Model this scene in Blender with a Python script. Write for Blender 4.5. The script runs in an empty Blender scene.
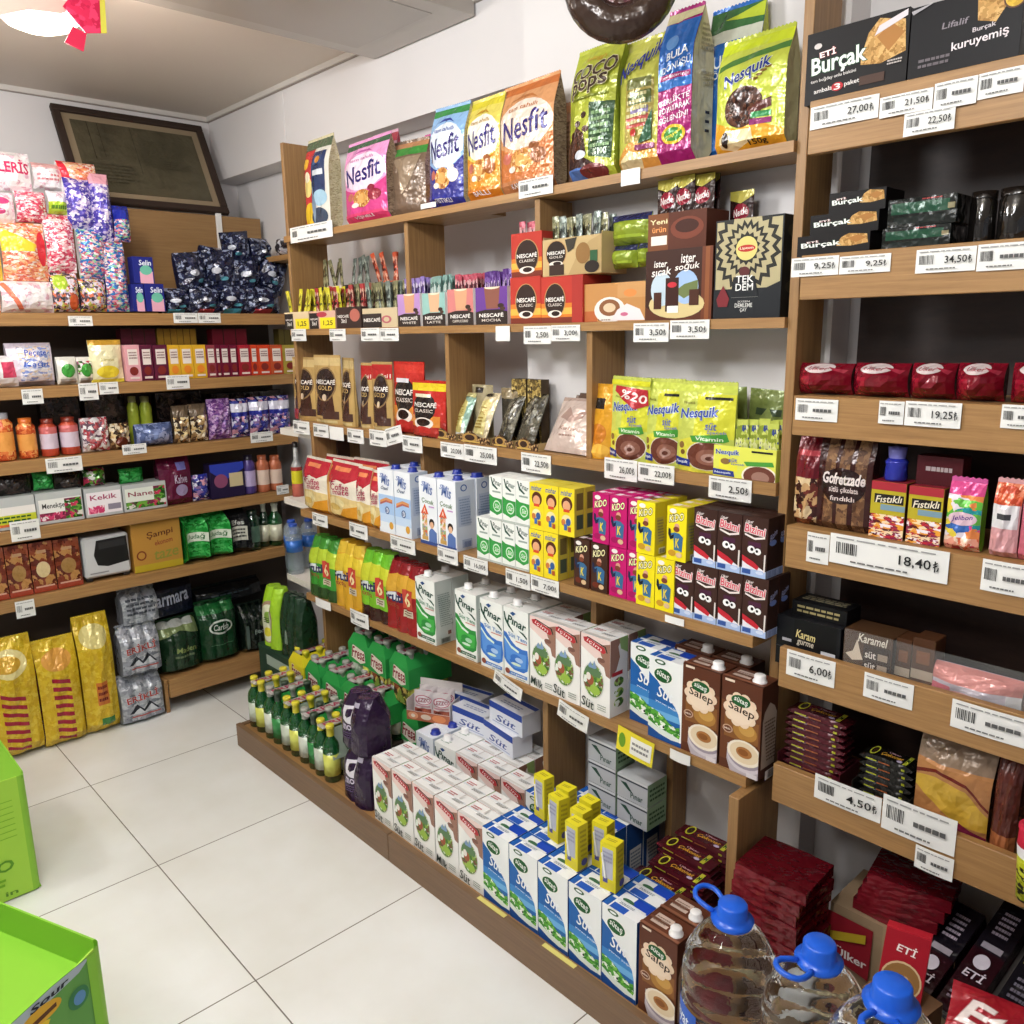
# Corner of a small grocery: cereal, coffee and milk shelving, pantry shelves, biscuit shelves.
import bpy, bmesh, math, random
from mathutils import Vector, Matrix, geometry
COL = bpy.context.scene.collection
PI = math.pi
rnd = random.Random(7)

# ------------------------------------------------------------------ camera (metres, Z up)
F, YAW, PITCH, ROLL, H = 836.0, -0.823, -0.2124, 0.0155, 1.47
_f = Vector((math.sin(YAW)*math.cos(PITCH), math.cos(YAW)*math.cos(PITCH), math.sin(PITCH)))
_r = Vector((math.cos(YAW), -math.sin(YAW), 0)); _d = _f.cross(_r)
RGT = _r*math.cos(ROLL)+_d*math.sin(ROLL); DWN = -_r*math.sin(ROLL)+_d*math.cos(ROLL)
CAM = Vector((0, 0, H))
cd = bpy.data.cameras.new('camera'); cam = bpy.data.objects.new('camera', cd); COL.objects.link(cam)
m = Matrix((RGT, -DWN, -_f)).transposed().to_4x4(); m.translation = CAM; cam.matrix_world = m
cd.sensor_width = 36; cd.lens = F/1024*36; cd.clip_start = .02
bpy.context.scene.camera = cam
def ray(px, py): return RGT*((px-512)/F)+DWN*((py-512)/F)+_f
def Y_(px, py, y): d = ray(px, py); return CAM+d*(y/d.y)          # measured point on a plane y = const
def Xp(px, py, x): d = ray(px, py); return CAM+d*(x/d.x)
def Z_(px, py, z): d = ray(px, py); return CAM+d*((z-H)/d.z)
def XA(px, y, z):                                                  # x of the point at depth y, height z seen at column px
    lo, hi = -6.0, 3.0
    k = (px-512)/F; n = RGT-_f*k; return -(n.y*y+n.z*(z-H))/n.x
def YA(px, x, z):
    k = (px-512)/F; n = RGT-_f*k; return -(n.x*x+n.z*(z-H))/n.y

# ------------------------------------------------------------------ materials
MATS = {}
def lin(h):
    c = [int(h[i:i+2], 16)/255 for i in (0, 2, 4)]
    return tuple((v/12.92 if v <= .04045 else ((v+.055)/1.055)**2.4) for v in c)+(1,)
def newmat(n):
    m = bpy.data.materials.new(n); m.use_nodes = True; nt = m.node_tree
    return m, nt, nt.nodes['Principled BSDF']
def bump(nt, b, scale, strength, dist=.004, detail=2, vec=None, kind='ShaderNodeTexNoise'):
    tc = nt.nodes.new('ShaderNodeTexCoord'); mp = nt.nodes.new('ShaderNodeMapping'); n = nt.nodes.new(kind)
    nt.links.new(tc.outputs['Object'], mp.inputs[0]); nt.links.new(mp.outputs[0], n.inputs['Vector'])
    if vec: mp.inputs['Scale'].default_value = vec
    n.inputs['Scale'].default_value = scale
    if 'Detail' in n.inputs: n.inputs['Detail'].default_value = detail
    bp = nt.nodes.new('ShaderNodeBump'); bp.inputs['Strength'].default_value = strength; bp.inputs['Distance'].default_value = dist
    nt.links.new(n.outputs[0], bp.inputs['Height']); nt.links.new(bp.outputs[0], b.inputs['Normal'])
FIN = {'c': (.45, 0, .22), 'f': (.22, .2, .5), 'm': (.8, 0, .3), 'k': (.28, 0, .5), 's': (.25, .8, .5), 'p': (.65, 0, .3)}
def finish(nt, b, fin):
    r, met, sp = FIN[fin]
    b.inputs['Roughness'].default_value = r; b.inputs['Metallic'].default_value = met*.6
    b.inputs['Specular IOR Level'].default_value = sp
    if fin in 'fs': bump(nt, b, 30, .7, .012, 2)
def M(h, fin='c'):
    if h in SPEC: return SPEC[h]()
    k = h+fin
    if k not in MATS:
        m, nt, b = newmat('print_'+k); b.inputs['Base Color'].default_value = lin(h); finish(nt, b, fin); MATS[k] = m
    return MATS[k]
def busy(name, cols, scale=60, fin='c', vec=(1, 1, 1), smooth=False):      # small multicoloured print
    def mk():
        if name in MATS: return MATS[name]
        m, nt, b = newmat(name); finish(nt, b, fin)
        tc = nt.nodes.new('ShaderNodeTexCoord'); mp = nt.nodes.new('ShaderNodeMapping'); mp.inputs['Scale'].default_value = vec
        v = nt.nodes.new('ShaderNodeTexVoronoi' if not smooth else 'ShaderNodeTexNoise'); v.inputs['Scale'].default_value = scale
        cr = nt.nodes.new('ShaderNodeValToRGB'); cr.color_ramp.interpolation = 'LINEAR' if smooth else 'CONSTANT'
        el = cr.color_ramp.elements
        n = len(cols)
        for i, c in enumerate(cols):
            p = i/n if not smooth else .3+.4*i/max(1, n-1)
            e = el[i] if i < 2 else el.new(p)
            e.position = p; e.color = lin(c)
        nt.links.new(tc.outputs['Object'], mp.inputs[0])
        if smooth: nt.links.new(mp.outputs[0], v.inputs['Vector'])
        else:       # warp the cells so the print reads as small pictures and lettering
            nn = nt.nodes.new('ShaderNodeTexNoise'); nn.inputs['Scale'].default_value = scale*.9; nn.inputs['Detail'].default_value = 3
            va = nt.nodes.new('ShaderNodeVectorMath'); va.operation = 'MULTIPLY_ADD'; k = 2.6/scale; va.inputs[1].default_value = (k, k, k)
            nt.links.new(mp.outputs[0], nn.inputs['Vector']); nt.links.new(nn.outputs['Color'], va.inputs[0]); nt.links.new(mp.outputs[0], va.inputs[2]); nt.links.new(va.outputs[0], v.inputs['Vector'])
        if smooth: nt.links.new(v.outputs[0], cr.inputs[0])
        else:
            s = nt.nodes.new('ShaderNodeSeparateColor'); nt.links.new(v.outputs['Color'], s.inputs[0]); nt.links.new(s.outputs[0], cr.inputs[0])
        nt.links.new(cr.outputs[0], b.inputs['Base Color']); MATS[name] = m
        return m
    SPEC[name] = mk
    return name
def glass(name, tint, alpha=.3, rough=.05, tr=True):
    def mk():
        if name in MATS: return MATS[name]
        m, nt, b = newmat(name)
        b.inputs['Base Color'].default_value = lin(tint); b.inputs['Roughness'].default_value = rough
        if tr: b.inputs['Alpha'].default_value = alpha; b.inputs['Specular IOR Level'].default_value = .9
        else: b.inputs['Transmission Weight'].default_value = 1; b.inputs['IOR'].default_value = alpha; b.inputs['Specular IOR Level'].default_value = .8
        bump(nt, b, 40, .25, .006)
        MATS[name] = m; return m
    SPEC[name] = mk; return name
SPEC = {}
def wood(name, c1, c2, vec, rough=.45):
    def mk():
        if name in MATS: return MATS[name]
        m, nt, b = newmat(name)
        tc = nt.nodes.new('ShaderNodeTexCoord'); mp = nt.nodes.new('ShaderNodeMapping'); mp.inputs['Scale'].default_value = vec
        n = nt.nodes.new('ShaderNodeTexNoise'); n.inputs['Scale'].default_value = 6; n.inputs['Detail'].default_value = 5; n.inputs['Roughness'].default_value = .65
        cr = nt.nodes.new('ShaderNodeValToRGB'); e = cr.color_ramp.elements
        e[0].position = .32; e[0].color = lin(c1); e[1].position = .68; e[1].color = lin(c2)
        nt.links.new(tc.outputs['Object'], mp.inputs[0]); nt.links.new(mp.outputs[0], n.inputs['Vector'])
        nt.links.new(n.outputs[0], cr.inputs[0]); nt.links.new(cr.outputs[0], b.inputs['Base Color'])
        b.inputs['Roughness'].default_value = rough; MATS[name] = m; return m
    SPEC[name] = mk; return name
WX = wood('oak_along_x', '8e683d', 'ab8250', (1, 26, 26))
WY = wood('oak_along_y', '8e683d', 'ab8250', (26, 1, 26))
WZ = wood('oak_along_z', '87643c', 'a27c4e', (26, 26, 1))
WP = wood('plinth_oak', '6d523a', '7e6146', (1, 26, 26))
WD = wood('dark_back_board', '2c1f1c', '3b2a25', (2, 20, 8))
WB = wood('brown_back_board', '8a6840', '9a784c', (20, 1, 20))

# ------------------------------------------------------------------ geometry collector
def hexm(s, fin): return M(s, fin)
class G:
    def __init__(s, fin='c'): s.v = []; s.f = []; s.m = []; s.mats = []; s.fin = fin; s.sm = []
    def mi(s, spec):
        mt = M(spec, s.fin) if isinstance(spec, str) else spec
        if mt not in s.mats: s.mats.append(mt)
        return s.mats.index(mt)
    def add(s, vs, fs, spec, smooth=False):
        o = len(s.v); s.v += [tuple(v) for v in vs]; k = s.mi(spec)
        for f in fs: s.f.append(tuple(i+o for i in f)); s.m.append(k); s.sm.append(smooth)
    def box(s, x0, y0, z0, x1, y1, z1, spec, bev=0):
        if bev:
            bm = bmesh.new(); bmesh.ops.create_cube(bm, size=1)
            for v in bm.verts: v.co = ((x0+x1)/2+v.co.x*(x1-x0), (y0+y1)/2+v.co.y*(y1-y0), (z0+z1)/2+v.co.z*(z1-z0))
            bmesh.ops.bevel(bm, geom=bm.edges[:], offset=bev, segments=1, affect='EDGES')
            bm.verts.index_update(); s.add([v.co for v in bm.verts], [[v.index for v in f.verts] for f in bm.faces], spec); bm.free(); return
        vs = [(x, y, z) for x in (x0, x1) for y in (y0, y1) for z in (z0, z1)]
        s.add(vs, [(0, 1, 3, 2), (4, 6, 7, 5), (0, 4, 5, 1), (2, 3, 7, 6), (0, 2, 6, 4), (1, 5, 7, 3)], spec)
    def lathe(s, prof, spec, seg=16, c=(0, 0), smooth=True, sx=1, sy=1, specs=None):
        n = len(prof)
        vs = [(c[0]+r*sx*math.cos(2*PI*i/seg), c[1]+r*sy*math.sin(2*PI*i/seg), z) for r, z in prof for i in range(seg)]
        for k in range(n-1):
            fs = [(k*seg+i, k*seg+(i+1) % seg, (k+1)*seg+(i+1) % seg, (k+1)*seg+i) for i in range(seg)]
            s.addraw(vs if k == 0 else None, fs, specs[k] if specs else spec, smooth)
    def addraw(s, vs, fs, spec, smooth):
        if vs is not None: s.o = len(s.v); s.v += vs
        k = s.mi(spec)
        for f in fs: s.f.append(tuple(i+s.o for i in f)); s.m.append(k); s.sm.append(smooth)
    def tube(s, pts, r, spec, seg=8, closed=False):
        P = [Vector(p) for p in pts]; n = len(P); vs = []
        for i, p in enumerate(P):
            t = (P[(i+1) % n]-P[i-1]) if closed else (P[min(i+1, n-1)]-P[max(i-1, 0)])
            t.normalize(); a = t.orthogonal().normalized() if abs(t.z) > .95 else Vector((0, 0, 1)).cross(t).normalized(); b = t.cross(a)
            vs += [tuple(p+a*r*math.cos(2*PI*k/seg)+b*r*math.sin(2*PI*k/seg)) for k in range(seg)]
        fs = [(i*seg+k, i*seg+(k+1) % seg, ((i+1) % n)*seg+(k+1) % seg, ((i+1) % n)*seg+k) for i in range(n if closed else n-1) for k in range(seg)]
        if not closed: fs += [tuple(range(seg))[::-1], tuple((n-1)*seg+k for k in range(seg))]
        s.add(vs, fs, spec, True)
    def art(s, items, fn, w, h, gx=None, gz=None, off=.0003):
        """items in 0..1 face coordinates; fn(u, v, off) -> point"""
        for li, it in enumerate(items):
            for poly in polys(it):
                for q in gridcut(poly, gx, gz):
                    if len(q) < 3: continue
                    s.add([fn(u, v, off+li*.00012) for u, v in q], [tuple(range(len(q)))], it[-1], gx is not None)
    def build(s, name, parent=None, smooth=None, loc=None):
        me = bpy.data.meshes.new(name); me.from_pydata(s.v, [], s.f)
        for mt in s.mats: me.materials.append(mt)
        me.polygons.foreach_set('material_index', s.m); me.polygons.foreach_set('use_smooth', s.sm if smooth is None else [smooth]*len(s.f))
        me.update()
        o = bpy.data.objects.new(name, me); COL.objects.link(o)
        if parent is not None: o.parent = parent
        if loc: o.location = loc
        return o
# ------------------------------------------------------------------ flat artwork
def R(a, b, c, d, col): return ('p', [(a, b), (c, b), (c, d), (a, d)], col)
def E(cx, cy, rx, ry, col, n=20): return ('p', [(cx+rx*math.cos(2*PI*i/n), cy+ry*math.sin(2*PI*i/n)) for i in range(n)], col)
def P(pts, col): return ('p', pts, col)
def T(x0, y0, x1, y1, s, col, sh=0, rot=0, of=.014): return ('t', (x0, y0, x1, y1), s, sh, rot, of, col)
def TO(x0, y0, x1, y1, s, col, oc, sh=0, rot=0, of=.05): return [T(x0, y0, x1, y1, s, oc, sh, rot, of+.02), T(x0, y0, x1, y1, s, col, sh, rot, .022)]
def fl(*a):
    o = []
    for x in a: o += x if isinstance(x, list) else [x]
    return o
TC = {}
def textmesh(s, sh, of):
    k = (s, sh, of)
    if k in TC: return TC[k]
    def mesh(off):
        cu = bpy.data.curves.new('lettering', 'FONT'); cu.body = s; cu.shear = sh; cu.offset = off; cu.resolution_u = 2
        ob = bpy.data.objects.new('lettering', cu); me = bpy.data.meshes.new_from_object(ob)
        vs = [(v.co.x, v.co.y) for v in me.vertices]; fs = [[vs[i] for i in p.vertices] for p in me.polygons]
        bpy.data.objects.remove(ob); bpy.data.curves.remove(cu); bpy.data.meshes.remove(me); return vs, fs
    vs, fs = mesh(0)
    x0 = min(v[0] for v in vs); x1 = max(v[0] for v in vs); y0 = min(v[1] for v in vs); y1 = max(v[1] for v in vs)
    if of: vs, fs = mesh(of)
    W = x1-x0 or 1; Hh = y1-y0 or 1
    TC[k] = [[((x-x0)/W, (y-y0)/Hh) for x, y in f] for f in fs]
    return TC[k]
def polys(it):
    if it[0] == 'p':
        p = it[1]
        tri = geometry.tessellate_polygon([[Vector((a, b, 0)) for a, b in p]])
        conv = all(((p[i][0]-p[i-1][0])*(p[(i+1) % len(p)][1]-p[i][1])-(p[i][1]-p[i-1][1])*(p[(i+1) % len(p)][0]-p[i][0])) > -1e-9 for i in range(len(p)))
        if conv: return [p]
        out = []
        for t in tri:
            q = [p[i] for i in t]
            if (q[1][0]-q[0][0])*(q[2][1]-q[0][1])-(q[1][1]-q[0][1])*(q[2][0]-q[0][0]) < 0: q.reverse()
            out.append(q)
        return out
    _, (x0, y0, x1, y1), s, sh, rot, of, col = it
    out = []
    ca, sa = math.cos(math.radians(rot)), math.sin(math.radians(rot)); cx, cy = (x0+x1)/2, (y0+y1)/2
    for f in textmesh(s, sh, of):
        q = []
        for a, b in f:
            x = x0+a*(x1-x0)-cx; y = y0+b*(y1-y0)-cy
            q.append((cx+x*ca-y*sa, cy+x*sa+y*ca))
        if len(q) == 3 and (q[1][0]-q[0][0])*(q[2][1]-q[0][1])-(q[1][1]-q[0][1])*(q[2][0]-q[0][0]) < 0: q.reverse()
        out.append(q)
    return out
def cut(poly, ax, t, keep):
    out = []; n = len(poly)
    for i in range(n):
        a, b = poly[i], poly[(i+1) % n]; da = (a[ax]-t)*keep; db = (b[ax]-t)*keep
        if da >= 0: out.append(a)
        if da*db < 0:
            k = da/(da-db); out.append((a[0]+(b[0]-a[0])*k, a[1]+(b[1]-a[1])*k))
    return out
def gridcut(poly, gx, gz):
    lo = [min(p[i] for p in poly) for i in (0, 1)]; hi = [max(p[i] for p in poly) for i in (0, 1)]
    for ax in (0, 1):
        if lo[ax] < 0: poly = cut(poly, ax, 0, 1)
        if hi[ax] > 1: poly = cut(poly, ax, 1, -1)
    res = [poly]
    for ax, g in ((0, gx), (1, gz)):
        if not g: continue
        nr = []
        for q in res:
            if len(q) < 3: continue
            a = min(p[ax] for p in q); b = max(p[ax] for p in q)
            i0 = int(math.floor(a*g+1e-6)); i1 = int(math.ceil(b*g-1e-6))
            for i in range(i0, max(i1, i0+1)):
                c = q
                if a < i/g: c = cut(c, ax, i/g, 1)
                if b > (i+1)/g and len(c) > 2: c = cut(c, ax, (i+1)/g, -1)
                if len(c) > 2: nr.append(c)
        res = nr
    if gx and gz and gx > 1 and gz > 1:      # split along the cell diagonals too, like the surface below
        nr = []
        for q in res:
            if len(q) < 3: continue
            cx = sum(p[0] for p in q)/len(q); cy = sum(p[1] for p in q)/len(q); i = math.floor(cx*gx); j = math.floor(cy*gz)
            f = [(p[0]*gx-i)-(p[1]*gz-j) for p in q]
            if min(f) > -1e-4 or max(f) < 1e-4: nr.append(q); continue
            for s in (1, -1):
                o = []
                for k in range(len(q)):
                    a, b, fa, fb = q[k], q[(k+1) % len(q)], f[k]*s, f[(k+1) % len(q)]*s
                    if fa >= 0: o.append(a)
                    if fa*fb < 0: t = fa/(fa-fb); o.append((a[0]+(b[0]-a[0])*t, a[1]+(b[1]-a[1])*t))
                if len(o) > 2: nr.append(o)
        res = nr
    return res
# ------------------------------------------------------------------ package builders (origin: middle of the base; front is -Y)
def carton(name, w, h, d, front, side=(), top=(), base='ffffff', sc=None, tc=None, bc=None, fin='c', left=()):
    g = G(fin); bm = bmesh.new(); bmesh.ops.create_cube(bm, size=1)
    for v in bm.verts: v.co = (v.co.x*w, v.co.y*d, (v.co.z+.5)*h)
    bmesh.ops.bevel(bm, geom=bm.edges[:], offset=.0012, segments=1, affect='EDGES'); bm.verts.index_update()
    vs = [v.co.copy() for v in bm.verts]
    first = True
    for f in bm.faces:
        n = f.normal; c = base
        if abs(n.x) > .9: c = sc or base
        elif n.z > .6: c = tc or base
        elif n.y > .6: c = sc or base
        if first: g.o = len(g.v); g.v += [tuple(v) for v in vs]; first = False
        g.addraw(None, [[v.index for v in f.verts]], c, False)
    bm.free()
    e = .0
    g.art(fl(*front), lambda u, v, o: ((u-.5)*w, -d/2-o, v*h), w, h)
    if side: g.art(fl(*side), lambda u, v, o: (w/2+o, (u-.5)*d, v*h), d, h)
    if left: g.art(fl(*left), lambda u, v, o: (-w/2-o, (.5-u)*d, v*h), d, h)
    if top: g.art(fl(*top), lambda u, v, o: ((u-.5)*w, (v-.5)*d, h+o), w, d)
    o = g.build(name); return o
def screwcap(parent, x, y, z, r=.012, h=.016, col='f4f4f4'):
    g = G('k'); g.lathe([(r*1.25, 0), (r*1.25, h*.2), (r, h*.25), (r, h*.9), (r*.9, h), (0, h)], col, 14)
    return g.build('cap', parent, loc=(x, y, z))
def bag(name, w, h, d, art, base='ffffff', side=None, back=None, kind='gusset', fin='f', lobes=0, ld=.01, wr=.0025, seal=.06, sidew=.6, sideart=(), taper=.0, seed=0, nu=10, nv=12, zig=False):
    """soft pack: front surface grid, side strip, back; returns one mesh"""
    rr = random.Random(seed+int(w*1e4)); ph = [rr.uniform(0, 6.28) for _ in range(6)]
    def shape(v):
        t = max(0.0, (v-(1-seal))/seal) if seal else 0
        if kind == 'gusset':
            b = 1 if v < .72 else max(0, 1-((v-.72)/(.28-seal*.5)))**.75 if v < 1-seal*.5 else 0
            b *= min(1, (.35+v*10)); a = 1-.03*math.sin(PI*min(1, v/.9))+(-taper*v); c = b*sidew
        elif kind == 'stand':
            b = max(0, 1-v/(1-seal))**.62 if v < 1-seal else 0; b *= min(1, .75+v*3); a = 1-taper*v-.02*math.sin(PI*v); c = b*sidew*.35
        elif kind == 'pillow':
            q = max(0, math.sin(PI*min(1, max(0, (v-seal*.5)/(1-seal))))) if seal*.5 < v < 1-seal*.5 else 0
            b = q**.45; a = 1-.04*q; c = b*sidew*.12
        elif kind == 'pack':       # shrink wrapped bottles
            b = 1 if v < .62 else 1-.45*((v-.62)/.38)**1.3; a = b if v > .62 else 1; a = 1-(1-a)*taper; c = b*.85
        else: b = 1; a = 1; c = b*sidew
        return a*w/2, max(b*d/2, .0006), max(c*d/2, .0004)
    def fy(u, v):
        a, b, c = shape(v); x = u*2-1
        y = c+(b-c)*(1-abs(x)**2.4)
        if lobes:
            L = abs(math.sin(PI*lobes*u)); k = ld*(1+1.2*max(0, v-.6)/.4)
            y -= k*(1-L**.6)
        y += wr*(math.sin(9*u+ph[0]+5*v)*math.sin(7*v+ph[1])+.6*math.sin(17*u-11*v+ph[2]))*min(1, b/(.25*d/2+1e-6))*(1-abs(x)**4)
        return a*x, -y
    FX = [[(*fy(i/nu, j/nv), j/nv*h) for i in range(nu+1)] for j in range(nv+1)]
    if zig: pass
    g = G(fin)
    vs = [p for row in FX for p in row]
    W1 = nu+1
    g.add(vs, [t for j in range(nv) for i in range(nu) for t in ((j*W1+i, j*W1+i+1, (j+1)*W1+i+1), (j*W1+i, (j+1)*W1+i+1, (j+1)*W1+i))], base, True)
    g.add([(x, -y, z) for x, y, z in vs], [(j*W1+i, (j+1)*W1+i, (j+1)*W1+i+1, j*W1+i+1) for j in range(nv) for i in range(nu)], back or side or base, True)
    for sgn in (1, -1):
        i = nu if sgn > 0 else 0
        col = []
        for j in range(nv+1):
            x, y, z = FX[j][i]; col += [(x, y, z), (x-sgn*abs(y)*.12, y*.33, z), (x-sgn*abs(y)*.12, -y*.33, z), (x, -y, z)]
        if lobes:
            col = []
            for j in range(nv+1):
                x, y, z = FX[j][i]; col += [(x, y, z), (x+sgn*abs(y)*.08, y*.4, z), (x+sgn*abs(y)*.08, -y*.4, z), (x, -y, z)]
        g.add(col, [((j*4+k, j*4+k+1, (j+1)*4+k+1, (j+1)*4+k)[::sgn]) for j in range(nv) for k in range(3)], side or base, True)
        if sgn > 0 and sideart:
            cc = col
            def sf(u, v, o, cc=cc):
                t = min(v*nv, nv-1e-6); j = int(t); k = t-j; s_ = min(u*3, 2.9999); q = int(s_); r = s_-q
                a = Vector(cc[j*4+q]).lerp(Vector(cc[j*4+q+1]), r); b = Vector(cc[(j+1)*4+q]).lerp(Vector(cc[(j+1)*4+q+1]), r)
                p = a.lerp(b, k); return (p.x+o+.0006, p.y, p.z)
            g.art(fl(*sideart), sf, d, h, 3, nv)
    top = FX[nv]; bot = FX[0]
    g.add(bot+[(x, -y, z) for x, y, z in bot], [tuple(range(nu, -1, -1))+tuple(range(W1, 2*W1))], back or base)
    g.add(top+[(x, -y, z) for x, y, z in top], [tuple(range(W1))+tuple(range(2*W1-1, nu, -1))], base)
    def sfn(u, v, o):
        a = min(max(u, 0)*nu, nu-1e-6); b = min(max(v, 0)*nv, nv-1e-6); i = int(a); j = int(b); p = a-i; q = b-j
        c00, c10, c01, c11 = FX[j][i], FX[j][i+1], FX[j+1][i], FX[j+1][i+1]
        e = (o+.0007 if o else 0)
        if p >= q: return tuple(c00[k]+(c10[k]-c00[k])*p+(c11[k]-c10[k])*q-(e if k == 1 else 0) for k in range(3))
        return tuple(c00[k]+(c11[k]-c01[k])*p+(c01[k]-c00[k])*q-(e if k == 1 else 0) for k in range(3))
    g.art(fl(*art), sfn, w, h, nu, nv)
    o = g.build(name)
    if kind not in ('gusset', 'stand') or w < .04: return o
    q = G(fin); n = 2*int(w/.008); t = .0012; a, b = top[0][0], top[-1][0]      # crimped, pinked top seal
    ps = [(a+(b-a)*i/n, h+(.009 if i % 2 else .0065)) for i in range(n+1)]
    q.add([(x, -t, h-.004) for x, _ in ps]+[(x, -t, z) for x, z in ps]+[(x, t, h-.004) for x, _ in ps]+[(x, t, z) for x, z in ps], [f for i in range(n) for f in ((i, i+1, n+2+i, n+1+i), (2*n+3+i, 2*n+2+i, 3*n+3+i, 3*n+4+i), (n+1+i, n+2+i, 3*n+4+i, 3*n+3+i))], base if len(base) == 6 else 'c8c8c8')
    q.build('top_seal', o); return wrap(o, 'pack_body')
def part_box(parent, name, x0, y0, z0, x1, y1, z1, spec, fin='c', bev=0):
    g = G(fin); g.box(x0, y0, z0, x1, y1, z1, spec, bev); return g.build(name, parent)
# ------------------------------------------------------------------ tagging, copying, placing
def tagit(o, label=None, cat=None, group=None, kind=None):
    if label: o['label'] = label
    if cat: o['category'] = cat
    if group: o['group'] = group
    if kind: o['kind'] = kind
    return o
def copy_tree(o, parent=None):
    c = o.copy(); COL.objects.link(c)
    if parent is not None: c.parent = parent
    for ch in KIDS(o): copy_tree(ch, c)
    return c
def KIDS(o): return [x for x in o.children]
USED = set(); LABELS = {}; CAT = {}
def wrap(o, part='body', name=None):
    """give a pack an Empty at its base that parents its parts"""
    n = name or o.name.split('.')[0]; ch = list(o.children); o.name = part
    r = bpy.data.objects.new(n, None); COL.objects.link(r); r.empty_display_size = .02; o.parent = r
    for c in ch: c.parent = r
    return r
BLOCK = []      # dividers a pack must not run into
def place(Pr, x, y, z, label, rz=0, rx=0, ry=0, group=None, sc=None):
    o = Pr if Pr.name not in USED else copy_tree(Pr)
    if o is Pr: USED.add(Pr.name)
    o.rotation_mode = 'XYZ'; o.location = (x, y, z); o.rotation_euler = (math.radians(rx), math.radians(ry), math.radians(rz))
    if sc: o.scale = sc
    o['label'] = label; o['category'] = CAT.get(Pr.name, 'package')
    if group: o['group'] = group
    elif 'group' in o: del o['group']
    n = len(label.split())
    if n > 16 or n < 4: print('LABELLEN', n, label)
    if label in LABELS: print('DUP LABEL', label)
    LABELS[label] = 1
    return o
def cat(o, c): CAT[o.name] = c; return o
def seam(r, h, d, w, col='dfe3e6'):
    g = G(); g.box(-w/2+.004, -.003, h+.0002, w/2-.004, .003, h+.0016, col); g.build('top_seam', r); return r
ORD = ['first', 'second', 'third', 'fourth', 'fifth', 'sixth', 'seventh', 'eighth', 'ninth', 'tenth', 'eleventh', 'twelfth', 'thirteenth', 'fourteenth', 'fifteenth', 'sixteenth', 'seventeenth', 'eighteenth', 'nineteenth', 'twentieth']
def od(i, n): return 'leftmost' if i == 0 and n > 1 else 'rightmost' if i == n-1 and n > 1 else ORD[i]+' from left' if n > 1 else 'standing alone'
def row(Pr, xs, y, z, desc, group=None, rz=0, rx=0, jit=0, dy=None):
    n = len(xs)
    for i, x in enumerate(xs):
        place(Pr, x, y if dy is None else y+dy[i], z, desc+(', '+od(i, n) if n > 1 else ''), rz+rnd.uniform(-jit, jit), rx, 0, group)
def kill_unused():
    pass
# ------------------------------------------------------------------ room
def struct(g, name, parent=None):
    o = g.build(name, parent)
    if parent is None: o['kind'] = 'structure'
    return o
def simple(name, h, rough, nscale=0, c2=None):
    def mk():
        if name in MATS: return MATS[name]
        m, nt, b = newmat(name); b.inputs['Base Color'].default_value = lin(h); b.inputs['Roughness'].default_value = rough
        if c2:
            n = nt.nodes.new('ShaderNodeTexNoise'); n.inputs['Scale'].default_value = nscale; n.inputs['Detail'].default_value = 4
            mx = nt.nodes.new('ShaderNodeMix'); mx.data_type = 'RGBA'; mx.inputs[6].default_value = lin(h); mx.inputs[7].default_value = lin(c2)
            tc = nt.nodes.new('ShaderNodeTexCoord'); nt.links.new(tc.outputs['Object'], n.inputs['Vector'])
            nt.links.new(n.outputs[0], mx.inputs[0]); nt.links.new(mx.outputs[2], b.inputs['Base Color'])
        MATS[name] = m; return m
    SPEC[name] = mk; return name
XW, YB, YW, YP, ZC = -3.745, 1.71, 1.82, 1.625, 2.395     # left wall, beam face, wall, pier face, ceiling
def floor_mat():
    m, nt, b = newmat('cream_floor_tile')
    N = nt.nodes; L = nt.links
    tc = N.new('ShaderNodeTexCoord'); mp = N.new('ShaderNodeMapping'); mp.inputs['Location'].default_value = (2.248, -.69, 0)
    mp.vector_type = 'POINT'
    br = N.new('ShaderNodeTexBrick'); br.offset = 0; br.inputs['Scale'].default_value = 1; br.inputs['Brick Width'].default_value = .6; br.inputs['Row Height'].default_value = .6
    br.inputs['Mortar Size'].default_value = .0016; br.inputs['Mortar Smooth'].default_value = 0; br.inputs['Bias'].default_value = 0
    br.inputs['Color1'].default_value = lin('eef0f0'); br.inputs['Color2'].default_value = lin('e8eaea'); br.inputs['Mortar'].default_value = lin('6e6860')
    L.new(tc.outputs['Object'], mp.inputs[0]); L.new(mp.outputs[0], br.inputs[0])
    ns = N.new('ShaderNodeTexNoise'); ns.inputs['Scale'].default_value = 3; ns.inputs['Detail'].default_value = 6
    L.new(tc.outputs['Object'], ns.inputs['Vector'])
    mx = N.new('ShaderNodeMix'); mx.data_type = 'RGBA'; mx.blend_type = 'MULTIPLY'; mx.inputs[0].default_value = 1
    cr = N.new('ShaderNodeValToRGB'); cr.color_ramp.elements[0].color = lin('f0eee8'); cr.color_ramp.elements[0].position = .3; cr.color_ramp.elements[1].color = (1, 1, 1, 1); cr.color_ramp.elements[1].position = .7
    L.new(ns.outputs[0], cr.inputs[0]); L.new(br.outputs[0], mx.inputs[6]); L.new(cr.outputs[0], mx.inputs[7]); L.new(mx.outputs[2], b.inputs['Base Color'])
    b.inputs['Roughness'].default_value = .3; return m
g = G(); g.box(XW, -3.5, -.1, 2.5, YW, 0, floor_mat()); struct(g, 'floor')
CEIL = simple('ceiling_paint', 'ddd2c6', .75, 2.0, 'd3c8bd')
WALL = simple('wall_paint', 'dddad9', .6, 1.5, 'd6d2d2')
g = G(); g.box(XW, -3.5, ZC, 2.5, YW, ZC+.1, CEIL); struct(g, 'ceiling')
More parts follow.
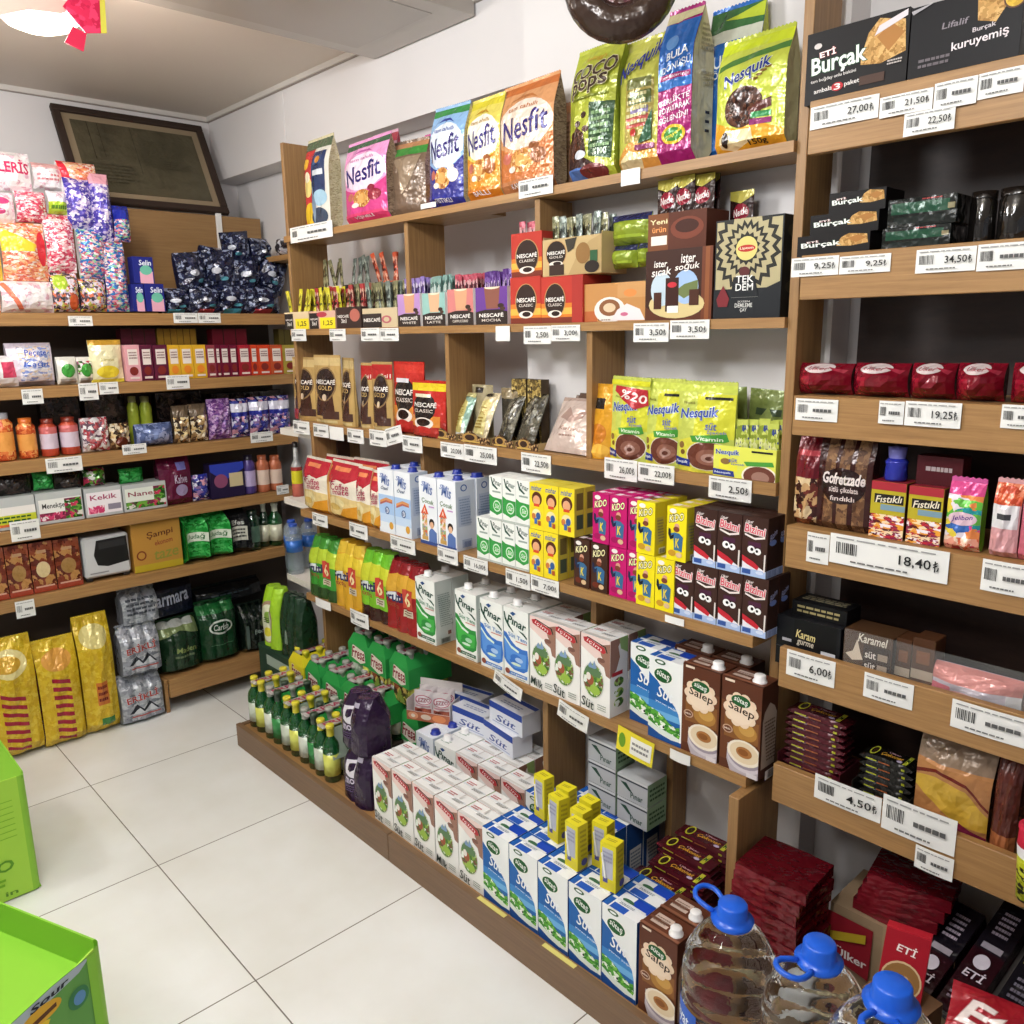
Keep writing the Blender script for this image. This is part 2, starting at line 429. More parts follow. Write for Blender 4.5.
g = G(); g.box(XW-.1, -3.5, 0, XW, YW+.1, ZC+.1, WALL); struct(g, 'wall_left')
g = G(); g.box(XW, YW, 0, 2.5, YW+.1, ZC+.1, WALL); struct(g, 'wall_back')
g = G(); g.box(XW-.1, -3.6, 0, 2.5, -3.5, ZC+.1, WALL); struct(g, 'wall_behind')
zb = Y_(222, 180, YB).z; xp = Y_(524, 30, YP).x
g = G(); g.box(XW, YB, zb, xp, YW, ZC, WALL)                                   # beam with its panel joint
xj = Y_(283, 120, YB).x; g.box(xj-.003, YB-.003, zb, xj+.012, YB, ZC-.03, WALL); struct(g, 'trim_1')
g = G(); g.box(xp, YP, 0, -.81, YW, ZC, WALL); g.box(-.81, 1.70, 0, 2.5, YW, ZC, WALL); struct(g, 'wall_pier')['kind'] = 'structure'
TRM = simple('coving', 'cfcac4', .6)
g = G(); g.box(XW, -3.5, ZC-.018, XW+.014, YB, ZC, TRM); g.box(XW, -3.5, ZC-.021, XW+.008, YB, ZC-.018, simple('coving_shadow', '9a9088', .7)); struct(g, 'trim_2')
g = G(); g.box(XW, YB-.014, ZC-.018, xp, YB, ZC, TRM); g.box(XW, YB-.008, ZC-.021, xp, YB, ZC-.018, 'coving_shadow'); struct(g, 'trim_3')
# ------------------------------------------------------------------ shelving
def emp(name, loc=(0, 0, 0), rz=0):
    o = bpy.data.objects.new(name, None); COL.objects.link(o); o.location = loc; o.rotation_euler = (0, 0, rz); o.empty_display_size = .05; return o
def pb(par, name, x0, y0, z0, x1, y1, z1, spec, bev=.001):
    g = G(); g.box(x0, y0, z0, x1, y1, z1, spec, bev); return g.build(name, par)
XL0, XR0 = -2.745, -.836       # main unit ends
XLL = -2.65
Z1, Z2, Z3, Z4, Z5, ZP = 1.803, 1.489, 1.168, .864, .553, .08
YU = 1.49; YL = 1.43; YPL = 1.173
A = emp('shelving_unit', (-1.8, 1.6, 0)); A.location = (0, 0, 0)
tagit(A, 'long oak shelving unit along the wall holding cereal, coffee and milk', 'shelving')
def board(x0, y, z, t, ym, yr):                      # a board in two joined depths
    g = G(); xm = -1.79
    ps = [(x0, y), (XR0-.001, y), (XR0-.001, yr), (xm, yr), (xm, ym), (x0, ym)]
    g.add([(a, b, z) for a, b in ps]+[(a, b, z-t) for a, b in ps], [(0, 1, 2, 3, 4, 5), (11, 10, 9, 8, 7, 6)]+[(i, i+6, (i+1) % 6+6, (i+1) % 6) for i in range(6)], WX)
    g.build('shelf_board', A)
board(XL0, YU, Z1, .02, YU+.165, 1.60); board(XL0, YU, Z2, .02, YU+.165, 1.60); board(XL0+.01, YU, Z3, .026, YU+.165, 1.60)
board(XLL, YL, Z4, .024, 1.64, 1.60); board(XLL, YL, Z5, .024, 1.64, 1.60)
pb(A, 'side_panel', XL0-.018, 1.51, Z3, XL0, 1.66, 2.11, WZ)
pb(A, 'side_panel', XLL+.0, 1.49, ZP, XLL+.018, 1.68, Z3-.027, WZ)
pb(A, 'side_panel', XR0, 1.50, Z5, XR0+.02, 1.60, 2.33, WZ)
pb(A, 'side_panel', XR0-.012, 1.385, 0, XR0+.012, 1.55, Z5-.026, WZ)
def divs(z0, z1, pxs, zr, y0=1.505, y1=1.64, w=.018):
    for px in pxs:
        x = XA(px, y0, zr); pb(A, 'divider', x-w, y0, z0, x, y1, z1, WZ); BLOCK.append((x-w, x, y0, z0, z1))
divs(Z2, Z1-.021, [408.5], 1.70)
divs(Z2, Z1-.021, [540], 1.70, 1.5, 1.615)
divs(Z3, Z2-.021, [449], 1.40)
divs(Z3, Z2-.021, [592], 1.40, 1.5, 1.62)
divs(Z4, Z3-.027, [425], 1.0, 1.52, 1.64)
divs(Z5, Z4-.025, [596], .78, 1.508, 1.62)
divs(ZP+.001, Z5-.025, [548], .42, 1.47, 1.62, .02)
divs(ZP+.001, Z5-.025, [673], .42, 1.56, 1.62, .02)
XM = Y_(388, 845, YPL).x
pb(A, 'plinth', -2.765, YPL, 0, XM-.0015, YPL+.018, ZP+.006, WP); pb(A, 'plinth', XM+.0015, YPL, 0, -.62, YPL+.018, ZP+.006, WP)
pb(A, 'plinth', -2.765, YPL+.02, 0, -2.747, 1.62, ZP+.004, WP)
pb(A, 'base_board', -2.745, YPL+.02, ZP-.018, -.64, 1.62, ZP, WX)
# small white-edged corner shelves between the two runs
WHT = simple('white_edging', 'e6e0d6', .5)
Cn = emp('corner_shelf_stack', (0, 0, 0)); tagit(Cn, 'narrow pale corner shelves joining the pantry shelves to the main unit', 'shelving')
for z, pa, dx in ((1.128, (280, 431), 0), (Z4-.004, (284, 498), 0), (Z5-.004, (287, 592), 0)):
    p = Vector((XA(pa[0], 1.51, z), 1.51, z)); yf_ = 1.51 if z > 1 else 1.5
    g = G(); x1 = XLL-.003
    g.add([(p.x, p.y, z), (x1, yf_, z), (x1, 1.76, z), (p.x, 1.76, z)]+[(p.x, p.y, z-.024), (x1, yf_, z-.024), (x1, 1.76, z-.024), (p.x, 1.76, z-.024)],
          [(0, 1, 2, 3), (4, 7, 6, 5), (0, 4, 5, 1), (1, 5, 6, 2), (2, 6, 7, 3), (3, 7, 4, 0)], WHT); g.build('shelf_board', Cn)
g = G(); g.box(-2.93, 1.761, .0, -2.91, 1.781, 1.1, WHT); g.build('post', Cn)
# biscuit unit on the right
BX0, BX1 = -.7905, .75
BYF = 1.455; BZ = [(1.47+(a-1.47)*.97, 1.47+(b-1.47)*.97) for a, b in ((1.775, 1.865), (1.52, 1.60), (1.266, 1.342), (1.001, 1.086), (.744, .83), (.482, .568))]
B = emp('shelving_unit', (0, 0, 0)); tagit(B, 'oak biscuit shelving with deep fascias standing right of the milk unit', 'shelving')
for i_, (z0, z1) in enumerate(BZ):
    zs = z1-.019 if i_ < 4 else z0+.02
    pb(B, 'fascia', BX0, BYF, z0, BX1, BYF+.018, z1, WX); pb(B, 'shelf_board', BX0, BYF+.0185, zs, BX1, 1.685, zs+.018, WX)
pb(B, 'back_board', Y_(868, 190, 1.686).x, 1.687, .5, BX1, 1.699, 1.86, WD)
pb(B, 'side_panel', BX1+.001, 1.46, 0, BX1+.02, 1.69, 2.3, WZ)
# pantry shelves on the left wall
LX = -3.2
L = emp('shelving_unit', (0, 0, 0)); tagit(L, 'oak pantry shelving against the left wall under the leaning picture frame', 'shelving')
LZ = [(1.513, 1.556), (1.272, 1.312), (1.022, 1.066), (.787, .83), (.548, .59), (.066, .142)]
LB = -3.50
for i, (z0, z1) in enumerate(LZ):
    ya, yb = (-.6, 1.74) if i < 5 else (1.105, 1.74)
    pb(L, 'fascia', LX-.018, ya, z0, LX, yb, z1, WY); pb(L, 'shelf_board', LB, ya, z1-.022, LX-.019, yb, z1-.002, WY)
zt = Xp(140, 209, LB).z
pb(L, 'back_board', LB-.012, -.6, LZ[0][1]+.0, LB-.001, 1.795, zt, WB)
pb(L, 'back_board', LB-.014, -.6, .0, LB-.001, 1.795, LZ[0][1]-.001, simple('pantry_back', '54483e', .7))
yr = Xp(219, 230, LB).y; pb(L, 'slotted_rail', LB, yr-.012, 1.57, LB+.008, yr+.012, zt+.012, 'e8e6e2')
pb(L, 'side_panel', LB, 1.09, 0, LX-.02, 1.104, .14, WX)
# ------------------------------------------------------------------ cartons
def logo_oval(cx, cy, rx, ry, s='sütaş'):
    return [E(cx, cy, rx*1.12, ry*1.14, 'f4f6f0'), E(cx, cy, rx, ry, '1d5a2c'), T(cx-rx*.72, cy-ry*.5, cx+rx*.72, cy+ry*.55, s, 'f4f6f0', .2, -6)]
b_cow = busy('cow_meadow', ['5f8a3a', '8fb04a', '3f6a30', 'a7c063', 'e8efe6', '76513a'], 90)
b_hill = busy('green_hills', ['3f8a2f', '57a838', '7cc24a', '2f7a2a', 'e9f2e4'], 110, vec=(1, 1, 1.6))
def smalltext(x0, y0, x1, y1, n, col, seed=0):
    r = random.Random(seed); o = []
    for i in range(n):
        z = y1-(y1-y0)*(i+.2)/n; hh = (y1-y0)/n*.5; x = x0
        while x < x1-.02:
            w = r.uniform(.05, .14)*(x1-x0)*1.4; o.append(R(x, z-hh, min(x+w, x1), z, col)); x += w+.03*(x1-x0)
        if r.random() < .3 and o: o.pop()
    return o
def bars(x0, y0, x1, y1, n, col='222222', seed=1):
    r = random.Random(seed); o = []; x = x0; st = (x1-x0)/n
    for i in range(n): w = st*r.uniform(.25, .7); o.append(R(x, y0, x+w, y1, col)); x += st
    return o
WS, HS, DS = .094, .197, .064
sut = cat(carton('milk_carton', WS, HS, DS,
    [R(0, 0, 1, .98, '1f62ad'), R(0, .28, 1, .46, '3f87cb'), R(0, .28, 1, .36, '6fb0e2'),
     P([(0, 1), (0, .80), (.1, .76), (.25, .72), (.42, .63), (.6, .55), (.78, .47), (.88, .40), (.94, .30), (.95, .14), (.9, .06), (1, .05), (1, 1)], 'f1f4f4'),
     P([(0, .0), (1, .0), (1, .06), (.9, .05), (.7, .055), (.35, .09), (0, .16)], '1c4f97'),
     P([(0, .14), (.35, .075), (.7, .05), (.9, .06), (.95, .14), (.93, .24), (.8, .22), (.62, .25), (.45, .31), (.3, .34), (.15, .36), (0, .37)], b_hill),
     P([(0, .13), (.35, .075), (.7, .05), (.92, .06), (.94, .1), (.6, .13), (.3, .15), (0, .2)], 'dfe8e2'),
     E(.43, .17, .07, .025, 'f6f6f6'), E(.47, .175, .03, .014, '202020'), logo_oval(.42, .8, .26, .082), E(.33, .955, .16, .03, '45664b'), E(.33, .955, .1, .014, 'f1f4f4'),
     T(.26, .52, .74, .66, 'Süt', 'f6fafc', .25, -4, .01), T(.22, .44, .86, .468, 'yarım yağlı', 'e4eef6', 0, -4)],
    side=[R(0, 0, 1, 1, '1c4f97'), R(.2, .1, .9, .62, 'f2f4f6'), smalltext(.25, .15, .85, .58, 9, '8fa3bd')],
    top=[R(0, 0, 1, 1, 'eef1f4'), R(.0, .0, .16, 1, '1f5cb0'), R(.52, .5, 1, 1, '1c46b8'), R(.2, .0, .62, .3, '2a5bbd'), E(.42, .62, .16, .1, '3d6a4a'), smalltext(.3, .32, .72, .46, 2, '8d97a6'), R(0, .93, 1, 1, '1f5cb0')],
    base='f1f4f4', sc='2359a6', tc='eef1f4'), 'milk')
salep_art = [R(0, 0, 1, 1, '5d3322'), R(0, .1, 1, .75, '6d3f27'), R(.1, .36, .95, .6, '8a5a2f'), E(.62, .47, .3, .1, 'b07f3e'), E(.66, .5, .2, .07, 'c89a50'),
    R(.08, .965, .32, .99, 'e9d9c6'), [E(.5+.31*math.cos(a), .69+.135*math.sin(a), .13, .055, 'efd6bb', 12) for a in [i*PI/5 for i in range(10)]], E(.5, .69, .34, .15, 'f2dcc4'),
    E(.5, .79, .24, .062, '1d5a2c'), T(.33, .755, .67, .82, 'sütaş', 'f4f6f0', .2, -5), T(.2, .635, .84, .745, 'Salep', '3a2416', .1, -4, .01),
    E(.2, .45, .13, .045, 'c9a58d'), E(.2, .45, .1, .034, '6d3f27'), T(.12, .44, .28, .46, 'Milk', 'e8d6c8'),
    P([(.22, .3), (1, .2), (1, .0), (.3, .0), (.2, .12)], 'b9aeb6'), E(.66, .16, .44, .13, 'cfc6cd'), E(.66, .2, .42, .13, '9a8f9c'), E(.64, .24, .43, .14, 'efe4d2'), E(.64, .245, .36, .115, 'e2cfaf'), E(.64, .25, .2, .06, 'a8703c'), E(.62, .25, .13, .035, '8a5426'), R(.72, .0, .98, .05, 'd8d0d4')]
salep = carton('salep_carton', WS, .205, DS, [fl(*salep_art)],
    side=[R(0, 0, 1, 1, '4d2c1f'), P([(.1, .1), (.95, .1), (.95, .66), (.8, .74), (.5, .8), (.2, .72), (.1, .62)], 'b5a493'), smalltext(.2, .2, .85, .62, 12, '6d5647', 3), R(.15, .0, .9, .1, 'd9d5d2'), bars(.3, .01, .8, .09, 10)],
    top=[R(0, 0, 1, 1, '5d3322'), R(.12, .3, .55, .8, 'cbb8ad'), smalltext(.15, .35, .5, .7, 3, '8a7468'), R(0, 0, 1, .12, '8a5a44')], base='5d3322', sc='4d2c1f', tc='5d3322')
salep = wrap(salep, 'carton_body'); cat(salep, 'salep'); seam(salep, .205, DS, WS, '6e4433'); screwcap(salep, .026, -.008, .205)
cowf = [R(0, 0, 1, 1, 'f2f1ee'), P([(0, 1), (0, .83), (.14, .8), (.5, .72), (.8, .78), (1, .74), (1, 1)], 'ead2cc'), P([(.62, .9), (1, .96), (1, .52), (.86, .54), (.8, .64), (.6, .68), (.56, .72), (.8, .71), (.7, .78)], '9c7565'), E(.7, .72, .13, .03, '7c5649'),
    P([(.08, .95), (.2, .965), (.8, .89), (.86, .84), (.78, .81), (.12, .9)], 'b9323a'), T(.2, .86, .72, .92, 'içim', 'f6e6e4', .2, -9, .0), P([(.2, .965), (.82, .9), (.89, .83), (.92, .84), (.86, .91), (.24, .975)], '2e2623'),
    E(.44, .42, .37, .235, 'd8dbd2'), E(.44, .42, .34, .22, b_cow), P([(.15, .52), (.26, .6), (.34, .66), (.42, .61), (.47, .69), (.56, .6), (.72, .55), (.68, .48), (.2, .48)], '5e7f58'), P([(.26, .6), (.34, .66), (.42, .61), (.47, .69), (.56, .6), (.5, .58), (.3, .58)], '7f9cc0'), E(.34, .42, .12, .07, 'a0583c'), E(.28, .46, .08, .05, 'e9e4dc'), E(.5, .3, .18, .06, '9cbf4c'),
    smalltext(.6, .06, .9, .14, 3, '9aa39a', 5)]
cows = [R(0, 0, 1, 1, 'f0f0ec'), P([(0, 1), (0, .52), (.35, .6), (.55, .76), (.45, .9), (.7, 1)], '9c7565'), P([(.5, 1), (.6, .86), (1, .78), (1, 1)], '9cc07a'), [E(.5, y, .28, .06, b_cow, 14) for y in (.44, .3, .17)], R(.1, .53, .7, .58, 'b9323a')]
topw = [R(0, 0, 1, 1, 'efefee'), smalltext(.1, .52, .48, .78, 2, 'b4545a', 8), smalltext(.5, .3, .9, .5, 3, '8e8a88', 2), R(.04, .0, .96, .1, 'dcdad6'), R(.62, .55, .66, .95, 'cfcac6')]
cow_s = cat(carton('milk_carton', WS, HS, DS, cowf+[T(.06, .045, .48, .17, 'Süt', '2c3a34', .1, -4, .01)], side=cows, top=topw, base='f2f1ee', tc='efefee', left=[R(0, 0, 1, 1, 'ecebe7')]), 'milk')
cow_m = cat(carton('milk_carton', WS, HS, DS, cowf+[T(.06, .04, .52, .15, 'Milk', '2c3a34', .1, -4, .01)], side=cows, top=topw, base='f2f1ee', tc='efefee'), 'milk')
def pinar(c1, c2, name):
    g = carton(name, WS, .198, DS, [R(0, 0, 1, 1, 'f0f3ef'), P([(0, .65), (.12, .63), (.3, .54), (.5, .48), (.75, .46), (.96, .47), (1, .3), (.96, .18), (.8, .13), (.4, .13), (.1, .2), (0, .26)], c1), P([(.02, .57), (.3, .46), (.6, .39), (.92, .4), (.88, .2), (.45, .16), (.1, .25)], c2), P([(.02, .58), (.02, .55), (.3, .43), (.6, .39), (.62, .42), (.3, .47)], 'dcefe0'), E(.5, .3, .24, .06, c1), E(.62, .29, .16, .035, 'a9d4b4' if c1[0] == '2' else 'a9c8f0'), E(.35, .25, .12, .03, c1), E(.5, .22, .2, .02, 'cfe6d4'),
        P([(.02, .93), (.06, .93), (.1, .85), (.25, .75), (.42, .67), (.38, .67), (.2, .73), (.05, .82)], '1f4a3a'), P([(.6, .72), (.8, .67), (.96, .62), (.96, .65), (.82, .7)], '1f4a3a'), T(.17, .76, .92, .87, 'Pınar', '20483b', .2, -5, .02), P([(.28, .93), (.4, .96), (.52, .94), (.4, .9)], '2a4f86'),
        T(.2, .585, .95, .64, 'Süt Tam', '5a8f74' if c1[0] == '2' else '5f8fc6', 0, -3), R(.5, .545, .95, .56, 'd08a80'), R(.15, .05, .95, .1, '2a5a40' if c1[0] == '2' else '5a87c8'), E(.15, .09, .1, .04, '8a4a3a'), T(.3, .06, .9, .09, 'organik', 'eef3ee'), smalltext(.5, .015, .9, .035, 1, '7d8a80')],
        side=[R(0, 0, 1, 1, 'd3dcd8'), smalltext(.15, .3, .85, .8, 16, '93a39e', 4), R(.15, .04, .7, .12, '8f9a94'), bars(.2, .05, .65, .11, 10), R(.55, .16, .75, .22, '7a5a50')], top=[R(0, 0, 1, 1, 'eef0ee'), smalltext(.1, .2, .5, .5, 2, '9db0a4')], base='f0f3ef', sc='d3dcd8', tc='e9ecea')
    g = wrap(g, 'carton_body'); cat(g, 'milk'); screwcap(g, -.024, .0, .198); return g
pin_g = pinar('2f8f3f', '46b04c', 'milk_carton'); pin_b = pinar('3c74c8', '5b93dc', 'milk_carton')
b_house = busy('tower_print', ['d9603c', 'e8b08a', '8a93a6', 'c8a24c', '9ab07c', 'e7e2dc'], 130)
def kidmilk(blue):
    if blue:
        fr = [R(0, 0, 1, .6, 'a9c8ee'), R(0, .0, 1, .3, 'c3d8f2'), R(0, .0, 1, .17, 'e6edf5'), P([(.1, .5), (.5, .56), (.9, .54), (.9, .5), (.5, .52), (.1, .45)], 'd99a62'), P([(.1, .46), (.5, .52), (.9, .5), (.9, .48), (.5, .49), (.1, .43)], 'b9635a'), E(.55, .36, .14, .06, '2c4b8c'), E(.55, .36, .1, .043, 'e6edf5'), T(.48, .335, .62, .385, 'E', '2c4b8c'), E(.78, .13, .13, .06, 'd9a03e'), T(.2, .68, .68, .74, 'Özel', '4a5d7e', .3, 0)]
    else:
        fr = [P([(.06, .45), (.3, .6), (.5, .45)], 'dd5a34'), T(.22, .47, .34, .54, 'A', 'f7ead8'), R(.12, .1, .42, .45, b_house), R(.1, .06, .45, .12, 'c9a15a'), E(.68, .33, .15, .065, '2d2522'), E(.68, .3, .11, .05, 'e3b591'), P([(.5, .05), (.52, .2), (.62, .25), (.74, .25), (.95, .2), (.95, .05)], '5d78b4'), R(.0, .0, 1, .05, '3c4f8e'), T(.15, .6, .82, .68, 'Çocuk', '6c8a66', .1, -2), R(.55, .56, .85, .58, 'c79ad0')]
    o = carton('milk_carton', .082, .2, .066, [R(0, 0, 1, 1, 'eef2f8')]+fr+[T(.25, .76, .78, .92, 'Mis', '6f83b8', .3, -4), T(.15, .86, .6, .93, 'Süt', '8c9cc8', .3, -2), E(.45, .83, .05, .02, '2c4b8c')],
        side=[R(0, 0, 1, 1, 'd5dfee'), E(.45, .9, .18, .05, '4a6cae'), E(.45, .9, .12, .034, 'd5dfee'), R(.12, .35, .8, .78, 'bfcce2'), smalltext(.18, .38, .74, .75, 10, '93a5c4', 6), R(.2, .05, .75, .17, 'a4b2cc'), bars(.3, .06, .7, .14, 9, '4c5f94')], base='eef2f8', sc='d5dfee', tc='e3eaf4')
    o = wrap(o, 'carton_body'); cat(o, 'milk'); screwcap(o, .018, -.004, .2, .013, .013, '22379c'); return o
kid_b, kid_w = kidmilk(1), kidmilk(0)
spin = cat(carton('small_milk_carton', .049, .118, .036, [R(0, 0, 1, 1, 'eef1ed'), P([(.1, .97), (.2, .97), (.3, .84), (.7, .72), (.6, .7), (.25, .78)], '26493c'), T(.3, .8, .95, .92, 'Pınar', '26493c', .2, -5), R(.25, .63, .9, .67, '9aa8a0'), P([(0, .58), (.3, .52), (1, .5), (1, .2), (.6, .12), (0, .2)], '3a9a48'), E(.6, .33, .3, .13, 'd5ecd6'), E(.6, .33, .24, .1, '46b04c'), T(.45, .28, .78, .38, 'Süt', 'eef1ed', .2), R(0, .0, 1, .05, 'b9c2bb')], base='e9ecea', sc='cfd8d2'), 'milk')
kidy_art = [R(0, 0, 1, 1, 'f0da2c'), T(.12, .84, .85, .95, 'mishar', '3558a8', .15, 0, .02), E(.52, .67, .36, .15, '5a3020'), E(.5, .63, .25, .11, 'e0a67e'), R(.3, .5, .7, .56, 'd8502f'), E(.5, .33, .32, .12, 'efe0a4'), E(.3, .28, .14, .07, 'cd7a42'), E(.62, .3, .16, .08, '3a5f9a'), R(.35, .12, .55, .25, '3f6bb0'), R(.6, .1, .8, .2, 'b9582e')]
kidy = cat(carton('small_milk_carton', .05, .118, .036, kidy_art, side=[R(0, 0, 1, 1, 'd2c04a'), R(.2, .55, .85, .9, '7b6a3a'), R(.2, .15, .85, .45, '4d5a4a')], base='f0da2c', sc='cdb93c', top=[R(0, 0, 1, 1, 'e2d24a')]), 'milk')
def kido(bg, dark, tp, arm='1f2a4a', body='3c6c96'):
    return cat(carton('small_milk_carton', .05, .118, .037, [R(0, 0, 1, 1, bg), E(.3, .92, .18, .045, 'efe9e4'), E(.28, .8, .03, .03, bg),
        TO(.12, .74, .86, .87, 'KiDO', 'f7f0b8', '2a2118', .15, 6, .06), E(.52, .64, .13, .06, 'd8a088'), E(.5, .59, .16, .05, '7c4230'), P([(.22, .5), (.4, .53), (.66, .52), (.85, .46), (.8, .18), (.62, .2), (.4, .2), (.36, .42), (.3, .4)], body), P([(.1, .6), (.2, .58), (.24, .46), (.4, .5), (.36, .42), (.2, .38), (.08, .48)], arm), T(.46, .26, .64, .42, 'K', 'e4cf3c', .1, 0, .03), E(.3, .14, .2, .06, dark), E(.66, .12, .16, .05, 'd8b890')],
        side=[R(0, 0, 1, 1, dark if bg != 'f1df1d' else 'dccb2c'), R(.15, .2, .8, .72, 'c9bc52' if bg == 'f1df1d' else bg), smalltext(.2, .25, .75, .68, 8, '8c8468', 3), R(.2, .04, .8, .15, 'e2e0d0'), bars(.25, .05, .75, .13, 8)],
        top=[R(0, 0, 1, 1, tp), R(.1, .3, .42, .8, 'efe6ea'), smalltext(.55, .3, .9, .7, 2, 'efc3d8')], base=bg, sc=dark if bg != 'f1df1d' else 'dccb2c', tc=tp), 'milk')
kd_y = kido('f1df1d', 'cc9a2c', 'e0d02f', '1d2230'); kd_p = kido('c2186c', 'a3185c', 'cf1f78'); kd_b = kido('43291f', '6b2d1f', '38211a')
bro = cat(carton('small_milk_carton', .056, .121, .04, [R(0, 0, 1, 1, '3e2620'), T(.12, .88, .42, .94, 'Ülker', 'efe6e2', .2, 4), TO(.1, .72, .9, .85, 'Bizimi', 'd85a6c', 'f3e9e6', .1, -3, .06), P([(.1, .68), (.5, .62), (.9, .66), (.9, .69), (.5, .655), (.1, .71)], 'efe6e2'), R(.25, .5, .75, .58, '4b2340'),
        E(.38, .45, .15, .062, 'f6f6f6'), E(.64, .43, .13, .056, 'f6f6f6'), E(.41, .455, .06, .028, '181818'), E(.61, .435, .05, .024, '181818'), P([(.05, .3), (.5, .22), (.95, .12), (.95, .34), (.9, .0), (.05, .0)], 'e9e7ee'), P([(.03, .34), (.5, .25), (.72, .18), (.66, .12), (.2, .2), (.05, .24)], 'c22a38'), R(0, 0, 1, .12, 'a9bfe4'), R(.06, .03, .4, .11, '33539a'), E(.75, .08, .15, .03, 'cfd9f0'), P([(.9, .1), (.96, .1), (.97, .4), (.91, .4)], 'e6ded8')],
        side=[R(0, 0, 1, 1, '33201b'), T(.2, .66, .85, .76, 'Bizim', 'a9b0d8', .2, 10), E(.5, .58, .32, .05, '6f86c4'), R(.0, 0, 1, .13, 'aebfe2'), bars(.1, .01, .9, .12, 8, '6e7fae')], top=[R(0, 0, 1, 1, '38231d'), R(.2, .3, .5, .5, '5a423a')], base='3e2620', sc='33201b', tc='38231d'), 'milk')
sut = cat(seam(wrap(sut, 'carton_body'), HS, DS, WS), 'milk'); cow_s = cat(seam(wrap(cow_s, 'carton_body'), HS, DS, WS), 'milk'); cow_m = cat(seam(wrap(cow_m, 'carton_body'), HS, DS, WS), 'milk')
# ---- lower middle shelf of large cartons (front plane YL, height Z5)
def xs_at(px, y, z, w, n, pitch=None): x0 = XA(px, y, z)+w/2; return [x0+(pitch or w+.002)*i for i in range(n)]
def hits(x, y, z, w, d): return any(a < x+w/2 and b > x-w/2 and c < y+d/2-.003 and z0-.03 < z+.05 < z1 for a, b, c, z0, z1 in BLOCK)
def deep(Pr, px, n, k, y, z, w, d, desc, grp, first=0, pitch=None, skip0=False, jit=.6):
    xs = xs_at(px, y, z, w, n, pitch)
    for r_ in range(k):
        if r_ == 0 and skip0: continue
        for i, x in enumerate(xs):
            if hits(x, y+d/2+.003+r_*(d+.0025), z, w, d): continue
            lab = desc+(', '+od(i, n) if n > 1 else '')+(', '+ORD[r_]+' row back' if r_ else ', front row' if k > 1 else '')
            place(Pr, x+rnd.uniform(-.0007, .0007), y+d/2+.003+r_*(d+.0025)+rnd.uniform(-.0007, .0007), z+.0005, lab, rnd.uniform(-jit, jit), group=grp)
y = YL+.004; gL = 'large milk cartons on the shelf above the floor display'
deep(pin_g, 417, 1, 2, y, Z5, WS, DS, 'white and green milk carton standing apart beside the red bottle pack', gL)
deep(pin_g, 456, 1, 2, y+.002, Z5, WS, DS, 'green milk carton just left of the blue topped pair', gL)
deep(pin_b, 480.5, 2, 2, y+.0, Z5, WS, DS, 'white and blue milk carton on oak shelf', gL, pitch=.098)
deep(cow_m, 530, 1, 2, y, Z5, WS, DS, 'carton lettered Milk with cow picture on the shelf', gL)
deep(cow_s, 552, 2, 2, y, Z5, WS, DS, 'cow picture milk carton right of Milk carton', gL, pitch=.099)
deep(sut, 629, 1, 1, y+.035, Z5, WS, DS, 'blue meadow milk carton set back on oak shelf', gL)
deep(sut, 647, 1, 2, y, Z5, WS, DS, 'blue meadow milk carton pulled forward beside brown salep cartons', gL)
deep(salep, 680, 2, 1, y, Z5, WS, DS, 'brown salep carton at the front of shelf end', 'salep cartons on the shelf', pitch=.1)
deep(salep, 672, 2, 1, y+.068, Z5, WS, DS, 'brown salep carton behind, at shelf end', 'salep cartons on the shelf', pitch=.098)
# ---- upper carton shelf (height Z4)
gK = 'childrens milk cartons with blue caps'
deep(kid_b, 379.5, 2, 2, y, Z4, .082, .066, 'pale blue milk carton with blue cap', gK, pitch=.086)
deep(kid_w, 420.5, 2, 2, y, Z4, .082, .066, 'white milk carton showing a child', gK, pitch=.084)
place(kid_w, XA(466, y+.12, Z4)+.06, y+.11, Z4, 'white blue capped milk carton set back beside small green cartons', 3, group=gK)
gs = 'small milk cartons in two tiers'
def tier(Pr, px, n, z, h, lev, w, d, desc, k=2, pitch=None, grp=gs, dy=0):
    deep(Pr, px, n, k, y+dy, z+lev*(h+.001), w, d, desc+(' on top tier' if lev else ' on bottom tier'), grp, pitch=pitch)
tier(spin, 477, 4, Z4, .118, 0, .049, .036, 'small green and white milk carton', 2, .0505)
tier(spin, 489.5, 3, Z4, .118, 1, .049, .036, 'small green and white milk carton', 2, .0505)
tier(kidy, 529, 2, Z4, .118, 0, .05, .036, 'small yellow carton with brown haired child', 2, .0515, dy=-.004)
tier(kidy, 529, 3, Z4, .118, 1, .05, .036, 'small yellow carton with brown haired child', 2, .0515, dy=-.002)
tier(kd_b, 573, 2, Z4, .118, 0, .05, .037, 'small dark brown milk carton', 3, .0565)
tier(kd_p, 608, 2, Z4, .118, 0, .05, .037, 'small magenta milk carton', 3, .0525)
deep(kd_p, 592, 3, 3, y+.002, Z4+.119, .05, .037, 'small magenta milk carton on top tier', gs, pitch=.0525)
tier(kd_y, 635.5, 2, Z4, .118, 0, .05, .037, 'small yellow milk carton with lettered shirt', 3, .0515, dy=-.004)
deep(kd_y, 635.5, 2, 3, y-.002, Z4+.119, .05, .037, 'small yellow milk carton with lettered shirt on top tier', gs, pitch=.083)
tier(bro, 671, 4, Z4, .121, 0, .056, .04, 'dark chocolate milk carton with cartoon eyes', 2, .0575)
tier(bro, 692, 3, Z4, .121, 1, .056, .04, 'dark chocolate milk carton with cartoon eyes', 2, .0575)
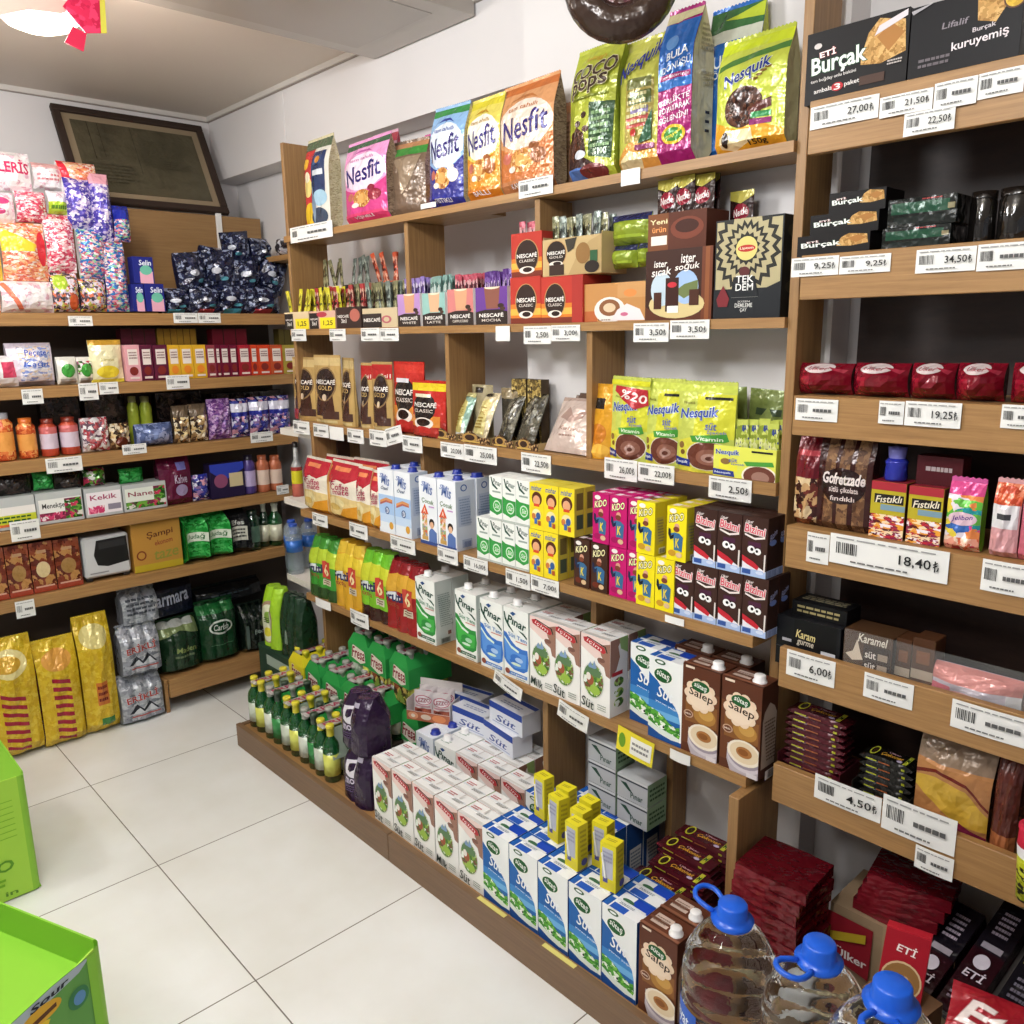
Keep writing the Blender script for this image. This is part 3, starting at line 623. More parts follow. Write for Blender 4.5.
# ---- floor display of cartons
zf = ZP+.0005; yf = YPL+.026; gF = 'milk cartons stacked on the low base display'
pf = .0975
x0c = XA(372, yf, .27)+WS/2
for r_ in range(2):
    for i in range(5):
        place(cow_m if (r_ == 0 and i == 3) else cow_s, x0c+i*pf, yf+DS/2+r_*(DS+.003), zf, 'white cow picture milk carton in base display, '+od(i, 5)+(', front row' if r_ == 0 else ', second row'), rnd.uniform(-.8, .8), group=gF)
x0s = XA(482.5, yf, .27)+WS/2
for r_ in range(2):
    for i in range(5):
        place(sut, x0s+i*pf, yf+DS/2+r_*(DS+.003), zf, 'blue meadow milk carton in base display, '+od(i, 5)+(', front row' if r_ == 0 else ', second row'), rnd.uniform(-.8, .8), group=gF)
xs_ = x0s+5*pf+.003
for r_ in range(2):
    place(salep, xs_, yf+DS/2+r_*(DS+.003), zf, 'brown salep carton in base display, '+('front row' if r_ == 0 else 'second row'), 0, group=gF)
# middle block, standing further back
ym = 1.388
xm0 = XA(456, ym, .27)+WS/2
for r_ in range(3):
    for i in range(3):
        if hits(xm0+i*pf, ym+DS/2+r_*(DS+.003), zf, WS, DS): continue
        place(cow_s, xm0+i*pf, ym+DS/2+r_*(DS+.003), zf, 'white cow picture milk carton in rear block, '+od(i, 3)+', '+ORD[r_]+' row', rnd.uniform(-.8, .8), group=gF)
for r_ in range(3):
    for i in range(3):
        if hits(xm0+(3+i)*pf, ym+DS/2+r_*(DS+.003), zf, WS, DS): continue
        place(sut, xm0+(3+i)*pf, ym+DS/2+r_*(DS+.003), zf, 'blue meadow milk carton in rear block, '+od(i, 3)+', '+ORD[r_]+' row', rnd.uniform(-.8, .8), group=gF)
place(kid_w, xm0-pf*2.0, ym+.03, zf, 'blue capped white milk carton left of the rear block', 2, group=gF)
place(pin_b, xm0-pf, ym+.03, zf, 'white and blue milk carton left of the rear block', 2, group=gF)
for i, (dx, dy, Pq) in enumerate([(-2.0, 1, kid_w), (-1.0, 1, pin_b), (-1.9, 2, kid_w), (-.95, 2, pin_b)]):
    if hits(xm0+dx*pf, ym+.03+dy*(DS+.004), zf, WS, DS): continue
    place(Pq, xm0+dx*pf, ym+.03+dy*(DS+.004), zf, 'white milk carton in rear block corner, '+ORD[i]+' counting from front left', rnd.uniform(-2, 2), group=gF)
# ------------------------------------------------------------------ soft packs on the main unit
def fit(pl, pr, pt, y, z): a = XA(pl, y, z); b = XA(pr, y, z); pm = (pl+pr)/2; return (a+b)/2, b-a, Y_(pm, pt, y).z-z
b_flake = busy('cereal_flakes', ['c98a3e', 'dba65a', 'a5652c', 'e6c68a', 'b3763a'], 120, 'f')
b_balls = busy('chocolate_cereal', ['3a1f16', '4b2a1d', '2b1712', '5f3a2a'], 150, 'f')
b_txtg = busy('small_print_beige', ['cabf9c', 'c2b690', 'd6ccaa', 'a89c78', 'cfc4a2'], 160, 'f', (1, 1, 2.5))
b_txtb = busy('small_print_brown', ['8c7660', '806a55', '9c8670', '6b5646', '927c66'], 160, 'f', (1, 1, 2.5))
def nesfit(name, pl, pr, pt, y, z, bg, mid, bot, side, d=.07, blob='c98a3e', txt='2a1f6e', foot='VİŞNELİ', seed=0, **k):
    xc, w, h = fit(pl, pr, pt, y, z)
    art = fl(R(0, 0, 1, 1, bg), R(0, .93, 1, 1, k.get('cap', '3f5f46')), E(.5, .62, .5, .23, mid), P([(.0, .45), (.2, .4), (.5, .36), (.8, .42), (1, .5), (1, .0), (0, 0)], bot), P([(.22, .86), (.4, .9), (.6, .89), (.72, .84), (.6, .865), (.4, .87)], k.get('sw', 'b85aa0')), T(.2, .76, .75, .8, 'tam tahıllı', k.get('sw', 'b85aa0')),
             E(.5, .58, .42, .1, mid), E(.5, .29, .22, .11, b_flake), E(.5, .29, .12, .06, 'e0a85e'), E(.2, .33, .1, .05, 'c06a5a'), E(.78, .31, .13, .07, blob), E(.72, .4, .08, .035, blob), E(.32, .22, .08, .03, 'f1e6dc'), R(0, 0, 1, .12, k.get('base2', bot)), T(.28, .045, .72, .085, foot, 'f4eef2'),
             T(.1, .5, .92, .71, 'Nesfit', txt, .12, 5, .012))
    o = bag(name, w, h, d, art, base=bg, side=side, back=side, kind='gusset', seed=seed)
    cat(o, 'cereal'); return o, xc
def setb(o, xc, y, z, d, label, rz=0, rx=0, ry=0, grp=None): place(o, xc, y+d/2, z+.0005, label, rz, rx, ry, grp)
yb = YU+.004; gC = 'cereal bags on the top shelf'
xc, w, h = fit(301, 331, 137, yb, Z1)
o = cat(bag('cereal_bag', w, h, .07, fl(R(0, 0, .45, 1, 'c23a3c'), R(.45, 0, 1, 1, 'dcd9cf'), E(.15, .75, .14, .06, 'e9b53a'), E(.25, .5, .2, .12, 'eddf8a'), E(.25, .6, .15, .06, 'f4eecf'), E(.32, .18, .25, .14, 'e8c22e'), R(0, .9, 1, 1, '55654c'), R(.45, .3, .9, .86, '26365e'), R(.5, .72, .8, .82, '35507e'), E(.65, .77, .1, .04, 'd78f3a'), R(.5, .6, .85, .66, 'd8dee6'), E(.75, .35, .2, .09, '9fc3d8'), E(.7, .15, .25, .1, '3d4a5e'), P([(.5, .5), (.62, .3), (.55, .05), (.45, .3)], '7f93a8')), base='d4cba6', side=b_txtg, seed=3), 'cereal')
setb(o, xc, yb, Z1, .07, 'red and navy cereal bag at the far left of the top shelf', -6, 0, 2, gC)
o, xc = nesfit('cereal_bag', 342, 387, 138, yb, Z1, 'e69acb', 'f3dcee', 'cf3f86', b_txtb, blob='8e2036', base2='d43a6c', seed=1)
setb(o, xc, yb, Z1, .07, 'pink cereal bag with berries and flakes', -3, 0, 0, gC)
xc, w, h = fit(368, 392, 130, yb+.06, Z1); o = cat(bag('cereal_bag', w, h*.98, .05, [R(0, .9, 1, 1, '9c3a48')], base='d9a9bd', side='9c3a48'), 'cereal')
setb(o, xc, yb+.078, Z1, .04, 'pink cereal bag tucked behind the other pink bag', 0, 0, 0, gC)
xc, w, h = fit(391, 420, 140, yb+.03, Z1); o = cat(bag('cereal_bag', w, h, .07, [R(0, .82, 1, .93, '3f8a3c'), R(0, .93, 1, 1, 'b5825c'), P([(.1, .78), (.9, .8), (.7, .5), (.4, .3), (.3, .6)], '94806a')], base='75604f', side=b_txtb, seed=4), 'cereal')
setb(o, xc, yb+.03, Z1, .07, 'brown cereal bag turned sideways with green band', 8, 0, 0, gC)
o, xc = nesfit('cereal_bag', 421, 452, 132, yb+.075, Z1, 'cf4f96', 'ead0e6', 'b0307a', b_txtb, d=.045, seed=5)
setb(o, xc, yb+.078, Z1, .045, 'pink cereal bag half hidden behind the blue one', 0, 0, 0, gC)
o, xc = nesfit('cereal_bag', 425, 462, 106, yb, Z1, '8fb6e0', 'dfe9f6', '2c2f86', b_txtg, blob='e6ddd4', sw='3a4a9a', base2='2a2f8c', foot='FISTIKLI', cap='3f8a4c', seed=6)
setb(o, xc, yb, Z1, .07, 'blue cereal bag standing on the top shelf', -4, 0, 3, gC)
o, xc = nesfit('cereal_bag', 464, 498, 97, yb, Z1, 'dfcf62', 'f1ecdc', 'd98f28', b_txtg, blob='9c5a26', sw='b58a2a', base2='cf7a22', foot='BALLI', cap='d6c83a', seed=7)
setb(o, xc, yb, Z1, .07, 'yellow cereal bag beside the blue bag', -2, 0, 0, gC)
o, xc = nesfit('cereal_bag', 495, 552, 80, yb-.001, Z1, 'cf9464', 'ead6c6', 'c07038', b_txtb, blob='8f5630', sw='b5703c', base2='b5764a', foot='KAKAOLU', cap='bd6a34', seed=8)
setb(o, xc, yb, Z1, .07, 'orange cereal bag with round flakes behind a price tag', -3, 0, 0, gC)
xc, w, h = fit(545, 575, 104, yb+.07, Z1); o = cat(bag('cereal_bag', w, h, .05, [R(0, .9, 1, 1, 'c0825c'), smalltext(.1, .3, .9, .8, 9, '8c6a50')], base='b98c70', side=b_txtb), 'cereal')
setb(o, xc, yb+.076, Z1, .05, 'brown cereal bag wedged behind orange and green bags', 0, 0, 0, gC)
xc, w, h = fit(562, 614, 46, yb, Z1)
o = cat(bag('cereal_bag', w, h, .08, fl(R(0, 0, 1, 1, 'a9b23a'), P([(0, .0), (.9, .0), (.75, .1), (.35, .2), (0, .3)], '3a2626'), R(0, .0, .4, .1, '5276b8'), P([(0, .3), (.25, .42), (.45, .36), (.5, .2), (.2, .15), (0, .2)], b_balls), E(.35, .2, .14, .035, 'dfe6ee'), E(.62, .06, .28, .06, '6d2a2a'), E(.42, .5, .06, .025, '3a1f16'), E(.28, .44, .07, .025, '3a1f16'), E(.15, .36, .07, .025, '3a1f16'), E(.48, .39, .07, .025, '4b2a1d'), P([(.55, .18), (.96, .14), (1, .56), (.55, .58)], '2a4a2a'), smalltext(.6, .22, .95, .52, 6, '7fa070'), T(.68, .18, .9, .225, '%100', 'cfe0c4'), R(.1, .62, .9, .635, '7c862a'),
    T(.3, .9, .72, .94, "Kellogg's", 'b58a2a', .2), TO(.1, .77, .98, .88, 'COCO', '3b2a20', 'd6cfa4', 0, 3, .03), TO(.14, .645, .86, .76, 'pops', '3b2a20', 'd6cfa4', 0, 3, .03)), base='a9b23a', side='8a9a34', seed=9), 'cereal')
setb(o, xc, yb, Z1, .08, 'green chocolate puffs bag on the top shelf', -8, 0, 2, gC)
xc, w, h = fit(614, 656, 38, yb, Z1)
o = cat(bag('cereal_bag', w, h, .08, fl(R(0, 0, 1, 1, 'c3c457'), P([(0, 0), (1, 0), (1, .18), (.5, .26), (0, .12)], 'd99a4a'), P([(.05, .02), (.6, .02), (.7, .1), (.4, .16), (.1, .1)], 'e6d3a4'), R(.25, .22, .9, .68, 'a8974a'), R(.3, .62, .85, .7, '70753c'), R(.35, .5, .85, .6, '5d6b3a'), R(.4, .43, .8, .48, '8b7fa8'), R(.3, .33, .8, .42, 'c25a52'), smalltext(.32, .34, .78, .6, 5, 'd6cf9a'), P([(.6, .2), (.9, .22), (.9, .45)], '2d5a3c'), E(.5, .29, .07, .03, 'b5302a'), R(.55, .15, .95, .19, '7c2a5a'), T(.08, .74, .98, .9, 'Nesquik', '24308a', .15, 12, .02)), base='c3c457', side='b3b47a', seed=10), 'cereal')
setb(o, xc, yb, Z1, .08, 'narrow lime and gold cocoa cereal bag with foil shine', -3, 0, 0, gC)
xc, w, h = fit(656, 690, 8, yb, Z1)
sideart = [R(0, 0, 1, 1, 'd3c99f'), smalltext(.35, .72, .95, .9, 6, 'a39a78', 2), smalltext(.5, .5, .95, .6, 3, 'a39a78', 3), [R(.6, z, .78, z+.02, '3c342a') for z in (.2, .26, .32)]]
o = cat(bag('cereal_bag', w, h, .075, fl(R(0, 0, 1, .5, '9c1c6a'), R(0, .5, 1, .93, '1f62b4'), P([(0, .93), (1, .95), (1, 1), (0, 1)], 'd3c99f'), R(0, .49, 1, .55, '2a70c0'), R(.05, .55, .95, .585, 'a3306e'), T(.12, .56, .9, .578, 'sevdiklerinle', 'f1dcea'), T(.25, .685, .85, .735, 'BULA', 'eaf2fa', 0, 3, .02), T(.12, .6, .94, .665, 'DÖNÜŞÜ', 'eaf2fa', 0, 3, .005), E(.35, .79, .18, .05, '5f92cf'), T(.06, .4, .94, .445, 'BİRLİKTE', 'f4e6f0', 0, 2, .012), T(.06, .345, .96, .382, 'BOYAYARAK', 'f4e6f0', 0, 2, .012), T(.06, .283, .92, .33, 'EĞLENİN!', 'f4e6f0', 0, 2, .012),
    E(.5, .19, .36, .065, 'd8b52a'), E(.5, .19, .28, .045, '3f8a3a'), T(.26, .17, .74, .205, 'Crayola', 'e9d23c', .1, 8)), base='9c1c6a', side='d3c99f', sideart=sideart, sidew=.95, seed=11), 'cereal')
setb(o, xc, yb, Z1, .075, 'tall magenta and blue cereal bag with yellow oval', 0, 0, 0, gC)
xc, w, h = fit(700, 752, 6, yb+.07, Z1)
o = cat(bag('cereal_bag', w, h, .055, fl(R(0, 0, 1, .78, '1f62b4'), R(0, .78, 1, .86, 'c9cdbd'), R(0, .86, 1, 1, '3a6b3c'), P([(.3, .93), (1, 1), (1, .9)], 'b7c83a'), T(.05, .62, .6, .7, 'BULA', 'eaf2fa'), T(.05, .54, .7, .61, 'DÖNÜŞÜ', 'eaf2fa')), base='1f62b4', side='a9b23a', seed=12), 'cereal')
setb(o, xc, yb+.076, Z1, .05, 'blue and green cereal bag peeking out behind front bags', 0, 0, 0, gC)
xc, w, h = fit(710, 781, 34, yb, Z1)
o = cat(bag('cereal_bag', w, h, .075, fl(R(0, 0, 1, 1, 'c4cf4e'), R(0, .9, 1, 1, 'cfe02c'), P([(.02, .8), (1, .88), (1, .82), (.02, .74)], '4d7d3a'), P([(0, 0), (1, 0), (1, .14), (.7, .22), (.35, .2), (0, .3)], 'e2a22c'), P([(.1, .14), (.2, .2), (.6, .18), (.62, .08), (.3, .02), (.12, .05)], 'efdcae'), E(.46, .38, .27, .17, b_balls), E(.46, .38, .29, .18, '4a2a1c'), E(.46, .38, .27, .165, b_balls), P([(.55, .36), (.85, .42), (.85, .34), (.55, .29)], '5a2a22'), R(.6, .26, .85, .31, '2f8a4c'), R(.58, .2, .86, .25, '8a2a6a'), [E(.62+.06*i, .6+.025*i, .05, .012, '7a5a1e') for i in range(4)], E(.2, .12, .05, .07, '2a1f1a'), T(.55, .03, .8, .08, '150g', '3a2a1a'), TO(.16, .6, .82, .73, 'Nesquik', '22388c', 'e9efd8', .15, 10, .03)), base='c4cf4e', side='b9b78e', seed=13, nu=12), 'cereal')
setb(o, xc, yb, Z1, .075, 'lime cocoa cereal bag at right end of the top shelf', -2, 0, 0, gC)
# ---- corner ledge behind: small packs
# ------------------------------------------------------------------ coffee displays (shelf Z2)
b_stick = {}
def stick(name, cols, w=.02, h=.13):
    m = busy(name, cols, 130, 'f', (1, 1, .5)); return bag('sachet', w, h, .006, [R(0, 0, 1, 1, m), R(0, .9, 1, 1, cols[0])], base=cols[0], kind='pillow', seal=.1, nu=2, nv=4, wr=.0005)
def tray(name, w, h, d, front, wall, sticks, n, hst, rows=2, slit=True, lean=4, fh=None):
    """open display box with upright sachets standing in it"""
    r = emp(name); fh = fh or h; g = G('p'); t = .0018
    g.box(-w/2, -d/2, 0, w/2, d/2, t, wall); g.box(-w/2, -d/2, t, w/2, -d/2+t, fh, wall); g.box(-w/2, d/2-t, t, w/2, d/2, h, wall)
    g.box(-w/2, -d/2+t, t, -w/2+t, d/2-t, (h+fh)/2, wall); g.box(w/2-t, -d/2+t, t, w/2, d/2-t, (h+fh)/2, wall)
    g.art(fl(*front), lambda u, v, o: ((u-.5)*w, -d/2-o, v*fh), w, fh); g.build('display_box', r)
    q = random.Random(int(w*1e5)+n)
    for j in range(rows):
        for i in range(n):
            st = sticks[(i+j) % len(sticks)]; s_ = st if st.parent is None and st.users_collection and st.name not in USED else st.copy()
            if s_ is not st: COL.objects.link(s_)
            USED.add(st.name)
            s_.parent = r; s_.name = 'sachet'
            s_.location = (-w/2+.008+(w-.016)*(i+.5)/n, -d/2+.012+(d-.024)*(j+.5)/rows, t+.001+q.uniform(0, .008))
            s_.rotation_euler = (math.radians(q.uniform(-lean, lean*.6)), math.radians(q.uniform(-lean, lean)), math.radians(q.uniform(-8, 8)))
    cat(r, 'display box'); return r
def nescup(cup, bgc, sub):
    return [R(0, 0, 1, 1, bgc), P([(0, 1), (0, .4), (.2, .3), (.8, .3), (1, .4), (1, 1)], bgc), P([(0, 0), (1, 0), (1, .34), (.75, .4), (.3, .4), (0, .34)], '332824'), P([(.28, 1), (.78, 1), (.72, .42), (.34, .42)], cup), E(.53, 1, .25, .06, 'efd9c0'), E(.8, .5, .1, .06, '3c2a22'), E(.86, .42, .08, .05, '4c342a'), T(.12, .2, .88, .32, 'NESCAFÉ', 'f4efe9', 0, 0, .02), T(.2, .08, .8, .15, sub, 'd9cec4')]
y2 = YU+.003; gN = 'instant coffee display boxes on the shelf'
TALLR = 16
def disp(name, pl, pr, pt, y, z, front, wall, sticks, n, d, label, rows=2, fh=None, lean=5, grp=gN):
    xc, w, h = fit(pl, pr, pt, y, z); r = tray(name, w-.002, h, d, front, wall, sticks, n, 0, rows, lean=lean, fh=fh)
    place(r, xc, y+d/2, z+.0004, label, 0, group=grp); return r, xc, w, h
sY = stick('yellow_sachet', ['d9cf3a', 'b8ae2c', 'e6df5a', '6d6a2a']); sR = stick('red_sachet', ['a83a3c', '6d2226', 'd9b09c', '3b1f1c']); sG = stick('grey_sachet', ['6f7a72', '4a544f', '9ca79c', '39403c']); sO = stick('olive_sachet', ['7a7a5a', '59583c', 'a3a07a', '3c3a2a'])
sL = stick('lilac_sachet', ['8d78b8', '5d4a8c', 'cfc6e0', '3c3052']); sT = stick('teal_sachet', ['7fa39c', 'c8d4d0', '4d6b66', 'a7bdb7']); sP = stick('rose_sachet', ['b04a5c', '2d2224', 'd9a6a8', '6d2a3a']); sV = stick('violet_sachet', ['54307c', '2a1c44', '7f5fa8', 'b8a4cc'])
cream = [R(.0, 0, .36, .9, '2f2724'), T(.04, .5, .33, .62, 'NESCAFÉ', 'efe9e2'), T(.1, .2, .28, .42, '3in1', 'efe9e2')]
disp('sachet_display', 285.5, 309.5, 312, y2, Z2, [R(0, 0, 1, 1, 'dcc6a0')]+cream+[R(.45, .0, 1, .6, 'ecd82c'), T(.55, .15, .9, .45, '1,25', '2a2420')], 'dcc6a0', [sY], 5, .09, 'yellow sachet display at the left end of coffee shelf', 3, lean=18)
disp('sachet_display', 310, 336, 311, y2, Z2, [R(0, 0, 1, 1, 'd9b09c')]+cream+[R(.42, .0, 1, .62, 'ecd82c'), T(.55, .15, .9, .45, '1,25', '2a2420'), E(.5, .8, .2, .15, 'b3404c')], 'd9b09c', [sR, sY], 5, .09, 'red and yellow sachet display beside the leftmost one', 3, lean=12)
disp('sachet_display', 337, 362, 307, y2, Z2, [R(0, 0, 1, 1, '3a2a26'), T(.06, .5, .5, .66, 'NESCAFÉ', 'efe9e2'), T(.2, .25, .4, .45, '3in1', 'efe9e2'), E(.75, .6, .2, .3, 'b56a5c')], '3a2a26', [sR, sO], 5, .09, 'dark brown sachet display with three in one lettering', 3, lean=9)
disp('sachet_display', 363, 398, 308, y2, Z2, [R(0, 0, 1, 1, 'c9b795'), R(0, 0, .56, .72, '332b28'), T(.04, .3, .52, .52, 'NESCAFÉ', 'efe9e2', 0, 0, .02), E(.7, .4, .14, .2, 'b5606a'), E(.7, .4, .08, .12, 'c9b795')], 'c9b795', [sG, sO], 7, .09, 'beige coffee display with grey sachets', 3, lean=8)
for (a, b, pt, cup, bgc, sub, st, lab) in ((398.5, 421, 294, 'cf9a78', 'b58cc4', 'WHITE', sL, 'lilac'), (423, 446, 293, 'd9ae8a', '93bdb6', 'LATTE', sT, 'teal'), (448, 474, 289, 'd3a07c', 'cf7f7c', 'CAPPUCCINO', sP, 'rose'), (476, 508, 287, '8a5648', '6a3f92', 'MOCHA', sV, 'violet')):
    disp('coffee_display', a, b, pt, y2, Z2, nescup(cup, bgc, sub), 'e6e2e0', [st], 8, .11, lab+' coffee display box packed with sachets', 3, lean=4)
zz = Z2+.1
bk = emp('riser_box'); g = G('p'); g.box(-.1, -.022, 0, .1, .022, .098, '4a3a30'); g.build('box', bk); cat(bk, 'box')
xk = XA(357, y2+.13, zz); place(bk, xk, y2+.117, Z2+.0005, 'plain brown riser box behind the front coffee displays')
for a, b, pt, fr, st, lab in ((316, 342, 270, [R(0, 0, .45, 1, '2b2422'), R(.45, 0, 1, 1, 'dccdb4'), E(.65, .7, .15, .2, 'a53f48'), T(.04, .4, .4, .6, 'NESCAFÉ', 'efe9e2')], sO, 'cream and black'), (343, 371, 268, [R(0, 0, .5, 1, '262022'), R(.5, 0, 1, 1, '2f7a52'), R(.5, .5, 1, 1, '9c4a40'), T(.05, .5, .45, .7, 'NESCAFÉ', 'efe9e2')], sG, 'green and black'), (375, 396, 266, [R(0, 0, .4, 1, '262022'), R(.4, 0, 1, 1, 'cf5a3a'), E(.65, .6, .15, .3, 'e9a68c')], stick('orange_sachet', ['c2502f', '8a3423', 'e0a58c', '5a241c']), 'orange')):
    xc, w, h = fit(a, b, pt, y2+.095, zz); r = tray('sachet_display', w-.002, .045, .04, fr, 'c9b795', [st], 5, 0, 1, lean=16); r.scale = (1, 1, 1)
    place(r, xc, y2+.117, zz-.0005, lab+' sachet display raised in the second row', 0, group=gN)
oval = lambda cx, cy, rx, ry, sub, c='33221c': [E(cx, cy, rx*1.08, ry*1.05, 'b58a5a'), E(cx, cy, rx, ry, c), T(cx-rx*.9, cy-.02, cx+rx*.9, cy+.09, 'NESCAFÉ', 'f4efe9', 0, 0, .02), T(cx-rx*.7, cy-.12, cx+rx*.7, cy-.06, sub, 'd9cec4'), E(cx, cy-ry*.8, rx*.7, ry*.22, 'ece2d8'), E(cx+.02, cy-ry*.78, rx*.42, ry*.15, '2a1813')]
redbox = [R(0, 0, 1, 1, 'b8382c'), R(0, .1, 1, .42, 'd97a2c'), R(0, .18, 1, .32, 'e9b04a'), R(0, 0, 1, .12, '7a3222')]
xc, w, h = fit(511, 541, 277, y2, Z2)
r = tray('coffee_display', w, h, .1, fl(redbox, oval(.52, .48, .33, .36, 'CLASSIC')), 'b8382c', [sR], 5, 0, 1); r.children[0].name = 'display_box'; place(r, xc, y2+.05, Z2+.0005, 'lower red coffee display box left of its twin', group=gN)
xc2, w2, h2 = fit(541.5, 583, 276, y2, Z2)
r = tray('coffee_display', w2, h2, .1, fl(redbox, oval(.34, .48, .24, .36, 'CLASSIC'), R(.75, 0, 1, 1, 'a8342c')), 'b8382c', [sR], 6, 0, 1); place(r, xc2, y2+.05, Z2+.0005, 'lower red coffee display box right of its twin', group=gN)
h3 = Y_(525, 232, y2).z-Z2-h-.002
r = tray('coffee_display', w, h3, .09, fl(redbox, oval(.52, .45, .36, .38, 'CLASSIC')), 'b8382c', [sP], 6, 0, 2, fh=h3); place(r, xc, y2+.05, Z2+h+.0015, 'upper red coffee display stacked over the lower left one', group=gN)
xc3, w3, h3 = fit(541.5, 600, 250, y2, Z2+h2)
r = tray('coffee_display', w3, .098, .09, fl(R(0, 0, 1, 1, 'c2a878'), P([(.45, 0), (.6, .5), (.8, .85), (1, 1), (1, 0)], 'b39868'), oval(.24, .6, .17, .34, 'GOLD', '2b1f1a'), R(.12, .02, .38, .3, '3c2a22'), E(.7, .55, .12, .28, '8f6a3c'), R(.82, .3, .94, .6, '2f5a3a'), E(.85, .18, .12, .16, '2a211c'), P([(.4, .95), (.6, .98), (.55, .7), (.45, .6)], '3a352c')), 'c2a878', [sO, sG], 7, 0, 2, fh=.085); place(r, xc3, y2+.05, Z2+h2+.0015, 'gold coffee display box stacked on the red boxes', group=gN)
# latte bags, green packs, chocolate displays
xc, w, h = fit(583, 645, 282, y2+.0, Z2)
o = cat(carton('coffee_display', w, h*.98, .09, [R(0, 0, 1, 1, 'c08a52'), R(0, .0, .22, .28, 'b5643a'), E(.42, .3, .25, .34, 'e6e0da'), E(.42, .36, .17, .22, '8a5a3a'), E(.42, .36, .1, .12, 'd9c0a0'), P([(.45, .02), (.98, .02), (.9, .3), (.7, .45), (.55, .3)], 'e3d9dc'), E(.66, .18, .06, .05, 'c96a8c'), R(.55, .6, 1, 1, 'c89660'), E(.75, .72, .1, .1, 'd98a4a'), T(.24, .03, .44, .07, 'Latte', '6d4a34')], base='b07c48', top=[R(0, 0, 1, 1, 'a57442')]), 'display box')
place(o, xc, y2+.05, Z2+.0005, 'tan latte display box with frothy cup picture', group=gN)
for i, (a, b, z_, lab) in enumerate(((602, 628, .118, 'lower left'), (629, 646, .118, 'lower right'), (601, 642, .165, 'upper'))):
    xx, w, _ = fit(a, b, 250, y2+.01, Z2+z_); o = cat(bag('tea_pack', w, .05 if i < 2 else .065, .07, [R(0, .75, 1, 1, '2c2f5a'), R(.1, .2, .9, .3, 'a8bf3a')], base='8ea032', kind='pillow', nu=6, nv=5), 'tea'); place(o, xx, y2+.05, Z2+z_-(.0 if i < 2 else -.004), lab+' glossy green pack piled on the tan latte box', rnd.uniform(-6, 6))
xc, w, h = fit(645, 711, 247, y2, Z2); h -= .004
o = cat(carton('chocolate_box', w, h, .1, fl(R(0, 0, 1, 1, '3d2219'), P([(.0, 0), (0, .2), (.15, .1), (.9, .1), (1, .3), (1, 0)], '5a3020'), R(.85, .0, 1, 1, '6d3a24'), R(.9, .0, .96, 1, '8a5230'), E(.48, .22, .42, .2, 'd3c08a'), E(.26, .44, .17, .24, 'bfd0dc'), E(.62, .46, .19, .24, '9fbbe0'), P([(.45, .4), (.6, .5), (.8, .55), (.8, .4), (.6, .3)], '6d7a4a'), R(.32, .12, .52, .6, '3a1c16'), E(.42, .5, .07, .04, 'c2303c'), R(.35, .1, .52, .2, 'f0ebe2'), R(.14, .16, .26, .4, '4a281c'), R(.68, .2, .82, .42, '4a281c'),
    T(.14, .76, .34, .85, 'ister', 'f3ece6', .1), T(.1, .64, .4, .75, 'sıcak', 'f3ece6', .2, 5), T(.55, .8, .76, .92, 'ister', 'f3ece6', .1), T(.46, .68, .82, .8, 'soğuk', 'f3ece6', .2, 3)), base='3d2219'), 'display box')
place(o, xc, y2+.05, Z2+.0005, 'brown hot or cold chocolate box below the sachet display', group=gN)
zt_ = Z2+h+.001; xcu, wu, hu = fit(645, 703, 213, y2, zt_)
sC = bag('sachet', .055, .14, .012, [R(0, 0, 1, 1, '2f1a18'), P([(0, .88), (.5, .82), (1, .92), (1, 1), (0, 1)], 'b3a84a'), E(.5, .7, .35, .12, '8e1e32'), T(.2, .65, .8, .75, 'Nestlé', 'f2e9e6', 0, 3, .02), T(.15, .42, .6, .52, 'Sıcak', 'e0cfc4', .2, 8), T(.2, .3, .85, .42, 'Çikolata', 'e0cfc4', .2, 8)], base='2f1a18', kind='pillow', nu=5, nv=6)
r = tray('chocolate_display', wu, .075, .08, [R(0, 0, 1, 1, '5a3022'), R(0, 0, .36, 1, '7a4a2c'), T(.04, .72, .34, .85, 'Yeni', 'efe0b0'), T(.08, .5, .32, .64, 'ürün', 'f0a060'), R(.06, .15, .34, .4, 'efe6da'), E(.68, .55, .28, .3, '7a4030'), E(.68, .6, .2, .18, '43241c')], '5a3022', [sC], 3, 0, 2, lean=3); place(r, xcu, y2+.05, zt_, 'brown display holding tall dark chocolate sachets', group=gN)
g = sC.copy(); COL.objects.link(g); g.name = 'chocolate_sachet'; g.parent = None; g.rotation_euler = (0, 0, 0); g.location = (0, 0, 0); cat(g, 'sachet')
xcv, _, _ = fit(706, 740, 213, y2+.03, Z2); place(g, xcv, y2+.085, Z2+.115, 'dark chocolate sachet standing behind the black tea box', group=gN); g['label'] = 'dark chocolate sachet leaning behind the black tea box'
st_ = emp('riser_box'); gg = G('p'); gg.box(-.04, -.02, 0, .04, .02, .114, '2a211e'); gg.build('box', st_); cat(st_, 'box'); place(st_, xcv, y2+.0815, Z2+.0005, 'dark riser box hidden behind the black tea box')
xc, w, h = fit(712.5, 779, 218, y2, Z2)
def star(cx, cy, r, k, n=20): return [(cx+r*(1 if i % 2 else k)*math.cos(2*PI*i/(2*n))*.92, cy+r*(1 if i % 2 else k)*math.sin(2*PI*i/(2*n))*.78) for i in range(2*n)]
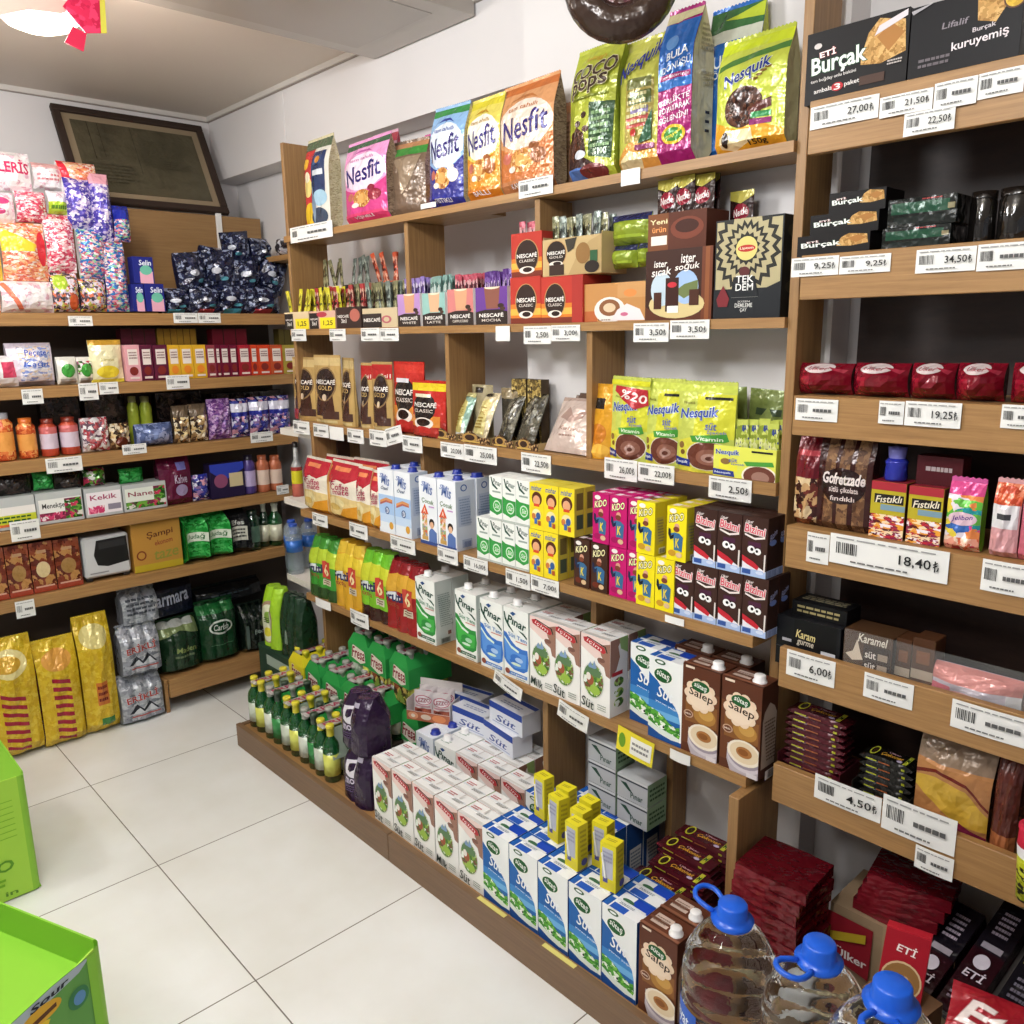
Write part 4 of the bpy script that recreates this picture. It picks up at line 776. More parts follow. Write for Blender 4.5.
o = cat(carton('tea_box', w, h, .085, fl(R(0, 0, 1, 1, '24262a'), R(.02, .3, .98, .98, 'b3a882'), P(star(.48, .7, .55, .84), '2a2925'), P(star(.48, .7, .47, .84), 'b3a882'), P(star(.48, .7, .37, .8), '2a2925'), P(star(.48, .7, .3, .8), 'b3a882'), P(star(.48, .7, .22, .8, 14), '2a2925'), E(.48, .7, .16, .12, 'd9cc7c'), E(.48, .7, .13, .035, 'b8342c'), T(.38, .685, .58, .715, 'Lipton', 'f0e6cc'), P([(0, 0), (1, 0), (1, .36), (.8, .3), (.68, .22), (.62, .42), (.3, .42), (.26, .2), (.1, .28), (0, .3)], '1f2226'), E(.46, .47, .08, .05, '5a2a2a'), T(.34, .36, .6, .43, 'TEK', 'f0f0ee', 0, 0, .01), T(.34, .28, .6, .35, 'DEM', 'f0f0ee', 0, 0, .01), R(.28, .21, .68, .213, '8a8a86'), T(.38, .16, .56, .18, 'SÜZEN', 'c8c8c4'), T(.34, .11, .6, .15, 'DEMLEME', 'dcdcd8'), T(.42, .06, .52, .1, 'ÇAY', 'dcdcd8'), P([(.05, .2), (.15, .34), (.25, .2), (.22, .12), (.08, .12)], '7a2a30')),
    side=[R(0, 0, 1, 1, '26231f'), [E(.5, z, .35, .07, '3f3a2c', 12) for z in (.3, .6, .85)]], base='24262a', sc='26231f'), 'tea box')
place(o, xc, y2+.045, Z2+.0005, 'black and gold zigzag tea box at the shelf end')
# ------------------------------------------------------------------ coffee pouches (shelf Z3)
y3 = YU+.004; gP = 'instant coffee pouches'
def gold(pl, pr, pt, label, rz=0, narrow=False, red=False, dy=0):
    xc, w, h = fit(pl, pr, pt, y3+dy, Z3)
    o = cat(bag('coffee_pouch', w, h, .055, fl(R(0, 0, 1, 1, 'c0a064'), R(0, .88, 1, 1, 'd3bb84'), ([R(0, .78, 1, 1, 'b5282a'), T(.5, .8, .95, .86, '2si1', 'f0e0da')] if red else []), P([(.2, .5), (.8, .5), (.85, .12), (.2, .12)], '452a22'), E(.5, .6, .4, .26, '8c6f4a'), E(.5, .6, .36, .235, '2f2120'), T(.15, .6, .86, .68, 'NESCAFÉ', 'f4efe9', 0, 0, .02), T(.22, .51, .78, .575, 'GOLD', 'd9b878', 0, 0, 0), E(.5, .4, .08, .05, 'e3cdb0'), R(.5, .08, .95, .2, '4a3028'), R(.0, 0, .4, .18, 'a8343a') if narrow else R(.1, .02, .9, .06, 'd8c48e')), base='bfa068', side='b89a60', kind='stand', seed=int(pl), seal=.07), 'coffee')
    place(o, xc, y3+dy+.028, Z3+.0005, label, rz, group=gP)
gold(289, 315, 360, 'gold coffee pouch at far left overlapping the next', -2, True, dy=.012)
gold(311, 337, 358, 'largest gold coffee pouch facing straight ahead', 0, dy=-.002)
gold(335, 354, 361, 'gold coffee pouch turned to show its shiny side', -14)
gold(357, 368, 366, 'thin gold coffee pouch with red corner', 0, False, True)
gold(368, 388, 365, 'narrow gold coffee pouch with red top', 0, False, True)
def classic(pl, pr, pt, label, yt, dy=0):
    xc, w, h = fit(pl, pr, pt, y3+dy, Z3)
    o = cat(bag('coffee_pouch', w, h, .055, fl(R(0, 0, 1, 1, 'c22f28'), (R(0, .86, 1, 1, 'e8cf2c') if yt else R(0, .88, 1, 1, 'cf3a30')), R(0, .0, 1, .3, 'a52c24'), R(0, .2, .9, .4, 'd98a3a'), E(.42, .55, .36, .26, '26201f'), R(.12, .74, .6, .8, 'e0e0e8' if not yt else 'e9e4c8'), T(.1, .56, .8, .66, 'NESCAFÉ', 'f4efe9', 0, 0, .02), T(.12, .46, .72, .52, 'CLASSIC', 'd9cec4'), E(.45, .26, .28, .11, 'ece2d8'), E(.45, .28, .2, .07, '2a1813'), E(.45, .12, .25, .09, 'b82c26'), R(.1, .0, .8, .03, '5a1f1a')), base='c22f28', side='a82a24', kind='stand', seed=int(pl)), 'coffee')
    place(o, xc, y3+dy+.03, Z3+.0005, label, 0, group=gP)
classic(389, 419, 365, 'red coffee pouch behind the yellow topped one', 0, .006)
classic(407, 440, 384, 'small red coffee pouch with a yellow top strip', 1, -.012)
# beans display
b_bean = busy('coffee_beans', ['3a251a', '5a3c28', '8a6a48', '2a1a12', 'c2a070'], 190, 'c')
trx = []
for i, (a, b) in enumerate(((430, 455), (456, 489), (490, 512), (513, 537))):
    xc, w, _ = fit(a, b, 430, y3-.004, Z3); r = emp('bean_tray'); g = G('p')
    g.box(-w/2+.002, -.045, 0, w/2-.002, .05, .004, 'b39a6a'); n = 10
    pr = [(-w/2+.003+(w-.006)*k/n, .018+.014*math.sin(PI*min(1, max(0, (k/n-.1)/.55)))) for k in range(n+1)]
    g.add([(x, -.046, 0) for x, _ in pr]+[(x, -.046, z) for x, z in pr]+[(x, -.044, 0) for x, _ in pr]+[(x, -.044, z) for x, z in pr], [(k, k+1, n+1+k+1, n+1+k) for k in range(n)]+[(2*(n+1)+k+1, 2*(n+1)+k, 3*(n+1)+k, 3*(n+1)+k+1) for k in range(n)]+[(n+1+k, n+2+k, 3*(n+1)+k+1, 3*(n+1)+k) for k in range(n)], b_bean)
    g.art([E(.38, .5, .24, .4, 'b08a4c'), E(.38, .5, .16, .28, '3a251a'), R(.1, .06, .7, .2, 'c9a75a')], lambda u, v, o: ((u-.5)*w*.95, -.0465-o, v*.03), w, .03)
    g.box(-w/2+.003, -.044, .004, -w/2+.005, .05, .02, 'b39a6a'); g.box(w/2-.005, -.044, .004, w/2-.003, .05, .02, 'b39a6a')
    g.build('tray', r); cat(r, 'tray'); place(r, xc, y3+.048, Z3+.0005, 'low bean patterned coffee tray, '+od(i, 4), 0, group='bean patterned display trays'); trx.append((xc, w))
def lean(pl, w, h, art, base, label, z0=.006, dy=.012, rx=-24, rz=0, d=.03, side=None, kind='pillow', zb=None):
    o = cat(bag('ground_coffee_pack', w, h, d, art, base=base, side=side, kind=kind, seed=int(pl), nu=8, nv=9), 'coffee'); x = XA(pl, y3+dy, Z3+.03)+w/2
    place(o, x, y3+dy+d*.5+.004, Z3+z0, label, rz, rx, group='ground coffee packs leaning back in the trays')
lb = lambda c, tx='9a7f34': [P([(.2, .1), (.82, .1), (.78, .78), (.5, .86), (.22, .78)], c), T(.3, .5, .7, .6, 'KAHVE', tx), smalltext(.3, .2, .7, .46, 4, tx), R(.3, .64, .7, .66, tx)]
lean(441, .085, .135, fl(R(0, 0, 1, 1, '8fb0a0'), P([(0, .0), (1, 0), (.9, .3), (.1, .3)], 'dfe3e0'), lb('c9bd74'), R(0, .9, 1, 1, 'cfc88c')), 'a3bcae', 'teal coffee pack leaning at left of the trays', rz=-8, side='b8c4b6')
lean(464, .075, .14, fl(R(0, 0, 1, 1, 'c7b995'), lb('cdbf7c'), R(.3, .9, .7, .97, '2a2420')), 'c7b995', 'cream coffee pack leaning between teal and brown packs', rz=-6, side='cfc9b8')
b_knit = busy('dark_woven_foil', ['4a463a', '5a5546', '3b382e', '6b6654', '2f2c25'], 150, 'f', (1, 1, .5))
lean(490, .065, .14, [R(0, 0, 1, 1, b_knit)], '4a463a', 'dark olive foil coffee pack, left of a pair', rz=-8)
lean(509, .075, .145, [R(0, 0, 1, 1, b_knit), R(.0, .0, 1, .35, '4f4a3c')], '4f4a3c', 'dark olive foil coffee pack, right of a pair', rz=-4, side='5a5546')
for i, (a, w, h, c) in enumerate(((471, .09, .15, 'a39878'), (500, .08, .145, '3b382e'))):
    o = cat(bag('ground_coffee_pack', w, h, .025, [R(.2, .85, .6, .95, '2a2420')] if i == 0 else [R(0, .8, 1, 1, '8a7c60')], base=c, kind='pillow', seed=i), 'coffee'); place(o, XA(a, y3+.075, Z3+.03)+w/2, y3+.084, Z3+.006, ('beige' if i == 0 else 'black')+' coffee pack standing behind the leaning packs', 0)
b_gold = busy('gold_filigree', ['8a7440', 'a89050', '5a4a28', 'c2ac6c', '3a3020'], 140, 'c')
for i, (a, b) in enumerate(((513, 528), (529, 543))):
    xc, w, h = fit(a, b, 353, y3+.085, Z3+.06); o = cat(carton('coffee_box', w-.003, .16, .03, [R(0, 0, 1, 1, b_gold), P([(.1, .1), (.9, .1), (.7, .5), (.5, .42), (.3, .55)], '1f1a14')], base='4a3c22', side=[R(0, 0, 1, 1, '4a3a26')]), 'coffee'); place(o, xc, y3+.095, Z3+.0005+.0, ('left' if i == 0 else 'right')+' tall gold patterned coffee box at the back', 0, sc=(1, 1, 1.1))
xw = XA(535, y3-.002, Z3)+.085
o = cat(bag('ground_coffee_pack', .155, .15, .035, fl(R(0, 0, 1, 1, 'cdbab0'), R(0, .93, 1, 1, 'b39c90'), P([(.15, .6), (.3, .8), (.5, .62), (.75, .78), (.7, .6), (.45, .5), (.3, .56)], 'a98e84'), T(.25, .36, .75, .43, 'Kahve', 'a08478', .1), smalltext(.3, .24, .7, .3, 1, 'a08478')), base='cdbab0', side='8a6a5c', kind='pillow', seed=4), 'coffee'); place(o, xw, y3+.02, Z3+.003, 'pale pink foil coffee pack leaning back alone', -3, -30)
for i, dy in enumerate((.032, .05)):
    o = cat(bag('ground_coffee_pack', .13, .15, .02, [], base='5a463c', kind='pillow', seed=9+i), 'coffee'); place(o, xw+.02+.01*i, y3+dy+.012, Z3+.003, 'brown foil coffee pack '+('directly' if i == 0 else 'furthest')+' behind the pale pink pack', -3, -24+i*6)
# cocoa powder pouches
nq = lambda sw: [R(0, 0, 1, 1, 'c6d060'), R(.35, .4, 1, .9, 'd6d63c'), R(0, .92, 1, 1, 'ccd85a'), P([(.1, .0), (.8, .0), (.6, .3), (.3, .4), (.05, .35)], 'dcd94a'), E(.62, .2, .38, .17, 'ded6c4'), E(.62, .2, .36, .16, '6b3a2c'), E(.66, .19, .22, .09, '8a5a4a'), E(.66, .18, .12, .05, 'a88478'), E(.67, .175, .06, .025, '5a2f24'), E(.12, .3, .06, .04, '8a6a3a'), E(.16, .22, .05, .03, '7a5a2c'), P([(.3, .42), (.9, .46), (.94, .38), (.86, .36), (.35, .35)], '4a9a3a'), T(.4, .375, .85, .415, 'Vitamin', 'e6f0d8'), P([(.0, .16), (.32, .14), (.34, .06), (0, .06)], '2a3a8a'), T(.03, .085, .28, .125, 'Nesquik', 'e9eef6'), T(.12, .78, .32, .81, 'Nestlé', '6b6a2a'), R(.5, .84, .95, .87, '22221f'),
    TO(.08, .6, .74 if sw else .9, .74, 'Nesquik', '22409c', 'dfeaf4', .1, 4, .03), T(.55, .5, .75, .58, 'süt', '5a6ab0', .1), T(.6, .45, .9, .5, 'İçecek', '6a78b8')]
gQ = 'cocoa drink pouches'
xc, w, h = fit(583, 606, 388, y3, Z3); o = cat(bag('cocoa_pouch', w+.01, h, .05, [R(0, 0, 1, 1, 'e0a12c'), R(.3, .7, .7, .85, '2a2420'), E(.5, .35, .3, .15, 'c87a22'), E(.6, .12, .3, .1, 'efb84a')], base='e0a12c', kind='stand'), 'cocoa'); place(o, xc, y3+.03, Z3+.0005, 'orange drink pouch left of lime cocoa pouches', 0, group=gQ)
xc, w, h = fit(603, 640, 381, y3, Z3); o = cat(bag('cocoa_pouch', w, h, .05, fl(nq(1), P([(.12, .93), (.95, .9), (1, .72), (.7, .66), (.3, .78), (.1, .86)], 'b52c34'), T(.3, .76, .95, .86, '%20', 'f6e9e4', .1, -6), R(0, .94, 1, 1, 'd9d82c')), base='c6d060', kind='stand', seed=2), 'cocoa'); place(o, xc, y3+.028, Z3+.0005, 'lime cocoa pouch with a red discount flash', 0, 0, 2, group=gQ)
xc, w, h = fit(638, 676, 383, y3+.004, Z3); o = cat(bag('cocoa_pouch', w, h, .05, fl(nq(0)), base='c6d060', kind='stand', seed=3), 'cocoa'); place(o, xc, y3+.033, Z3+.0005, 'lime cocoa pouch half covered by its bigger neighbour', 0, group=gQ)
xc, w, h = fit(670, 727, 386, y3-.002, Z3); o = cat(bag('cocoa_pouch', w, h, .055, fl(nq(1)), base='c6d060', kind='stand', seed=5, nu=12), 'cocoa'); place(o, xc, y3+.027, Z3+.0005, 'largest lime cocoa pouch in front at centre', 0, group=gQ)
xc, w, h = fit(712, 774, 448, y3-.004, Z3)
r = tray('cocoa_display', w, h, .08, [R(0, 0, 1, 1, 'dde05a'), R(.1, .2, .4, .6, 'e8e33c'), E(.75, .12, .28, .36, 'efe6d2'), E(.75, .12, .25, .32, '6b3a2c'), E(.77, .1, .14, .18, '9a7466'), E(.2, .5, .08, .1, '8a6a3a'), P([(.5, .55), (.95, .62), (.98, .48), (.55, .42)], '4a9a3a'), P([(0, .24), (.34, .2), (.36, .02), (0, .04)], '2a3a8a'), T(.03, .08, .3, .16, 'Nesquik', 'e9eef6'), R(.62, .86, .95, .92, '22221f'), TO(.04, .68, .42, .88, 'Nesquik', '22409c', 'dfeaf4', .1, 3, .03), T(.26, .5, .4, .62, 'süt', '5a6ab0'), T(.3, .4, .52, .5, 'İçecek', '6a78b8')], 'dde05a', [stick('lime_sachet', ['c6d060', '3a4a8c', 'e2e6a0', '8a9a34'], .024, .11)], 6, 0, 2, lean=7, fh=h)
place(r, xc, y3+.04, Z3+.0005, 'yellow cocoa display box with upright sachets')
for i, (a, b, pt) in enumerate(((722, 752, 388), (750, 790, 390))):
    xc, w, h = fit(a, b, pt, y3+.085, Z3); o = cat(bag('cocoa_pouch', w+.01, h, .03, [R(.2, .7, .8, .78, '3a4a34'), P([(.1, .5), (.5, .8), (.9, .5), (.5, .4)], '7c8a4c')], base='6f7d42', kind='pillow', seed=20+i), 'cocoa'); place(o, xc-.015, y3+.092, Z3+.0005, 'olive green pack behind the cocoa display, '+('left' if i == 0 else 'right')+' one', 0, 0, -5+8*i)
# ------------------------------------------------------------------ creamer bags, shelf Z4
cm = lambda s: [R(0, 0, 1, 1, 'f1e9d8'), P([(0, 1), (1, 1), (1, .78), (.7, .68), (.4, .72), (0, .62)], 'b82838'), R(.18, .87, .7, .94, 'e68a5a'), P([(0, .4), (.5, .44), (1, .4), (1, 0), (0, 0)], 'e3c98a'), E(.35, .3, .3, .1, 'ecdca6'), P([(.4, .0), (1, .0), (1, .3), (.6, .22)], 'd9962c'), E(.3, .22, .2, .06, 'd8b868'), R(.1, .05, .6, .08, '7a5a2c'), T(.2, .54, .8, .66, 'Coffee', 'b53a5c', .15, 4), T(.26, .46, .8, .54, 'mate', 'b53a5c', .15, 4), P([(.16, .5), (.12, .6), (.2, .68), (.4, .7), (.22, .64), (.18, .58)], 'a02f50')]
for pl, pr, pt, lab, d in ((301, 327, 462, 'large white and red creamer bag, leftmost', .07), (326, 357, 466, 'large white and red creamer bag, second one', .075), (355, 370, 471, 'small creamer bag with orange label, left', .05), (369, 382, 475, 'small creamer bag with orange label, right', .05)):
    xc, w, h = fit(pl, pr, pt, YL+.004, Z4); o = cat(bag('creamer_bag', w, h, d, fl(cm(0)), base='f1e9d8', side='d9b06a', back='b82838', seed=int(pl)), 'creamer'); place(o, xc, YL+.004+d/2, Z4+.0005, lab, -3, group='coffee creamer bags')
    if d > .06: o2 = place(o, xc+.02, YL+.004+d*1.5+.006, Z4+.0005, lab.split(',')[0]+' behind the '+lab.split(', ')[1], 3, group='coffee creamer bags')
for i in range(3):
    o = cat(bag('snack_pack', .1, .05, .05, [R(.1, .3, .9, .6, '8a3a2a')], base='9c4a34', kind='pillow', nu=5, nv=4), 'snack') if i == 0 else o; place(o, XA(330, YL+.16, Z4+.2)+.01*i, YL+.175, Z4+.245+0.035*i-.01, ['lowest', 'middle', 'topmost'][i]+' orange brown packet piled behind the creamer bags', 10*i-8, -80)
g = emp('riser_box'); q = G('p'); q.box(-.06, -.02, 0, .06, .03, .23, '4a3226'); q.build('box', g); cat(g, 'box'); place(g, XA(330, YL+.16, Z4+.2)+.01, YL+.17, Z4+.0005, 'dark box behind creamer bags carrying orange packets')
# ------------------------------------------------------------------ bottle packs on the lower shelf Z5
def frutti(pl, pr, pt, ptb, body, top, accent, label, seed, lobes=3, d=.1, dark=None):
    xc, w, h = fit(pl, pr, pt, YL+.003, Z5)
    art = fl(R(0, 0, 1, 1, body), P([(0, .52), (.5, .6), (1, .56), (1, .8), (.5, .86), (0, .78)], accent), R(0, .84, 1, 1, top), (R(0, 0, 1, .2, dark) if dark else []), E(.32, .5, .22, .06, 'dfe3ea'), T(.04, .42, .6, .56, 'Frutti', '262a5c', .1, 6, .03), T(.12, .34, .5, .4, 'extra', '9a4a34'), R(.6, .38, .86, .66, 'c8493a'), T(.64, .42, .82, .62, '6', 'f4e6b0'), R(.62, .26, .86, .36, 'd8cdb8'), smalltext(.64, .28, .84, .35, 2, '6a4a34'))
    o = cat(bag('bottle_pack', w, h, d, art, base=body, side=dark or body, back=body, kind='pack', lobes=lobes, ld=.007, seed=seed, taper=.35, nu=18, nv=12, seal=0), 'drink pack')
    place(o, xc, YL+.003+d/2, Z5+.0005, label, 0, group='shrink wrapped sparkling drink packs on the shelf')
frutti(308, 335, 541, 0, '3f9a34', '3f8a30', 'b8d03a', 'green drink pack at the left end beside water', 1, dark='2f4f24')
frutti(334, 361, 546, 0, 'd9a52c', 'dcb83a', 'e2c83a', 'yellow drink pack between two green packs', 2)
frutti(359, 389, 555, 0, '7cc02c', '6fbf2c', 'cfd63a', 'lime drink pack left of the red pack', 3, dark='3b1a18')
frutti(384, 418, 566, 0, '9c1f24', '8e1c22', 'd9a83a', 'red drink pack beside the white cartons', 4)
# ------------------------------------------------------------------ bottles on the left part of the base display
g_grn = glass('green_bottle_glass', '144f26', .94, .06); g_clr = glass('clear_pet', 'a8b8c4', .4, .06); g_dark = glass('dark_green_glass', '12301d', .97, .06)
g_film = glass('clear_film', 'c8cccc', .07, .08); g_pink = glass('pink_film', 'e0b8be', .45, .12); g_drk = glass('smoked_plastic', '14110f', .9, .08); g_prp = glass('purple_film', '3a1f4a', .97, .12)
def bottle(name, r, h, body, label, capc, neck=.38, seg=12, lab=(.12, .5), capn='cap', nr=None):
    nr = nr or r*.36; g = G('f'); z1 = h*(1-neck)
    pr = [(0, 0), (r*.9, 0), (r, h*.02), (r, h*lab[0]), (r*1.01, h*lab[0]), (r*1.01, h*lab[1]), (r, h*lab[1]), (r, z1), (r*.85, z1+h*.07), (nr*1.15, z1+h*.17), (nr, h*.93), (nr, h*.95)]
    sp = [body]*3+[label]*3+[body]*5
    g.lathe(pr, body, seg, specs=sp); o = g.build(name)
    g = G('k'); g.lathe([(nr*1.25, h*.8), (nr*1.2, h*.93), (nr*1.42, h*.935), (nr*1.42, h*.985), (nr*1.2, h), (0, h)], capc, seg); g.build(capn, o)
    return o
def pack6(name, caps, sleeve, front=True, labs=('c9d2c4', 'd9dc6a'), n=(2, 3), r=.027, h=.19, fruit=False, w=.118, body=g_grn):
    root = emp(name); k = 0
    protos = [bottle('glass_bottle', r, h, body, labs[i % len(labs)], caps[i % len(caps)]) for i in range(2)]
    used = 0
    for j in range(n[1]):
        for i in range(n[0]):
            p = protos[(i+j) % 2]; b = p if k in (0, 1) and not p.parent else copy_tree(p)
            b.parent = root; b.name = 'glass_bottle'; b.location = ((i-(n[0]-1)/2)*(2*r+.003), (j-(n[1]-1)/2)*(2*r+.003), .0005); k += 1
    for p in protos:
        if not p.parent: p.parent = root; p.location = (-(r+.0015), 0, .0005)
    W, D = n[0]*r+.003, n[1]*r+.004
    g = G('c')
    z0, z1, zt = (h*.42, h*.78, h*.92) if not front else (h*.36, h*.72, h*.93)
    if front:      # printed sleeve wrapping the shoulders
        q = [(-W, -D, z0), (W, -D, z0), (W, D, z0), (-W, D, z0), (-W, -D, z1), (W, -D, z1), (W, D, z1), (-W, D, z1), (-W*.55, -D*.9, zt), (W*.55, -D*.9, zt), (W*.55, D*.9, zt), (-W*.55, D*.9, zt)]
        g.add(q, [(0, 1, 5, 4), (2, 3, 7, 6), (1, 2, 6, 5), (3, 0, 4, 7), (4, 5, 9, 8), (6, 7, 11, 10), (5, 6, 10, 9), (7, 4, 8, 11)], sleeve)
        hh = z1-z0; yl = sleeve[0] in 'de'
        art = fl(P([(.18, .25), (.26, .95), (.8, .75), (.84, .2), (.6, .05)], 'e6dcd0' if not yl else 'e8cf2c'), TO(.2, .28, .82, .84, 'Fresa', '8a1f2a', 'f3ece4', .1, -4, .04))
        g.art(art, lambda u, v, o: ((u-.5)*2*W, -D-o-.0003, z0+v*hh*1.02), 2*W, hh)
        if fruit: g.add([(-W, -D, .01), (W, -D, .01), (W, -D, z0-.001), (-W, -D, z0-.001)], [(0, 1, 2, 3)], busy('fruit_print', ['7a8a3a', 'b0a84a', '8a3a2a', '5a6a2a', 'c2a45a', '3a2a1a'], 55))
    else:
        q = [(W*1.0, -D*.8, z0), (W*1.0, D*.8, z0), (W*.5, D*.8, zt), (W*.5, -D*.8, zt)]
        g.add(q, [(0, 1, 2, 3)], sleeve); g.add([(-x, y, z) for x, y, z in q], [(3, 2, 1, 0)], sleeve)
    g.build('sleeve', root)
    g = G('f'); g.box(-W*.32, -D*.9, zt+.001, W*.32, D*.9, zt+.004, 'b9b5b2'); g.art([T(.08, .15, .92, .85, 'FRESA', 'a8405a', 0, 0, .03)], lambda u, v, o: (W*.3*(1-2*v), (u-.5)*D*1.7, zt+.0043+o), 1, 1)
    g.build('carry_strip', root); cat(root, 'bottle pack'); return root
YC, GC, SC = 'dccf3a', '6d7a4a', 'a7a8a0'
pA = pack6('mineral_water_pack', [YC, YC], '9aa89a', False); pB = pack6('mineral_water_pack', [SC, '3a4a3c'], '2f9a4a', False, labs=('d6dcd0', '3a8a4c')); pC = pack6('mineral_water_pack', [SC, SC], '2f9a4a', True)
pD = pack6('mineral_water_pack', [YC, YC], 'e2d42c', True); pF = pack6('mineral_water_pack', [SC, SC], '2f9a4a', True, fruit=True)
gB = 'six packs of green glass mineral water bottles'
yq = YPL+.024; pz = ZP+.0005
Xs = [XA(p, yq, .1)+.06 for p in (241,)]
x0 = -2.683; pw = .121
for i, (pp, d_) in enumerate(((pA, 'yellow capped bottles at left edge of base display'), (pB, 'silver capped bottles, second pack along the front edge'), (pA, 'yellow capped bottles in the middle of front edge'), (pB, 'silver capped bottles beside the purple pack'))):
    place(pp, x0+i*pw, yq+.092, pz, 'six pack with '+d_, rnd.uniform(-2, 2), group=gB)
place(pA, x0+4*pw-.012, yq+.087, pz, 'six pack with yellow caps touching the purple pack', 0, group=gB)
for i, (pp, d_) in enumerate(((pD, 'yellow sleeve in second row'), (pC, 'green sleeve right of the yellow one'), (pC, 'green sleeve in middle of second row'), (pC, 'green sleeve behind purple pack, left'), (pC, 'green sleeve behind purple pack, right'))):
    place(pp, x0+.0+i*pw, yq+.092+.182, pz+.061, 'mineral water pack with '+d_, rnd.uniform(-3, 3), group=gB)
crt = emp('bottle_crate'); g = G('p'); g.box(-.305, -.09, 0, .305, .09, .06, '3a3028', .002); g.build('crate_body', crt); g = G('p'); g.box(-.2, -.0912, .02, .2, -.0903, .04, '6a5a48'); g.build('crate_label', crt); cat(crt, 'crate'); place(crt, x0+.24, yq+.274, pz, 'low dark crate raising the second row of mineral water')
for i in range(3):
    place(pC, x0+.25+i*pw, 1.555, pz, 'mineral water pack with green sleeve on the back row floor, '+od(i, 3), 0, group=gB)
for i, d_ in enumerate(('left of the two showing fruit', 'right of the two showing fruit')):
    place(pF, x0+.43+i*(pw+.008), 1.545, pz+.197, 'raised green sleeve mineral water pack, '+d_, rnd.uniform(-3, 3), group=gB)
place(pC, x0+.30, 1.55, pz+.197, 'raised green sleeve mineral water pack at left of the fruit ones', 4, group=gB)
ob = bottle('glass_bottle', .03, .2, g_grn, 'b9b08a', '6a6a4a'); cat(ob, 'bottle'); place(ob, XA(427, 1.55, .3)+.0, 1.53, pz+.197, 'single green bottle standing right of the fruit packs')
place(pC, XA(427, 1.55, .3)+.0, 1.555, pz, 'mineral water pack with green sleeve under the single bottle', 0, group=gB)
# purple grape juice packs, two tiers
b_pur = '2c1838'
pu = cat(bag('juice_pack', .152, .168, .12, fl(R(0, 0, 1, 1, b_pur), P([(.24, .5), (.26, .78), (.62, .8), (.6, .58), (.5, .46)], 'e0dce6'), P([(.34, .6), (.36, .72), (.44, .74), (.52, .73), (.52, .64), (.42, .58)], '2c1838'), T(.26, .34, .56, .44, 'mor', 'cfc6da', 0, 0, .02), smalltext(.24, .18, .7, .3, 3, '54406a'), R(.62, .86, .84, .94, 'b9b2c6')), base='3a2148', side='2a1636', kind='pack', lobes=2, ld=.012, taper=.5, nu=14, seal=0), 'drink pack')
xpu = -2.015
place(pu, xpu, yq+.058, pz, 'purple shrink wrapped juice pack, lower of two', -3, group='purple juice packs'); place(pu, xpu-.01, yq+.066, pz+.169, 'purple shrink wrapped juice pack, upper of two', -6, group='purple juice packs')
# lime and dark green bottle packs under the shelf
lm = cat(bag('drink_pack', .13, .24, .1, fl(R(0, 0, 1, 1, 'a4d42c'), E(.42, .42, .34, .36, 'a88a74'), E(.42, .4, .28, .32, 'd9dcc0'), E(.45, .5, .16, .1, '8ab04a'), E(.4, .25, .14, .08, 'd8cf3a'), smalltext(.25, .4, .6, .5, 3, '4a5a3a')), base='9acd2a', kind='pack', lobes=2, ld=.01, taper=.4, nu=14, seal=0), 'drink pack')
place(lm, XA(303, 1.6, .4)+.07, 1.455, pz+.197-.005, 'lime green bottle pack standing at the back left corner', 0)
place(pC, XA(303, 1.6, .4)+.07, 1.48, pz-.0, 'mineral water pack with green sleeve beneath the lime bottle pack', 90, group=gB) if False else None
dk = cat(bag('drink_pack', .16, .24, .1, fl(R(0, 0, 1, 1, '16351f'), R(.3, .2, .38, .42, '9aa89c'), R(.42, .22, .5, .46, '7f9284')), base='14311c', kind='pack', lobes=3, ld=.012, taper=.4, nu=18, seal=0), 'drink pack')
rb = emp('drink_crate'); g = G('p'); g.box(-.17, -.055, 0, .17, .05, .19, '1f3a2a', .003); g.build('crate_body', rb); g = G('p'); g.box(-.1, -.0565, .12, .1, -.0555, .16, '9aa89c'); g.build('crate_label', rb); cat(rb, 'crate')
xl = XA(303, 1.6, .4)+.07
place(rb, xl+.08, 1.455, pz, 'dark green crate carrying the lime and dark green packs')
place(dk, xl+.155, 1.455, pz+.1915, 'dark green bottle pack right of the lime pack')
# ------------------------------------------------------------------ odd packs in the base display
def box_at(name, catn, w, h, d, x, y, z, label, art=(), base='dddddd', rz=0, top=(), side=(), rx=0, group=None, fin='c', sc=None):
    o = cat(carton(name, w, h, d, fl(*art), side=side, top=top, base=base, sc=sc, fin=fin), catn); place(o, x, y, z, label, rz, rx, group=group); return o
zt2 = .279
pq_ = Z_(426, 721, zt2)
hz = bag('wafer_pack', .062, .082, .012, fl(R(0, 0, 1, 1, 'dcd4d6'), E(.5, .62, .46, .2, 'b5546a'), E(.5, .62, .41, .17, 'efe6ea'), T(.14, .54, .86, .7, 'LEZZO', 'a0344c', 0, 0, .02), R(.1, .34, .9, .4, 'c89aa4'), R(.05, .05, .95, .28, 'a8584a'), E(.3, .16, .16, .08, '7a3428'), E(.7, .16, .16, .08, 'c8745a')), base='dcd4d6', kind='pillow', nu=4, nv=5)
r = tray('hazelnut_display', .15, .1, .1, fl(R(0, 0, 1, 1, 'b5694a'), E(.15, .5, .12, .4, 'e0a07a'), E(.75, .5, .16, .4, 'd98a5a'), E(.15, .5, .05, .2, 'f2e2d0'), E(.45, .5, .12, .3, 'd9c8b8')), 'e6dfdc', [hz], 2, 0, 2, lean=4, fh=.03)
place(r, pq_.x-.01, pq_.y+.045, zt2+.0005, 'open white wafer display box resting on milk cartons', 26)
